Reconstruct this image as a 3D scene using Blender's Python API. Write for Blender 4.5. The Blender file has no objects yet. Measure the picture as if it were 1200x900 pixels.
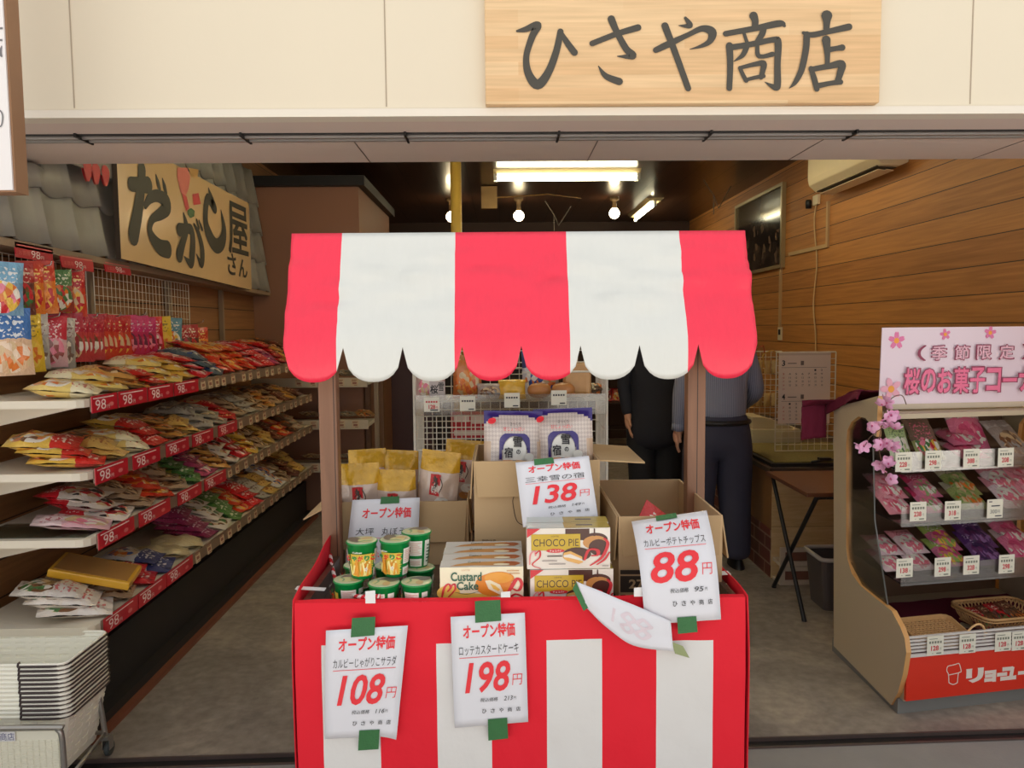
import bpy, bmesh, math, random
from mathutils import Vector, Matrix, Euler
from math import sin, cos, pi, radians as R, sqrt, atan2
random.seed(7)
SC = bpy.context.scene
COL = SC.collection

# ------------------------------------------------------------------ camera, light, exposure
CAMZ = 1.55
F = 900.0
PITCH, YAW, ROLL = math.atan(66/900), math.atan(13/900), R(0.5)
cam_d = bpy.data.cameras.new('camera'); cam = bpy.data.objects.new('camera', cam_d); COL.objects.link(cam)
cam_d.sensor_fit = 'HORIZONTAL'; cam_d.sensor_width = 36; cam_d.lens = 36*F/1200; cam_d.clip_start = .05; cam_d.clip_end = 200
RM = (Matrix.Rotation(-YAW, 3, 'Z') @ Matrix.Rotation(pi/2-PITCH, 3, 'X') @ Matrix.Rotation(-ROLL, 3, 'Z'))
cam.matrix_world = Matrix.Translation((0, 0, CAMZ)) @ RM.to_4x4()
SC.camera = cam
SC.view_settings.view_transform = 'Standard'; SC.view_settings.look = 'None'
SC.view_settings.gamma = 1; SC.view_settings.exposure = -0.17; SC.view_settings.use_curve_mapping = False
SKY = .92            # open bright overcast sky over the street
TUBE, BULB = 27, 26
w = bpy.data.worlds.new('sky'); SC.world = w; w.use_nodes = True
bg = w.node_tree.nodes['Background']; bg.inputs[0].default_value = (.97, .985, 1, 1); bg.inputs[1].default_value = SKY
sun_d = bpy.data.lights.new('sun', 'SUN'); sun = bpy.data.objects.new('sun', sun_d); COL.objects.link(sun)   # stands high behind the shop, lights the street
sun_d.energy = 15.0; sun_d.angle = R(1); sun_d.color = (1, .97, .92); sun.rotation_euler = (R(-32), R(6), 0)
SC.cycles.max_bounces = 6; SC.cycles.transparent_max_bounces = 10

def ray(u, v): return RM @ Vector(((u-600)/F, -(v-450)/F, -1))
def AY(u, v, Y): d = ray(u, v); return Vector((0, 0, CAMZ)) + d*(Y/d.y)
def AX(u, v, X): d = ray(u, v); return Vector((0, 0, CAMZ)) + d*(X/d.x)
def AZ(u, v, Z): d = ray(u, v); return Vector((0, 0, CAMZ)) + d*((Z-CAMZ)/d.z)

# ------------------------------------------------------------------ materials
def lin(c): c /= 255; return c/12.92 if c <= .04045 else ((c+.055)/1.055)**2.4
def S(r, g, b): return (lin(r), lin(g), lin(b), 1)
_m = {}
def newmat(name):
    m = bpy.data.materials.new(name); m.use_nodes = True
    nt = m.node_tree; return m, nt, nt.nodes['Principled BSDF']
def N(nt, t, **k):
    n = nt.nodes.new(t)
    for a, b in k.items():
        if a.startswith('i_'):
            key = a[2:]; n.inputs[int(key) if key.isdigit() else key.replace('_', ' ')].default_value = b
        else: setattr(n, a, b)
    return n
def M(name, col=None, rough=.5, var=.06, scale=12, metal=0, bump=0, bscale=None, coat=0, stretch=None, emit=None, spec=.5, rot=None):
    """plain coloured material with a noise variation and an optional bump"""
    if name in _m: return _m[name]
    m, nt, p = newmat(name); L = nt.links
    tc = N(nt, 'ShaderNodeTexCoord'); mp = N(nt, 'ShaderNodeMapping')
    if stretch: mp.inputs['Scale'].default_value = stretch
    if rot: mp.inputs['Rotation'].default_value = rot
    L.new(tc.outputs['Object'], mp.inputs[0])
    no = N(nt, 'ShaderNodeTexNoise', i_Scale=scale, i_Detail=3.0); L.new(mp.outputs[0], no.inputs['Vector'])
    mx = N(nt, 'ShaderNodeMix', data_type='RGBA')
    mx.inputs[6].default_value = tuple(max(0, c*(1-var)) for c in col[:3])+(1,)
    mx.inputs[7].default_value = tuple(min(1, c*(1+var)) for c in col[:3])+(1,)
    L.new(no.outputs['Fac'], mx.inputs[0]); L.new(mx.outputs[2], p.inputs['Base Color'])
    p.inputs['Roughness'].default_value = rough; p.inputs['Metallic'].default_value = metal
    p.inputs['Specular IOR Level'].default_value = spec
    p.inputs['Coat Weight'].default_value = coat; p.inputs['Coat Roughness'].default_value = .15
    if bump:
        b = N(nt, 'ShaderNodeBump', i_Strength=bump, i_Distance=.01)
        n2 = N(nt, 'ShaderNodeTexNoise', i_Scale=bscale or scale, i_Detail=4.0); L.new(mp.outputs[0], n2.inputs['Vector'])
        L.new(n2.outputs['Fac'], b.inputs['Height']); L.new(b.outputs[0], p.inputs['Normal'])
    if emit:
        p.inputs['Emission Color'].default_value = emit[:3]+(1,); p.inputs['Emission Strength'].default_value = emit[3]
    _m[name] = m; return m
def ramp(nt, stops, const=True):
    r = N(nt, 'ShaderNodeValToRGB'); cr = r.color_ramp; cr.interpolation = 'CONSTANT' if const else 'LINEAR'
    while len(cr.elements) < len(stops): cr.elements.new(.5)
    for e, (pz, c) in zip(cr.elements, stops): e.position = pz; e.color = c
    return r
def math_(nt, op, a, b=None, c=None):
    n = N(nt, 'ShaderNodeMath', operation=op)
    for i, x in enumerate((a, b, c)):
        if x is None: continue
        if isinstance(x, (int, float)): n.inputs[i].default_value = x
        else: nt.links.new(x, n.inputs[i])
    return n.outputs[0]
def mixc(nt, f, a, b):
    n = N(nt, 'ShaderNodeMix', data_type='RGBA')
    for i, x in ((0, f), (6, a), (7, b)):
        if isinstance(x, (tuple, float, int)): n.inputs[i].default_value = x
        else: nt.links.new(x, n.inputs[i])
    return n.outputs[2]
def planks(name, c1, c2, groove, pitch, axis='Z', grain=(1, 1, 1), rough=.45, gw=.04, coat=0.1, gscale=6):
    """boards along an axis with dark grooves and stretched grain"""
    m, nt, p = newmat(name); L = nt.links
    tc = N(nt, 'ShaderNodeTexCoord'); sx = N(nt, 'ShaderNodeSeparateXYZ'); L.new(tc.outputs['Object'], sx.inputs[0])
    q = math_(nt, 'DIVIDE', sx.outputs[axis], pitch)
    fr = math_(nt, 'FRACT', q); fl = math_(nt, 'FLOOR', q)
    wn = N(nt, 'ShaderNodeTexWhiteNoise', noise_dimensions='1D'); L.new(fl, wn.inputs['W'])
    mp = N(nt, 'ShaderNodeMapping'); mp.inputs['Scale'].default_value = grain; L.new(tc.outputs['Object'], mp.inputs[0])
    ad = N(nt, 'ShaderNodeVectorMath', operation='ADD'); L.new(mp.outputs[0], ad.inputs[0]); L.new(wn.outputs['Color'], ad.inputs[1])
    no = N(nt, 'ShaderNodeTexNoise', i_Scale=gscale, i_Detail=5.0, i_Distortion=.6); L.new(ad.outputs[0], no.inputs['Vector'])
    f = math_(nt, 'ADD', math_(nt, 'MULTIPLY', no.outputs['Fac'], .85), math_(nt, 'MULTIPLY', wn.outputs['Value'], .25))
    r = ramp(nt, [(.25, c1), (.75, c2)], False); L.new(f, r.inputs[0])
    g = math_(nt, 'LESS_THAN', fr, gw)
    L.new(mixc(nt, g, r.outputs[0], groove), p.inputs['Base Color'])
    p.inputs['Roughness'].default_value = rough; p.inputs['Coat Weight'].default_value = coat
    b = N(nt, 'ShaderNodeBump', i_Strength=.5, i_Distance=.01); L.new(math_(nt, 'SUBTRACT', 1.0, g), b.inputs['Height']); L.new(b.outputs[0], p.inputs['Normal'])
    _m[name] = m; return m
def glass(name, tint=(1, 1, 1, 1), gl=.08, rough=.03):
    if name in _m: return _m[name]
    m, nt, p = newmat(name); nt.nodes.remove(p); L = nt.links; out = nt.nodes['Material Output']
    t = N(nt, 'ShaderNodeBsdfTransparent'); t.inputs[0].default_value = tint
    g = N(nt, 'ShaderNodeBsdfGlossy'); g.inputs['Roughness'].default_value = rough
    fr = N(nt, 'ShaderNodeFresnel', i_IOR=1.4)
    no = N(nt, 'ShaderNodeTexNoise', i_Scale=30.0)
    f = math_(nt, 'ADD', math_(nt, 'MULTIPLY', fr.outputs[0], .8), math_(nt, 'MULTIPLY', no.outputs['Fac'], gl))
    x = N(nt, 'ShaderNodeMixShader'); L.new(f, x.inputs[0]); L.new(t.outputs[0], x.inputs[1]); L.new(g.outputs[0], x.inputs[2])
    L.new(x.outputs[0], out.inputs[0]); _m[name] = m; return m
def printed(name, base, band, cont, ink=None, bandv=.62, blob=(.5, .34, .42, .30), cscale=9, tscale=9, clear=0, rough=.28):
    """printed packaging film read from the UVs: coloured band with blotchy lettering, contents shown below"""
    if name in _m: return _m[name]
    ink = ink or S(245, 240, 230)
    m, nt, p = newmat(name); L = nt.links
    tc = N(nt, 'ShaderNodeTexCoord'); sx = N(nt, 'ShaderNodeSeparateXYZ'); L.new(tc.outputs['UV'], sx.inputs[0])
    u, v = sx.outputs[0], sx.outputs[1]
    vo = N(nt, 'ShaderNodeTexVoronoi', i_Scale=cscale); L.new(tc.outputs['UV'], vo.inputs['Vector'])
    sc = N(nt, 'ShaderNodeSeparateColor'); L.new(vo.outputs['Color'], sc.inputs[0])
    k = len(cont); cr = ramp(nt, [(i/k, c) for i, c in enumerate(cont)]); L.new(sc.outputs[0], cr.inputs[0])
    nz = N(nt, 'ShaderNodeTexNoise', i_Scale=5.0, i_Detail=2.0); L.new(tc.outputs['UV'], nz.inputs['Vector'])
    wob = math_(nt, 'MULTIPLY', math_(nt, 'SUBTRACT', nz.outputs['Fac'], .5), .25)
    du = math_(nt, 'DIVIDE', math_(nt, 'SUBTRACT', u, blob[0]), blob[2]); dv = math_(nt, 'DIVIDE', math_(nt, 'SUBTRACT', v, blob[1]), blob[3])
    d2 = math_(nt, 'ADD', math_(nt, 'ADD', math_(nt, 'MULTIPLY', du, du), math_(nt, 'MULTIPLY', dv, dv)), wob)
    inb = math_(nt, 'LESS_THAN', d2, 1.0)
    col = mixc(nt, inb, base, cr.outputs[0])
    bm_ = math_(nt, 'GREATER_THAN', math_(nt, 'ADD', v, math_(nt, 'MULTIPLY', wob, .5)), bandv)
    col = mixc(nt, bm_, col, band)
    mp = N(nt, 'ShaderNodeMapping'); mp.inputs['Scale'].default_value = (1, 1.6, 1); L.new(tc.outputs['UV'], mp.inputs[0])
    tn = N(nt, 'ShaderNodeTexNoise', i_Scale=tscale*1.1, i_Detail=1.5); L.new(mp.outputs[0], tn.inputs['Vector'])
    tm = math_(nt, 'MULTIPLY', math_(nt, 'GREATER_THAN', tn.outputs['Fac'], .56), math_(nt, 'MULTIPLY', bm_, math_(nt, 'LESS_THAN', v, .9)))
    tm = math_(nt, 'MULTIPLY', tm, math_(nt, 'LESS_THAN', math_(nt, 'ABSOLUTE', math_(nt, 'SUBTRACT', u, .5)), .36))
    col = mixc(nt, math_(nt, 'MULTIPLY', tm, .75), col, ink)
    L.new(col, p.inputs['Base Color']); p.inputs['Roughness'].default_value = rough
    p.inputs['Coat Weight'].default_value = .45; p.inputs['Coat Roughness'].default_value = .12
    b = N(nt, 'ShaderNodeBump', i_Strength=.55, i_Distance=.012); n2 = N(nt, 'ShaderNodeTexNoise', i_Scale=7.0, i_Detail=3.0, i_Distortion=1.2)
    L.new(tc.outputs['UV'], n2.inputs['Vector']); L.new(n2.outputs['Fac'], b.inputs['Height']); L.new(b.outputs[0], p.inputs['Normal'])
    _m[name] = m; return m

# ------------------------------------------------------------------ mesh building
ORG = {}
_txt = {}
def glyphs(s, bold=0, shear=0, res=3):
    key = (s, bold, shear, res)
    if key in _txt: return _txt[key]
    c = bpy.data.curves.new('lettering', 'FONT'); c.body = s; c.offset = bold; c.shear = shear; c.resolution_u = res
    o = bpy.data.objects.new('lettering', c); COL.objects.link(o)
    bpy.context.view_layer.update()
    me = bpy.data.meshes.new_from_object(o.evaluated_get(bpy.context.evaluated_depsgraph_get()))
    vs = [(v.co.x, v.co.y) for v in me.vertices]; fs = [tuple(p.vertices) for p in me.polygons]
    bpy.data.objects.remove(o); bpy.data.curves.remove(c); bpy.data.meshes.remove(me)
    xs = [v[0] for v in vs] or [0, 1]; ys = [v[1] for v in vs] or [0, 1]
    _txt[key] = (vs, fs, (min(xs), min(ys), max(xs), max(ys))); return _txt[key]
def crom(pts, n=5):
    """smooth chain through points (any dimension)"""
    P = [tuple(p) for p in pts]; out = []
    if len(P) < 3:
        return [tuple(P[0][k]+(P[-1][k]-P[0][k])*i/n for k in range(len(P[0]))) for i in range(n+1)]
    for i in range(len(P)-1):
        p0 = P[max(i-1, 0)]; p1 = P[i]; p2 = P[i+1]; p3 = P[min(i+2, len(P)-1)]
        for j in range(n):
            t = j/n
            out.append(tuple(.5*(2*b+(c-a)*t+(2*a-5*b+4*c-d)*t*t+(-a+3*b-3*c+d)*t**3) for a, b, c, d in zip(p0, p1, p2, p3)))
    out.append(P[-1]); return out
class MB:
    def __init__(s): s.v = []; s.f = []; s.X = Matrix.Identity(4)
    def at(s, loc=(0, 0, 0), rot=(0, 0, 0)): s.X = Matrix.Translation(loc) @ Euler(rot).to_matrix().to_4x4(); return s
    def add(s, vs, fs, mi=0, sm=False, uv=None):
        b = len(s.v); s.v += [s.X @ Vector(p) for p in vs]
        for k, f in enumerate(fs): s.f.append((tuple(i+b for i in f), mi, sm, [uv[i] for i in f] if uv else None))
        return s
    def box(s, c, d, mi=0, rot=None, bev=0):
        x, y, z = d[0]/2, d[1]/2, d[2]/2
        if bev:
            bm = bmesh.new(); bmesh.ops.create_cube(bm, size=1, matrix=Matrix.Diagonal((d[0], d[1], d[2], 1)))
            bmesh.ops.bevel(bm, geom=bm.edges[:], offset=bev, segments=2, affect='EDGES', profile=.5)
            bm.verts.index_update(); vs = [v.co.copy() for v in bm.verts]; fs = [tuple(v.index for v in f.verts) for f in bm.faces]; bm.free()
        else:
            vs = [Vector(p) for p in ((-x, -y, -z), (x, -y, -z), (x, y, -z), (-x, y, -z), (-x, -y, z), (x, -y, z), (x, y, z), (-x, y, z))]
            fs = [(0, 3, 2, 1), (4, 5, 6, 7), (0, 1, 5, 4), (1, 2, 6, 5), (2, 3, 7, 6), (3, 0, 4, 7)]
        if rot: E = Euler(rot).to_matrix(); vs = [E @ v for v in vs]
        c = Vector(c); return s.add([v+c for v in vs], fs, mi)
    def bb(s, lo, hi, mi=0, bev=0):
        return s.box([(a+b)/2 for a, b in zip(lo, hi)], [abs(b-a) for a, b in zip(lo, hi)], mi, bev=bev)
    def tube(s, pts, r, n=6, mi=0, closed=False, cap=True):
        P = [Vector(p) for p in pts]; L = len(P); vs = []; rr = r if isinstance(r, (list, tuple)) else [r]*L
        up = Vector((0, 0, 1)); prev = None
        for i in range(L):
            t = (P[(i+1) % L]-P[i-1]) if closed else (P[min(i+1, L-1)]-P[max(i-1, 0)])
            t = t.normalized() if t.length > 1e-9 else Vector((0, 0, 1))
            if prev is None:
                a = t.cross(up); a = a if a.length > .05 else t.cross(Vector((1, 0, 0)))
            else: a = prev - t*prev.dot(t)
            a.normalize(); prev = a; b = t.cross(a)
            for k in range(n): vs.append(P[i]+(a*cos(2*pi*k/n)+b*sin(2*pi*k/n))*rr[i])
        fs = []
        for i in range(L if closed else L-1):
            j = (i+1) % L
            for k in range(n): fs.append((i*n+k, i*n+(k+1) % n, j*n+(k+1) % n, j*n+k))
        if cap and not closed: fs += [tuple(range(n-1, -1, -1)), tuple((L-1)*n+k for k in range(n))]
        return s.add(vs, fs, mi, n > 5)
    def lathe(s, prof, n=20, c=(0, 0, 0), mi=0, sm=True, uv=False):
        c = Vector(c); L = len(prof); vs = []; uvs = []
        for i, (r, z) in enumerate(prof):
            for k in range(n+1):
                vs.append(c+Vector((r*cos(2*pi*k/n), r*sin(2*pi*k/n), z))); uvs.append((k/n, i/(L-1)))
        fs = [(i*(n+1)+k, i*(n+1)+k+1, (i+1)*(n+1)+k+1, (i+1)*(n+1)+k) for i in range(L-1) for k in range(n)]
        return s.add(vs, fs, mi, sm, uvs if uv else None)
    def grid(s, fn, nu, nv, mi=0, sm=True, mf=None):
        vs = [fn(i/nu, j/nv) for j in range(nv+1) for i in range(nu+1)]
        uv = [(i/nu, j/nv) for j in range(nv+1) for i in range(nu+1)]; w_ = nu+1
        for j in range(nv):
            pass
        b = len(s.v); s.v += [s.X @ Vector(p) for p in vs]
        for j in range(nv):
            for i in range(nu):
                q = (j*w_+i, j*w_+i+1, (j+1)*w_+i+1, (j+1)*w_+i)
                s.f.append((tuple(b+k for k in q), mf((i+.5)/nu, (j+.5)/nv) if mf else mi, sm, [uv[k] for k in q]))
        return s
    def prism(s, pts, off, mi=0, side=None):
        """closed outline of 3-D points swept by a vector"""
        n = len(pts); off = Vector(off); P = [Vector(p) for p in pts]
        s.add(P+[p+off for p in P], [tuple(range(n-1, -1, -1)), tuple(range(n, 2*n))], mi)
        b = len(s.v)-2*n
        for i in range(n):
            j = (i+1) % n; s.f.append(((b+i, b+j, b+n+j, b+n+i), mi if side is None else side, False, None))
        return s
    def text(s, t, rect, fn, mi=0, bold=0, shear=0, fit=True, res=3):
        """lettering filling rect=(x0,y0,x1,y1) (y1 = top) in the plane of fn(x, y)"""
        if bold and len(t) == 1 and t in '雪宿屋桜季節限定菓子店商':      # dense characters: thicken with shifted copies, not by growing the outline
            x0, y0, x1, y1 = rect; e = (y1-y0)*.3; f0 = fn; k = bold*.8
            nn = (Vector(f0(x0+e, y0))-Vector(f0(x0, y0))).cross(Vector(f0(x0, y0+e))-Vector(f0(x0, y0))).normalized()
            if nn.dot(Vector((0, -1, 0))) < -.3: nn = -nn
            for i, (dx, dy) in enumerate(((-1, -1), (1, -1), (1, 1), (-1, 1), (0, 0))):
                s.text(t, (x0+dx*k*(x1-x0), y0+dy*k*(y1-y0), x1+dx*k*(x1-x0), y1+dy*k*(y1-y0)), lambda x, y, i=i: Vector(f0(x, y))+nn*(.00006*i), mi, 0, shear)
            return s
        vs, fs, (a, b, c, d) = glyphs(t, bold, shear, res); x0, y0, x1, y1 = rect
        kx = (x1-x0)/max(c-a, 1e-6); ky = (y1-y0)/max(d-b, 1e-6)
        return s.add([fn(x0+(x-a)*kx, y0+(y-b)*ky) for x, y in vs], fs, mi)
    def stroke(s, pts, fn, mi=0, n=6, caps=True):
        """brush stroke: (x, y, width) points in the plane of fn(x, y)"""
        C_ = crom(pts, n); L_, R_ = [], []
        for i, (x, y, w_) in enumerate(C_):
            a = C_[max(i-1, 0)]; b = C_[min(i+1, len(C_)-1)]; dx, dy = b[0]-a[0], b[1]-a[1]; l = sqrt(dx*dx+dy*dy) or 1
            L_.append((x-dy/l*w_/2, y+dx/l*w_/2)); R_.append((x+dy/l*w_/2, y-dx/l*w_/2))
        s.lay = getattr(s, 'lay', 0)+1; f0 = fn; cx, cy = C_[0][0], C_[0][1]; e = max(abs(C_[-1][0]-cx), abs(C_[-1][1]-cy), 1e-4)*.3
        nn = (Vector(f0(cx+e, cy))-Vector(f0(cx, cy))).cross(Vector(f0(cx, cy+e))-Vector(f0(cx, cy)))
        nn = nn.normalized() if nn.length > 1e-12 else Vector((0, 0, 0))
        if nn.dot(Vector((0, 0, CAMZ))-Vector(f0(cx, cy))) < 0 and not getattr(s, 'outward', None): nn = -nn
        base = .00007*(s.lay % 40)
        fn = lambda x, y: Vector(f0(x, y))+nn*base
        m = len(C_); s.add([fn(*p) for p in L_+R_], [(i, i+1, m+i+1, m+i) for i in range(m-1)], mi)
        if caps:
            for ci, (x, y, w_) in enumerate([C_[0], C_[-1]]+[tuple(p) for p in pts[1:-1]]):
                fn = lambda x, y: Vector(f0(x, y))+nn*(base+.00035+.00004*(ci % 6))
                s.add([fn(x+w_/2*cos(2*pi*k/12), y+w_/2*sin(2*pi*k/12)) for k in range(12)], [tuple(range(12))], mi)
        return s
    def build(s, name, mats, parent=None, loc=None, bev=0):
        if not isinstance(mats, (list, tuple)): mats = [mats]
        root = parent
        while root is not None and root.parent is not None: root = root.parent
        o0 = Vector(ORG.get(root.name, (0, 0, 0))) if root is not None else Vector(loc or (0, 0, 0))
        me = bpy.data.meshes.new(name); me.from_pydata([tuple(v-o0) for v in s.v], [], [f[0] for f in s.f])
        uvl = me.uv_layers.new(name='UVMap') if any(f[3] for f in s.f) else None
        for pl, f in zip(me.polygons, s.f):
            pl.material_index = f[1]; pl.use_smooth = f[2]
            if uvl and f[3]:
                for li, q in zip(pl.loop_indices, f[3]): uvl.data[li].uv = q
        for m in mats: me.materials.append(m)
        me.update()
        o = bpy.data.objects.new(name, me); COL.objects.link(o)
        if parent is not None: o.parent = parent
        else: o.location = o0; ORG[o.name] = tuple(o0)
        if bev:
            b = o.modifiers.new('bevel', 'BEVEL'); b.width = bev; b.segments = 2; b.limit_method = 'ANGLE'
        return o
def thing(name, label, cat, loc=(0, 0, 0), group=None):
    o = bpy.data.objects.new(name, None); COL.objects.link(o); o.location = loc; o.empty_display_size = .05
    ORG[o.name] = tuple(loc); return tag(o, label, cat, group)
def tag(o, label, cat, group=None):
    o['label'] = label; o['category'] = cat
    if group: o['group'] = group
    return o
def struct(o): o['kind'] = 'structure'; return o
def copy_tree(o, parent=None):
    c = o.copy(); COL.objects.link(c)
    if parent is not None: c.parent = parent
    for ch in list(o.children): copy_tree(ch, c)
    return c
ORD = ['first', 'second', 'third', 'fourth', 'fifth', 'sixth', 'seventh', 'eighth', 'ninth', 'tenth', 'eleventh', 'twelfth', 'thirteenth', 'fourteenth', 'fifteenth', 'sixteenth', 'seventeenth', 'eighteenth', 'nineteenth', 'twentieth', 'twenty-first', 'twenty-second', 'twenty-third', 'twenty-fourth', 'twenty-fifth', 'twenty-sixth']

class Patch:
    """sheet hung from four corners (top-left, top-right, bottom-right, bottom-left) with a bulge"""
    def __init__(s, tl, tr, br, bl, bulge=.0, curl=0.):
        s.c = [Vector(p) for p in (tl, tr, br, bl)]; s.b = bulge; s.k = curl
        s.n = ((s.c[1]-s.c[0]).cross(s.c[3]-s.c[0])).normalized()
        if s.n.y > 0: s.n = -s.n
    def __call__(s, x, y, off=0):           # x 0..1 left to right, y 0..1 bottom to top
        t = 1-y; a = s.c[0].lerp(s.c[1], x); b = s.c[3].lerp(s.c[2], x)
        return a.lerp(b, t)+s.n*(s.b*sin(pi*t)*(1-.3*x)+s.k*sin(pi*x)+off)

# ------------------------------------------------------------------ shared materials
WHITE = M('white_plastic', S(232, 230, 222), .4, .03)
CREAM = M('cream_paint', S(230, 219, 197), .6, .03, 2, bump=.03, bscale=60)
PAPER = M('white_paper', S(228, 228, 235), .7, .02, 6, bump=.06, bscale=5)
RED_INK = M('red_ink', S(238, 52, 62), .6, .05); BLACK_INK = M('black_ink', S(50, 48, 50), .6, .05)
CHROME = M('chrome_wire', S(190, 190, 188), .25, .05, metal=1)
WIREW = M('white_coated_wire', S(215, 208, 192), .4, .04)
DARKM = M('dark_metal', S(40, 38, 38), .4, .08, metal=.4)
BLACKP = M('black_plastic', S(28, 27, 28), .45, .1)
CARD = M('cardboard', S(196, 166, 126), .8, .07, 5, bump=.08, bscale=30)
CARD_IN = M('cardboard_inside', S(186, 156, 116), .85, .06, 5, bump=.08, bscale=30)
GREEN_TAPE = M('green_cloth_tape', S(52, 112, 62), .55, .12, 50, bump=.2, bscale=200)
TAPE_W = M('white_tape', S(235, 235, 235), .4, .03)
CLEAR = glass('clear_plastic', (.97, .97, .97, 1), .05)
# ================================================================== THE SETTING
m, nt, p = newmat('concrete'); L = nt.links
tc = N(nt, 'ShaderNodeTexCoord'); n1 = N(nt, 'ShaderNodeTexNoise', i_Scale=1.6, i_Detail=6.0, i_Roughness=.62, i_Distortion=.8); n2 = N(nt, 'ShaderNodeTexNoise', i_Scale=22.0, i_Detail=6.0)
L.new(tc.outputs['Object'], n1.inputs['Vector']); L.new(tc.outputs['Object'], n2.inputs['Vector'])
r1 = ramp(nt, [(.3, S(116, 107, 100)), (.5, S(146, 135, 125)), (.68, S(182, 167, 150))], False); L.new(n1.outputs['Fac'], r1.inputs[0])
r2 = ramp(nt, [(.35, (.82, .82, .82, 1)), (.65, (1.08, 1.08, 1.08, 1))], False); L.new(n2.outputs['Fac'], r2.inputs[0])
mm = N(nt, 'ShaderNodeMix', data_type='RGBA', blend_type='MULTIPLY'); mm.inputs[0].default_value = 1
L.new(r1.outputs[0], mm.inputs[6]); L.new(r2.outputs[0], mm.inputs[7]); L.new(mm.outputs[2], p.inputs['Base Color'])
p.inputs['Roughness'].default_value = .62
bp = N(nt, 'ShaderNodeBump', i_Strength=.15, i_Distance=.01); L.new(n2.outputs['Fac'], bp.inputs['Height']); L.new(bp.outputs[0], p.inputs['Normal'])
CONC = m
PAVE = M('pavement', S(150, 146, 142), .8, .1, 9, bump=.2, bscale=60)
XL, XR, YB, ZC = -2.05, 2.6, 10.6, 2.98
ta, tb_ = AZ(80, 897, 0), AZ(1200, 860, 0); tk = (tb_.y-ta.y)/(tb_.x-ta.x)          # the shutter threshold runs a little askew
def TY(x): return ta.y+(x-ta.x)*tk
xa, xb = XL-.1, XR+.1
struct(MB().prism([(xa, TY(xa)+.03, -.1), (xb, TY(xb)+.03, -.1), (xb, YB+.1, -.1), (xa, YB+.1, -.1)], (0, 0, .1)).build('floor', CONC))
struct(MB().prism([(-14, .8, -.1), (14, .8, -.1), (14, TY(14)-.03, -.1), (-14, TY(-14)-.03, -.1)], (0, 0, .096)).build('ground', PAVE))
struct(MB().bb((-14, -14, -.1), (14, .8, -.03)).build('street', M('street_pale_for_bounce', S(196, 190, 182), .85, .06, 3, bump=.2, bscale=50)))  # unseen street, coloured paler than the ground to bounce light onto the soffit
tr = MB().prism([(-3, TY(-3)-.03, -.1), (4, TY(4)-.03, -.1), (4, TY(4)+.03, -.1), (-3, TY(-3)+.03, -.1)], (0, 0, .088))
for d in (-.036, .028): tr.prism([(-3, TY(-3)+d, -.02), (4, TY(4)+d, -.02), (4, TY(4)+d+.008, -.02), (-3, TY(-3)+d+.008, -.02)], (0, 0, .022), 1)
struct(tr.build('trim_1', [BLACKP, M('rusty_steel', S(108, 92, 86), .5, .2, 20, metal=.5)]))
WOOD_R = planks('wall_boards_right', S(150, 92, 42), S(196, 132, 68), S(60, 34, 16), .155, 'Z', (1, .35, 9), .55, .035, 0, 5)
WOOD_L = planks('wall_boards_left', S(132, 88, 52), S(168, 118, 74), S(62, 40, 24), .155, 'Z', (1, .35, 9), .5, .04, .05, 5)
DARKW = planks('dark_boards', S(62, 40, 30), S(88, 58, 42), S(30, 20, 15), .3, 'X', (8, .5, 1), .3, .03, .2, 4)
struct(MB().bb((XL-.12, 2.7, 0), (XL, YB, ZC)).build('wall_left', WOOD_L))
struct(MB().bb((XR, 2.7, 0), (XR+.12, YB, ZC)).build('wall_right', WOOD_R))
struct(MB().bb((XL-.1, YB, 0), (XR+.1, YB+.12, ZC)).build('wall_back', M('dark_brown_wall', S(74, 52, 42), .6, .12, 3)))
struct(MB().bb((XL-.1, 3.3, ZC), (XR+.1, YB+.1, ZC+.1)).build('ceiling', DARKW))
ZS = 2.262
SOF = M('soffit_paint', S(228, 212, 204), .6, .03, 2)
fw = MB(); fw.bb((-7, 2.64, ZS+.02), (8, 2.70, 4.4))
fw.bb((-7, 2.70, ZS), (8, 3.36, 4.4), 1)
fw.bb((-7, 2.632, ZS-.004), (8, 2.70, ZS+.022), 2)
struct(fw.build('wall_front', [CREAM, SOF, M('white_lip', S(236, 228, 214), .5, .02)]))
for nm, x0, x1 in (('wall_front_left', -7, XL-.02), ('wall_front_right', XR+.02, 8)):
    struct(MB().bb((x0, 2.66, 0), (x1, 2.9, ZS)).build(nm, CREAM))
se = MB()
for u in (85, 452, 1138):
    x = AY(u, 80, 2.64).x; se.bb((x-.002, 2.6385, ZS+.03), (x+.002, 2.641, 5.0))
struct(se.build('trim_2', M('panel_joint', S(176, 160, 140), .7)))
rl = MB()
for k, (y, mi) in enumerate(((2.86, 0), (2.885, 1), (2.91, 0), (2.935, 1), (2.955, 0))):
    rl.bb((-3, y, ZS-.012 if mi else ZS-.006), (4, y+.014, ZS+.003), mi)
for u in (90, 283, 475, 655, 833, 1003):
    x = AY(u, 162, 2.86).x; rl.bb((x-.004, 2.845, ZS-.014), (x+.004, 2.97, ZS), 0)
struct(rl.build('trim_3', [DARKM, M('steel_rail', S(178, 172, 168), .35, .05, metal=.6)]))
sj = MB()
for x in (-.55, .38, 1.25, 2.05): sj.bb((x-.002, 2.98, ZS-.0015), (x+.002, 3.36, ZS+.001))
struct(sj.build('trim_4', M('soffit_joint', S(120, 106, 98), .7)))
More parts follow.
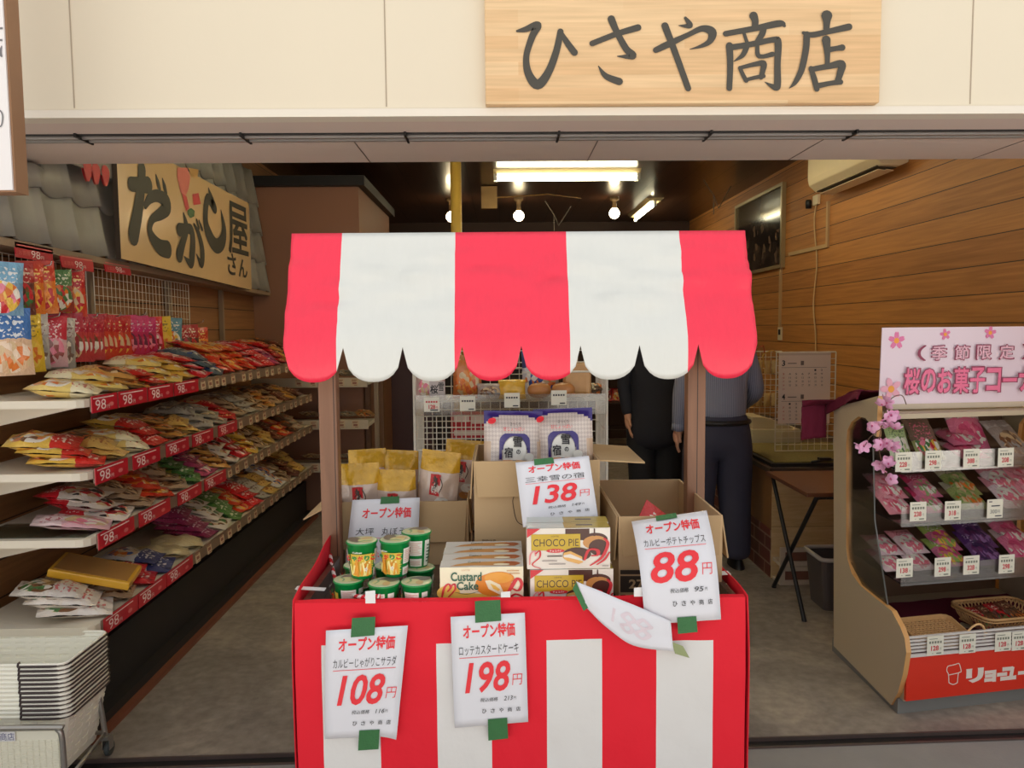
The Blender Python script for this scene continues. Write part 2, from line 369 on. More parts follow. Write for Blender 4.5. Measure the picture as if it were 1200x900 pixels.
# brown partition block at the end of the left wall and doors beyond it
PART_BROWN = M('partition_board', S(150, 106, 82), .55, .05, 3)
struct(MB().bb((XL, 6.45, 0), (-1.16, 8.2, 2.72)).build('wall_partition', PART_BROWN))
struct(MB().bb((XL, 6.38, 2.72), (-1.10, 8.2, 2.80)).build('trim_5', BLACKP))
jb = MB()
for x in (-1.13, -1.02): jb.bb((x-.02, 6.5, 0), (x+.02, 6.56, 2.1))
struct(jb.build('trim_6', M('door_jamb', S(120, 84, 58), .5, .1)))
struct(MB().bb((-1.0, 7.0, 0), (-.62, 7.04, 2.0)).build('door_1', M('maroon_door', S(66, 38, 40), .5, .08, 3)))
struct(MB().bb((-.62, 7.1, 0), (.2, 7.14, 2.0)).build('door_2', M('dark_curtain', S(44, 34, 32), .8, .1, 3)))
# shallow plinth under the left shelves, with a reddish edge on the floor
pl = MB(); pl.bb((-1.98, 2.82, 0), (-1.62, 6.3, .30)); pl.bb((-1.62, 2.82, .012), (-1.56, 6.3, .055)); pl.bb((-1.56, 2.8, 0), (-1.525, 6.3, .018), 1)
struct(pl.build('baseboard_left', [M('black_kick', S(38, 34, 33), .6, .1), M('red_brown_edge', S(124, 70, 48), .6, .12)]))

# ------------------------------------------------------------------ lamps
def tube_mat(): return M('lit_tube', S(255, 250, 200), .4, 0, emit=(1, .93, .62, TUBE))
def fluo(name, label, c, length, along, drop=.05, tubes=2):
    t = thing(name, label, 'ceiling light', (c[0], c[1], ZC))
    ax = Vector((1, 0, 0)) if along == 'X' else Vector((0, 1, 0)); bx = Vector((0, 1, 0)) if along == 'X' else Vector((1, 0, 0))
    C0 = Vector((c[0], c[1], ZC)); h = length/2
    b = MB(); P = [C0+ax*sx*(h+.03)+bx*sy*w_+Vector((0, 0, z)) for z, w_ in ((-.001, .1), (-.035, .06)) for sx, sy in ((-1, -1), (1, -1), (1, 1), (-1, 1))]
    b.add(P, [(0, 1, 2, 3), (7, 6, 5, 4), (0, 4, 5, 1), (1, 5, 6, 2), (2, 6, 7, 3), (3, 7, 4, 0)]); b.build('lamp_housing', M('lamp_enamel', S(206, 186, 140), .4), t)
    for k in range(tubes):
        o = bx*(.045*(2*k-1) if tubes > 1 else 0)+Vector((0, 0, -drop-.018))
        MB().tube([C0+o-ax*h, C0+o+ax*h], .015, 10).build('tube', tube_mat(), t)
        e = MB()
        for s in (-1, 1): e.box(C0+o+ax*s*(h+.012)+Vector((0, 0, .012)), (.03, .03, .07))
        e.build('lamp_holder', WHITE, t)
    return t
fluo('fluorescent_light', 'long lit double tube light on the ceiling above the striped awning', (.62, 7.15), 1.28, 'X')
fluo('fluorescent_light', 'lit tube light running lengthwise on the ceiling near the framed picture', (1.74, 9.3), 1.25, 'Y', tubes=1)
fluo('fluorescent_light', 'lit double tube light behind the entrance beam over the stall', (.2, 4.3), 1.28, 'X')
fluo('fluorescent_light', 'added unseen tube light behind the entrance beam over the left aisle', (-.75, 4.6), 1.28, 'Y', tubes=1)  # unseen lamp, added to brighten the cream sign and the tiles
fluo('fluorescent_light', 'lit double tube light behind the entrance beam near the air conditioner', (1.25, 5.6), 1.28, 'Y')
for k, (u, v) in enumerate(((529, 254), (608, 253), (720, 250))):
    q = AY(u, v, 8.6)
    t = thing('globe_bulb', ('bare lit globe bulb just left of the mustard pole', 'bare lit globe bulb below the left end of the tube light', 'bare lit globe bulb below the right end of the tube light')[k], 'light bulb', (q.x, q.y, ZC), 'globe bulbs on the ceiling')
    s = MB().lathe([(.05, ZC-q.z), (.05, ZC-q.z-.03), (.03, ZC-q.z-.04), (.022, .12), (.028, .05)], 14, q); s.build('socket', M('bulb_socket', S(120, 96, 64), .5), t)
    g = MB().lathe([(.028, .055)]+[(.058*sin(a), .058*cos(a)) for a in [R(x) for x in range(30, 181, 15)]], 16, q)
    g.build('bulb', M('lit_bulb', S(255, 240, 210), .4, 0, emit=(1, .8, .48, BULB)), t)
q0 = AY(534, 200, 5.6)
pp = MB(); pp.tube([(q0.x, 5.6, 0), (q0.x, 5.6, ZC)], .04, 14); pp.tube([(q0.x, 5.6, .0), (q0.x, 5.6, .03)], .07, 14)
tag(pp.build('support_pole', M('mustard_paint', S(176, 142, 62), .45, .08, 8), loc=(q0.x, 5.6, 0)), 'mustard yellow round pole rising to the ceiling behind the awning', 'pole')
c = MB().box((.72*0-.1, 7.9, ZC-.12), (.16, .1, .22)); c.tube([(-.1, 7.9, ZC-.12), (.5, 8.1, ZC-.05), (.9, 8.6, ZC-.01)], .006, 5)
tag(c.build('junction_box', M('beige_box', S(150, 116, 66), .6), loc=(-.1, 7.9, ZC)), 'beige box on the ceiling just right of the mustard pole', 'box')
for k, (x, y) in enumerate(((-.1+.72, 8.8), (2.1, 7.6))):
    c = MB().tube([(x-.1, y, ZC-.006), (x, y, ZC-.16), (x+.05, y, ZC-.28), (x+.2, y+.1, ZC-.05)], .006, 5); c.tube([(x, y, ZC-.16), (x, y, ZC-.34)], .005, 5)
    tag(c.build('hanging_cable', M('grey_cable', S(110, 100, 90), .5), loc=(x, y, ZC)), ('grey cable loop hanging from the ceiling behind the awning middle', 'grey cable loop hanging from the ceiling near the right wall')[k], 'cable')

# ------------------------------------------------------------------ shop signs
def sign_brush(b, strokes, ox, oy, k, fn, mi=0):
    for st in strokes: b.stroke([(ox+x/k, oy+y/k, w_/k) for x, y, w_ in st], fn, mi)
t = thing('shop_sign', 'pale wooden shop name board with black brush lettering on the cream fascia', 'sign', AY(800, 60, 2.63))
tl, trr = AY(569, 122, 2.6), AY(1030, 120, 2.6)
bd = MB().bb((tl.x, 2.604, tl.z), (AY(1033, 60, 2.6).x, 2.64, tl.z+.60)); 
m, nt, p = newmat('laminated_wood'); L = nt.links
tc = N(nt, 'ShaderNodeTexCoord'); br = N(nt, 'ShaderNodeTexBrick', i_Scale=1.0, i_Mortar_Size=.0, i_Brick_Width=.55, i_Row_Height=.042); br.offset = .37
mpp = N(nt, 'ShaderNodeMapping'); mpp.inputs['Rotation'].default_value = (R(90), 0, 0); L.new(tc.outputs['Object'], mpp.inputs[0]); L.new(mpp.outputs[0], br.inputs['Vector'])
br.inputs['Color1'].default_value = S(226, 186, 138); br.inputs['Color2'].default_value = S(236, 204, 160)
gn = N(nt, 'ShaderNodeTexNoise', i_Scale=6.0, i_Detail=4.0); mp2 = N(nt, 'ShaderNodeMapping'); mp2.inputs['Scale'].default_value = (.5, 1, 14); L.new(tc.outputs['Object'], mp2.inputs[0]); L.new(mp2.outputs[0], gn.inputs['Vector'])
gr = ramp(nt, [(.3, (.86, .84, .8, 1)), (.7, (1.05, 1.04, 1.03, 1))], False); L.new(gn.outputs['Fac'], gr.inputs[0])
mm = N(nt, 'ShaderNodeMix', data_type='RGBA', blend_type='MULTIPLY'); mm.inputs[0].default_value = 1; L.new(br.outputs[0], mm.inputs[6]); L.new(gr.outputs[0], mm.inputs[7]); L.new(mm.outputs[2], p.inputs['Base Color']); p.inputs['Roughness'].default_value = .5
bd.build('board', m, t, bev=.004)
fY = lambda x, y: AY(x, y, 2.6015)
lt = MB()
sign_brush(lt, [
 [(80, 182, 14), (130, 172, 34), (200, 148, 46), (168, 215, 40), (134, 330, 36), (146, 430, 46), (200, 496, 58), (262, 425, 46), (310, 300, 40), (334, 185, 36)],
 [(335, 180, 14), (365, 238, 34), (416, 308, 40)],
 [(520, 255, 34), (660, 200, 34), (788, 162, 40)],
 [(632, 112, 44), (665, 190, 38), (718, 285, 40), (758, 328, 42), (668, 330, 6)],
 [(557, 388, 6), (600, 446, 34), (678, 478, 44)],
 [(892, 294, 34), (960, 262, 40), (1080, 205, 30), (1165, 168, 38), (1222, 188, 52), (1210, 240, 36), (1160, 270, 22), (1092, 289, 4)],
 [(1066, 106, 18), (1092, 150, 34), (1028, 150, 5)],
 [(946, 152, 42), (1000, 292, 38), (1082, 518, 36)]], 590, 0, 5, fY)
sign_brush(lt, [
 [(318, 112, 60), (330, 150, 48), (326, 195, 44)],
 [(122, 238, 40), (330, 200, 42), (500, 166, 48), (535, 182, 22)],
 [(250, 232, 22), (272, 298, 26)], [(390, 195, 42), (378, 240, 44), (338, 300, 34)],
 [(148, 322, 50), (154, 450, 44), (148, 622, 40)],
 [(150, 336, 44), (300, 312, 40), (460, 280, 42), (490, 300, 50), (486, 450, 46), (486, 590, 50), (470, 615, 44), (398, 578, 5)],
 [(270, 332, 38), (240, 390, 34), (180, 432, 6)],
 [(345, 310, 26), (348, 385, 34), (385, 398, 30), (450, 382, 36)],
 [(222, 478, 28), (245, 530, 30), (266, 568, 32)], [(230, 476, 26), (330, 452, 34), (388, 448, 44), (382, 500, 38), (370, 545, 34)],
 [(266, 562, 24), (330, 546, 28), (388, 536, 30)],
 [(832, 112, 78), (832, 158, 50), (830, 205, 44)],
 [(668, 232, 24), (730, 246, 40), (830, 226, 40), (988, 190, 48)],
 [(692, 245, 48), (685, 350, 46), (655, 490, 44), (610, 580, 32), (568, 622, 4)],
 [(828, 282, 62), (836, 380, 40), (836, 455, 34)], [(850, 350, 40), (900, 342, 36), (940, 336, 46)],
 [(720, 482, 34), (745, 560, 42), (762, 628, 38)], [(722, 490, 38), (850, 466, 42), (935, 452, 56), (928, 510, 48), (905, 580, 40)],
 [(765, 606, 40), (850, 588, 34), (928, 578, 38)]], 830, 0, 6, fY)
lt.build('lettering', M('sign_black_paint', S(74, 70, 62), .5, .04), t)

# hanging white sign at the upper left corner
q = AY(19, 225, 2.3); q2 = AY(-60, 225, 2.3)
t = thing('hanging_sign', 'tall white hanging sign with wooden edge at the upper left corner', 'sign', (q.x, 2.3, q.z))
MB().bb((q2.x, 2.3, q.z), (q.x, 2.36, q.z+1.2)).build('board', M('sign_wood_edge', S(150, 112, 82), .6, .1, 8), t)
MB().bb((q2.x, 2.294, q.z+.005), (q.x-.006, 2.3, q.z+1.2)).build('face', M('glossy_white_sheet', S(236, 232, 232), .3, .02, 4, bump=.15, bscale=9), t)
fH = lambda x, y: AY(x, y, 2.2925)
g = MB(); g.stroke([(-12, 34, 2.5), (3, 33, 2.5)], fH, caps=False); g.stroke([(-12, 47, 2.5), (2.6, 47, 2.5)], fH, caps=False); g.stroke([(2, 54, 1), (0, 62, 4), (2, 66, 2)], fH)
g.stroke([(-10, 128, 1.6), (-1, 129, 1.6), (3, 135, 1.6), (2, 146, 1.6), (-2, 149, 1.6), (-10, 149, 1.6)], fH, caps=False)
g.build('lettering', M('grey_lettering', S(120, 118, 120), .6), t)

# decorative roof tiles over the left wall
def ledz(y): return 1.915-.016*(y-2.9)
def Lp(x, y, z): return (x, y, z-.016*(y-2.9))          # the eave sinks slightly towards the back
t = thing('tiled_eave', 'decorative grey tiled eave along the top of the left wall', 'roof', (-2.0, 4.7, 1.9))
lg = MB(); P = [Lp(x, y, z) for y in (2.75, 6.42) for x, z in ((-2.045, 1.885), (-1.90, 1.885), (-1.90, 1.915), (-2.045, 1.915))]
lg.add(P, [(0, 1, 2, 3), (7, 6, 5, 4), (0, 4, 5, 1), (1, 5, 6, 2), (2, 6, 7, 3), (3, 7, 4, 0)]); lg.build('ledge_board', M('ledge_wood', S(150, 126, 104), .6, .1, 8), t)
TW, RH = .235, .235; rows = 4
tm = M('grey_roof_tile', S(150, 147, 140), .5, .14, 9)
ti = MB(); ny = int((6.42-2.75)/TW)+1
for r_ in range(rows):
    z0, z1 = 1.925+r_*RH, 1.925+(r_+1)*RH+.03
    def fn(a, b, z0=z0, z1=z1, r_=r_):
        y = 2.75+a*ny*TW; ph = (y/TW) % 1
        d = .012*(cos(2*pi*ph)) + (.022 if (ph < .1 or ph > .9) else 0)
        sag = -.022*(1-cos(2*pi*ph))/2 if b < .02 else 0
        k = (z0+(z1-z0)*b+sag-1.9)
        zz_ = z0+(z1-z0)*b+sag
        if y < 3.39: zz_ = min(zz_, 2.25+.016*(y-2.9))
        return Lp(-1.915-.105*k+.035*(1-b)*0+.016*(1-b)+d*.55, min(y, 6.42), zz_)
    ti.grid(fn, ny*12, 3)
tl_ = ti.build('tiles', tm, t); sm = tl_.modifiers.new('thickness', 'SOLIDIFY'); sm.thickness = .014
# cream sign with the brush lettering leaning on the eave
XS = -1.845
a0, a1 = AX(142, 303, XS), AX(295, 340, XS); b0, b1 = AX(142, 150, XS), AX(295, 240, XS)
t = thing('sweetshop_sign', 'cream sign with fat black brush lettering in front of the grey tiles', 'sign', a0)
zt = AX(230, 208, XS).z
pts = [(XS, a0.y, a0.z), (XS, a1.y, a1.z), (XS, a1.y, b1.z), (XS, a0.y, b1.z+.02)]
MB().prism(pts, (-.025, 0, 0), 0, 1).build('board', [M('cream_sign_face', S(220, 186, 138), .22, .03, 3, coat=.4), M('dark_sign_edge', S(70, 56, 44), .6)], t)
fX = lambda x, y: AX(x, y, XS+.003)
def brushX(b, strokes, ox, oy, k, mi=0):
    """strokes traced in the photo's own foreshortening, widths in metres on the sign"""
    for st in strokes:
        P = []
        for x, y, w_ in st:
            q = fX(ox+x/k, oy+y/k); P.append((q.y, q.z, w_))
        b.stroke(P, lambda y, z: (XS+.003, y, z), mi)
ztop = b1.z-.004
lt = MB()
brushX(lt, [
 [(182, 60, .085), (176, 200, .085), (150, 400, .1), (115, 590, .11)],
 [(95, 178, .075), (165, 184, .08), (235, 186, .09)],
 [(296, 105, .012), (312, 165, .035), (326, 215, .03)], [(348, 135, .012), (364, 195, .04), (376, 245, .035)],
 [(208, 352, .04), (250, 290, .06), (310, 274, .07), (378, 318, .09), (386, 368, .09), (336, 418, .07), (272, 458, .05), (246, 535, .055), (268, 615, .07), (330, 690, .09), (392, 708, .1)],
 ], 140, 190, 6.92)
brushX(lt, [
 [(66, 445, .08), (115, 438, .06), (155, 450, .07), (168, 530, .075), (162, 640, .08), (150, 700, .06), (100, 645, .008)],
 [(97, 325, .02), (116, 425, .07), (92, 540, .07), (66, 635, .09)],
 [(176, 402, .015), (212, 480, .05), (238, 600, .07), (232, 700, .06), (192, 628, .008)],
 [(195, 372, .02), (210, 430, .03)], [(214, 380, .02), (236, 440, .03)],
 [(284, 132, .012), (300, 190, .05), (332, 285, .07), (278, 212, .07), (262, 370, .08), (292, 490, .1), (342, 566, .1), (388, 536, .1), (402, 440, .08), (378, 298, .012)],
 ], 200, 200, 6.43)
def fq(rx0, ry0, rx1, ry1):
    a = fX(200+rx0/6.43, 200+ry1/6.43); b_ = fX(200+rx1/6.43, 200+ry0/6.43); return (a.y, a.z, b_.y, b_.z)
fYZ = lambda y, z: (XS+.003, y, z)
lt.text('屋', (fq(440, 235, 572, 600)[0], 2.08, fq(440, 235, 572, 600)[2], 2.43), lambda y, z: (XS+.0036, y, z), 0, .02)
lt.text('さ', fq(432, 632, 492, 780), fYZ, 0, .02); lt.text('ん', fq(514, 675, 576, 800), fYZ, 0, .02)
lt.build('lettering', M('sign_black', S(62, 58, 48), .5, .05), t)
il = MB()
def poly(b, pts, ox, oy, k, mi): b.add([Vector(fX(ox+x/k, oy+y/k))+Vector((mi*.0004, 0, 0)) for x, y in pts], [tuple(range(len(pts)))], mi)
poly(il, [(470, 45), (550, 45), (575, 120), (560, 220), (530, 290), (495, 240), (470, 130)], 140, 190, 6.92, 0)
poly(il, [(555, 45), (640, 60), (630, 140), (590, 120)], 140, 190, 6.92, 1)
poly(il, [(590, 260), (640, 250), (660, 340), (600, 350)], 140, 190, 6.92, 2)
poly(il, [(505, 250), (545, 280), (565, 370), (540, 400)], 140, 190, 6.92, 2)
poly(il, [(550, 390), (580, 372), (608, 395), (605, 440), (575, 455), (552, 425)], 140, 190, 6.92, 3)
il.build('illustration', [M('illus_pink', S(214, 116, 104), .4), M('illus_gold', S(196, 150, 84), .4), M('illus_red', S(206, 70, 70), .4), M('illus_green', S(76, 110, 60), .4)], t)
# small red-petalled paper decoration above the tiles
q = AX(115, 203, -1.87)
pr = MB()
for k, (u, v) in enumerate(((103, 200), (113, 204), (124, 206))):
    cc = AX(u, v, -1.868)
    pr.add([cc+Vector((0, .05*cos(a)*(.7+.3*sin(a)), .05*sin(a))) for a in [2*pi*i/14 for i in range(14)]], [tuple(range(14))], 0)
    pr.add([cc+Vector((-.01, .05*cos(a)*(.7+.3*sin(a)), .05*sin(a))) for a in [2*pi*i/14 for i in range(14)]], [tuple(range(13, -1, -1))], 0)
pr.bb((-1.88, q.y-.25, q.z+.0), (-1.871, q.y+.25, q.z+.16), 1)
tag(pr.build('petal_decoration', [M('petal_red', S(196, 56, 62), .5), M('pale_backing', S(150, 142, 134), .6)], loc=q), 'small decoration of red petals at the top of the tiled eave', 'decoration')
from mathutils import noise as mn
def nz(x, y, z=0): return mn.noise(Vector((x, y, z)))
class Art:
    """flat printing laid on a surface fn(x, y, off)"""
    def __init__(s, b, fn, step=.00025, start=.0004): s.b, s.fn, s.o, s.st = b, fn, start, step
    def f(s): s.o += s.st; o = s.o; return lambda x, y: s.fn(x, y, o)
    def poly(s, pts, mi): g = s.f(); s.b.add([g(*p) for p in pts], [tuple(range(len(pts)))], mi); return s
    def ell(s, cx, cy, rx, ry, mi, rot=0, n=20, a0=0, a1=360):
        P = []
        for i in range(n+(0 if a1-a0 == 360 else 1)):
            a = R(a0+(a1-a0)*i/n); x, y = rx*cos(a), ry*sin(a); P.append((cx+x*cos(rot)-y*sin(rot), cy+x*sin(rot)+y*cos(rot)))
        return s.poly(P, mi)
    def rect(s, x0, y0, x1, y1, mi, n=1):
        g = s.f(); vs = [g(x0+(x1-x0)*i/n, y) for y in (y0, y1) for i in range(n+1)]
        s.b.add(vs, [(i, i+1, n+2+i, n+1+i) for i in range(n)], mi); return s
    def stroke(s, pts, mi, n=5): s.b.stroke(pts, s.f(), mi, n); return s
    def text(s, t, rect, mi, bold=0, shear=0): s.b.text(t, rect, s.f(), mi, bold, shear); return s
def pillow_fn(w_, h, t, seed=0, wr=.012, pinch=.05):
    def fn(u, v, side=1, off=0):
        e = min(v, 1-v); k = max(0., min(1, (e-.035)/.30)); pv = sin(k*pi/2)**.8 if k > 0 else 0
        pu = max(0, 1-abs(2*u-1)**2.6)**.6
        x = (u-.5)*w_*(1-pinch*sin(pi*v)); y = (v-.5)*h
        z = t/2*pu*pv
        n_ = nz(u*4+seed*3.1, v*5+seed, seed)*wr*.5*pv**.5+nz(u*11+seed, v*9, seed+5)*wr*.22*(pu*.8+.2)
        z = side*(z+off+max(-z*.8, n_*(1 if side > 0 else .3)))+.0008*side
        if e < .05: z += .004*nz(u*9, v, seed)*(1-e/.05)
        return Vector((x, y, z))
    return fn
def pillow(b, fn, nu=12, nv=16, mf=None, zz=True):
    b.grid(lambda u, v: fn(u, v, 1), nu, nv, 0, True, mf)
    b.grid(lambda u, v: fn(1-u, v, -1), nu, nv, 0, True, (lambda u, v: mf(1-u, v)) if mf else None)
    return b

# ================================================================== THE STALL
YF, YBK = 1.85, 2.72
sx0, sx1 = AY(345, 698, YF).x, AY(873, 690, YF).x
ZR = (AY(345, 698, YF).z+AY(873, 690, YF).z)/2-.023          # rim of the tray
ZT = ZR-.058                                             # bottom of the tray
YP = 2.29
STAIN = planks('stall_wood', S(112, 74, 52), S(146, 102, 74), S(60, 38, 26), .09, 'X', (6, 6, .6), .5, .03, .1, 5)
DKW = planks('tray_wood', S(70, 50, 40), S(98, 72, 58), S(36, 26, 20), .12, 'Y', (.8, 6, 6), .35, .03, .3, 5)
RED_V = M('red_vinyl', S(250, 52, 82), .4, .03, 3, bump=.9, bscale=1, coat=.15, stretch=(22, 6, 6), rot=(0, R(38), 0))
WHT_V = M('white_vinyl', S(226, 228, 224), .42, .02, 3, bump=.5, bscale=1, coat=.1, stretch=(18, 5, 5), rot=(0, R(38), 0))
stall = thing('market_stall', 'wooden market stall cart with a red and white scalloped awning', 'market stall', ((sx0+sx1)/2, YP, 0))
tb = MB(); tb.bb((sx0+.012, YF+.012, ZT-.02), (sx1-.012, YBK, ZT))
tb.build('tray_bottom', DKW, stall)
for nm, lo, hi in (('tray_rim', (sx0+.008, YF+.008, ZT-.06), (sx1-.008, YF+.022, ZR-.006)), ('tray_rim', (sx0+.008, YBK-.014, ZT-.06), (sx1-.008, YBK, ZR-.006)),
                   ('tray_rim', (sx0+.008, YF+.022, ZT-.06), (sx0+.024, YBK-.014, ZR-.006)), ('tray_rim', (sx1-.024, YF+.022, ZT-.06), (sx1-.008, YBK-.014, ZR-.006))):
    MB().bb(lo, hi).build(nm, DKW, stall)
xl, xr = AY(388, 560, YP).x, AY(814, 500, YP).x
ridge = AY(600, 272, YP).z
for x in (xl, xr): MB().bb((x-.027, YP-.022, 0), (x+.027, YP+.022, ridge-.10), bev=.003).build('post', STAIN, stall)
for x in (sx0+.04, sx1-.04):
    for y in (YF+.05, YBK-.05): MB().bb((x-.025, y-.025, 0), (x+.025, y+.025, ZT-.02)).build('leg', STAIN, stall)
YE = 2.17; YE2 = 2.41
ex0, ex1 = AY(332, 395, YE).x, AY(887, 395, YE).x
eave = AY(600, 396, YE).z; zbot = AY(600, 446, YE).z
sc_w = (ex1-ex0)/8
stripes = [AY(u, 400, YE).x for u in (394, 532.5, 668, 806)]
def stripe(x): return 0 if sum(x > s for s in stripes) % 2 == 0 else 1
def xcols():
    xs = [ex0+(ex1-ex0)*i/96 for i in range(97)]
    for s in stripes: k = min(range(97), key=lambda i: abs(xs[i]-s)); xs[k] = s
    return xs
XC = xcols()
def awn(side):
    vs, fs = [], []; ye = YE if side == 0 else YE2; rows = 18
    for j in range(rows+1):
        t_ = j/rows
        for x in XC:
            y = YP+(ye-YP)*(t_**1.1); z = ridge+(eave-ridge)*t_
            n_ = (nz(x*5+t_*4, t_*5-x*2.5, side)*.016+abs(nz(x*6+t_*7, t_*4-x*5, 3))*.022)*sin(pi*min(1, t_*1.02))
            sag = .006*sin(pi*t_)
            sgn = -1 if side == 0 else 1
            vs.append((x, y+sgn*(n_-sag*.3), z+n_*.5))
    W_ = len(XC)
    for j in range(rows):
        for i in range(W_-1): fs.append(((j*W_+i, j*W_+i+1, (j+1)*W_+i+1, (j+1)*W_+i), stripe((XC[i]+XC[i+1])/2)))
    b0 = rows*len(XC); vr = 8 if side == 0 else 0
    for j in range(1, vr+1):
        for i, x in enumerate(XC):
            ph = ((x-ex0)/sc_w) % 1 if 0 < i < W_-1 else 0
            zb = zbot+.098*(1-sqrt(max(0, 1-min(1, abs(2*ph-1)*1.0)**2.0)))**1.15
            z = eave+(zb-eave)*j/vr
            dd = (eave-z)
            y = ye+(-.004 if side == 0 else .004)*sin(pi*min(1, dd*8))+.006*nz(x*9, z*6, 8+side)*(dd/.14)
            vs.append((x, y, z))
    for j in range(vr):
        for i in range(W_-1): fs.append(((b0+j*W_+i, b0+j*W_+i+1, b0+(j+1)*W_+i+1, b0+(j+1)*W_+i), stripe((XC[i]+XC[i+1])/2)))
    b = MB()
    for f, mi in fs: pass
    base = len(b.v); b.v += [Vector(v) for v in vs]
    b.f = [(f, mi, True, None) for f, mi in fs]
    return b
for s in (0, 1):
    o = awn(s).build('awning', [RED_V, WHT_V], stall)
    md = o.modifiers.new('thickness', 'SOLIDIFY'); md.thickness = .0025; md.offset = 0
fr = MB()
for y, z in ((YP, ridge-.045), (YE+.026, eave-.012), (YE2-.026, eave-.012)): fr.tube([(ex0+.01, y, z), (ex1-.01, y, z)], .008, 8)
for x in (ex0+.022, xl, xr, ex1-.022):
    for y in (YE+.012, YE2-.012): fr.tube([(x, YP, ridge-.045), (x, y+(.014 if y < YP else -.014), eave-.012)], .007, 6)
fr.build('awning_frame', M('frame_white_metal', S(220, 220, 216), .4), stall)

# red and white bunting cloth round the tray
t = thing('striped_bunting_cloth', 'red and white striped cloth taped around the front of the stall', 'cloth', ((sx0+sx1)/2, YF-.01, ZR))
RED_C = M('red_cloth', S(232, 8, 40), .7, .05, 5, bump=.6, bscale=9); WHT_C = M('white_cloth', S(226, 224, 222), .7, .03, 5, bump=.6, bscale=9)
wp = [(379, 446, 760), (512.5, 576, 754), (640.5, 705, 748), (768, 834, 749)]
WX = [(AY(a, 820, YF-.005).x, AY(b_, 820, YF-.005).x, AY((a+b_)/2, c, YF-.005).z) for a, b_, c in wp]
xs = sorted(set([round(sx0+(sx1-sx0)*i/80, 5) for i in range(81)]))
for a, b_, c in WX:
    for q in (a, b_): xs[min(range(len(xs)), key=lambda i: abs(xs[i]-q))] = q
zs = [ZR+.004, ZR-.004, ZR-.02, ZR-.04, ZR-.06, ZR-.08, ZR-.1]+[WX[2][2]]+[WX[2][2]-.03*i for i in range(1, 26)]
zs = sorted(set(z for z in zs if .04 < z and (z == WX[2][2] or abs(z-WX[2][2]) > .004)), reverse=True)
def cl(x, z):
    d = ZR-z; a = min(1, d*7)
    y = YF-.004-.010*a-.006*a*nz(x*6, z*1.3, 4)-.0035*a*nz(x*22+z*6, z*9, 1)-.004*a*max(0, nz(x*4-z*7, z*2+x*5, 7))
    for a_, b_, c in WX:
        if a_ <= x <= b_ and z <= c+.002: y -= .0015
    return Vector((x, y+.02*max(0, .012-d)/.012*0, z))
cb = MB()
for j in range(len(zs)):
    for x in xs: cb.v.append(cl(x, zs[j]-.006*(0)))
W_ = len(xs)
for j in range(len(zs)-1):
    for i in range(W_-1):
        xm, zm = (xs[i]+xs[i+1])/2, (zs[j]+zs[j+1])/2
        mi = 1 if any(a <= xm <= b_ and zm < c+.001 for a, b_, c in WX) else 0
        cb.f.append(((j*W_+i, j*W_+i+1, (j+1)*W_+i+1, (j+1)*W_+i), mi, True, None))
# turned over the rim
cb.grid(lambda u, v: Vector((sx0+(sx1-sx0)*u, YF-.004+.03*v, ZR+.004+.003*sin(pi*v)+.002*nz(u*20, v, 2)-.02*max(0, v-.7))), 60, 5, 0)
o = cb.build('front_cloth', [RED_C, WHT_C], t)
for x, sg in ((sx0, -1), (sx1, 1)):
    sd = MB()
    def sf(u, v, x=x, sg=sg):
        y = YF-.004+(YP-YF-.02)*u; z = ZR+.004+(.008+.045*u if sg < 0 else .004+.012*u)+.004*sin(u*9)-(ZR-.06)*v
        return Vector((x+sg*(.004+.006*min(1, v*6)+.005*nz(y*7, z*2, 3)*min(1, v*4)), y, z))
    sd.grid(sf, 14, 20, 0); sd.build('side_cloth', RED_C, t).modifiers.new('thickness', 'SOLIDIFY').thickness = .003
def tape(name, quad, mat, parent, off=.002): 
    b = MB(); P = [Vector(q) for q in quad]; b.prism(P, (P[1]-P[0]).cross(P[3]-P[0]).normalized()*.0008); return b.build(name, mat, parent)
for (u0, v0, u1, v1, Y_) in ((428, 693, 440, 707, YF-.018), (587, 694, 598, 700, YF-.018), (743, 689, 756, 699, YF-.018)):
    a, b_ = AY(u0, v0, Y_), AY(u1, v1, Y_); tape('white_tape', [(a.x, Y_, a.z), (b_.x, Y_, a.z+.002), (b_.x, Y_, b_.z), (a.x, Y_, b_.z)], TAPE_W, t)
tp = MB()
for k, (x, y, z) in enumerate(((sx0+.0, 1.93, ZR+.014),)):
    tp.box((x+.02, y, z-.002), (.075, .022, .0012), rot=(0, R(4), 0)); tp.box((x-.012, y, z-.012), (.0012, .022, .03))
tp.build('white_tape', TAPE_W, t)
tp = MB(); tp.box((sx1-.03, 2.02, ZR+.007), (.085, .03, .0012), rot=(0, R(-3), 0)); tp.build('white_tape', TAPE_W, t)
# twisted red and white cord
path = crom([tuple(AY(*q)) for q in ((387, 650, YP-.032), (390, 668, 2.16), (396, 685, 2.04), (406, 695, 1.95), (420, 699, 1.885), (436, 699, 1.862), (446, 698.5, 1.862))], 16)
rp = MB(); n_ = 8; P = [Vector(p) for p in path]; rp.tube(P, .0055, n_)
for i, f in enumerate(rp.f[:-2]):
    seg, k = i//n_, i % n_; rp.f[i] = (f[0], 1 if ((seg*1.0+k) % 8) < 4 else 0, True, None)
tag(rp.build('twisted_cord', [M('cord_red', S(206, 30, 44), .7), M('cord_white', S(236, 226, 222), .7)], loc=P[3]), 'twisted red and white cord lying on the left rim of the stall', 'cord')

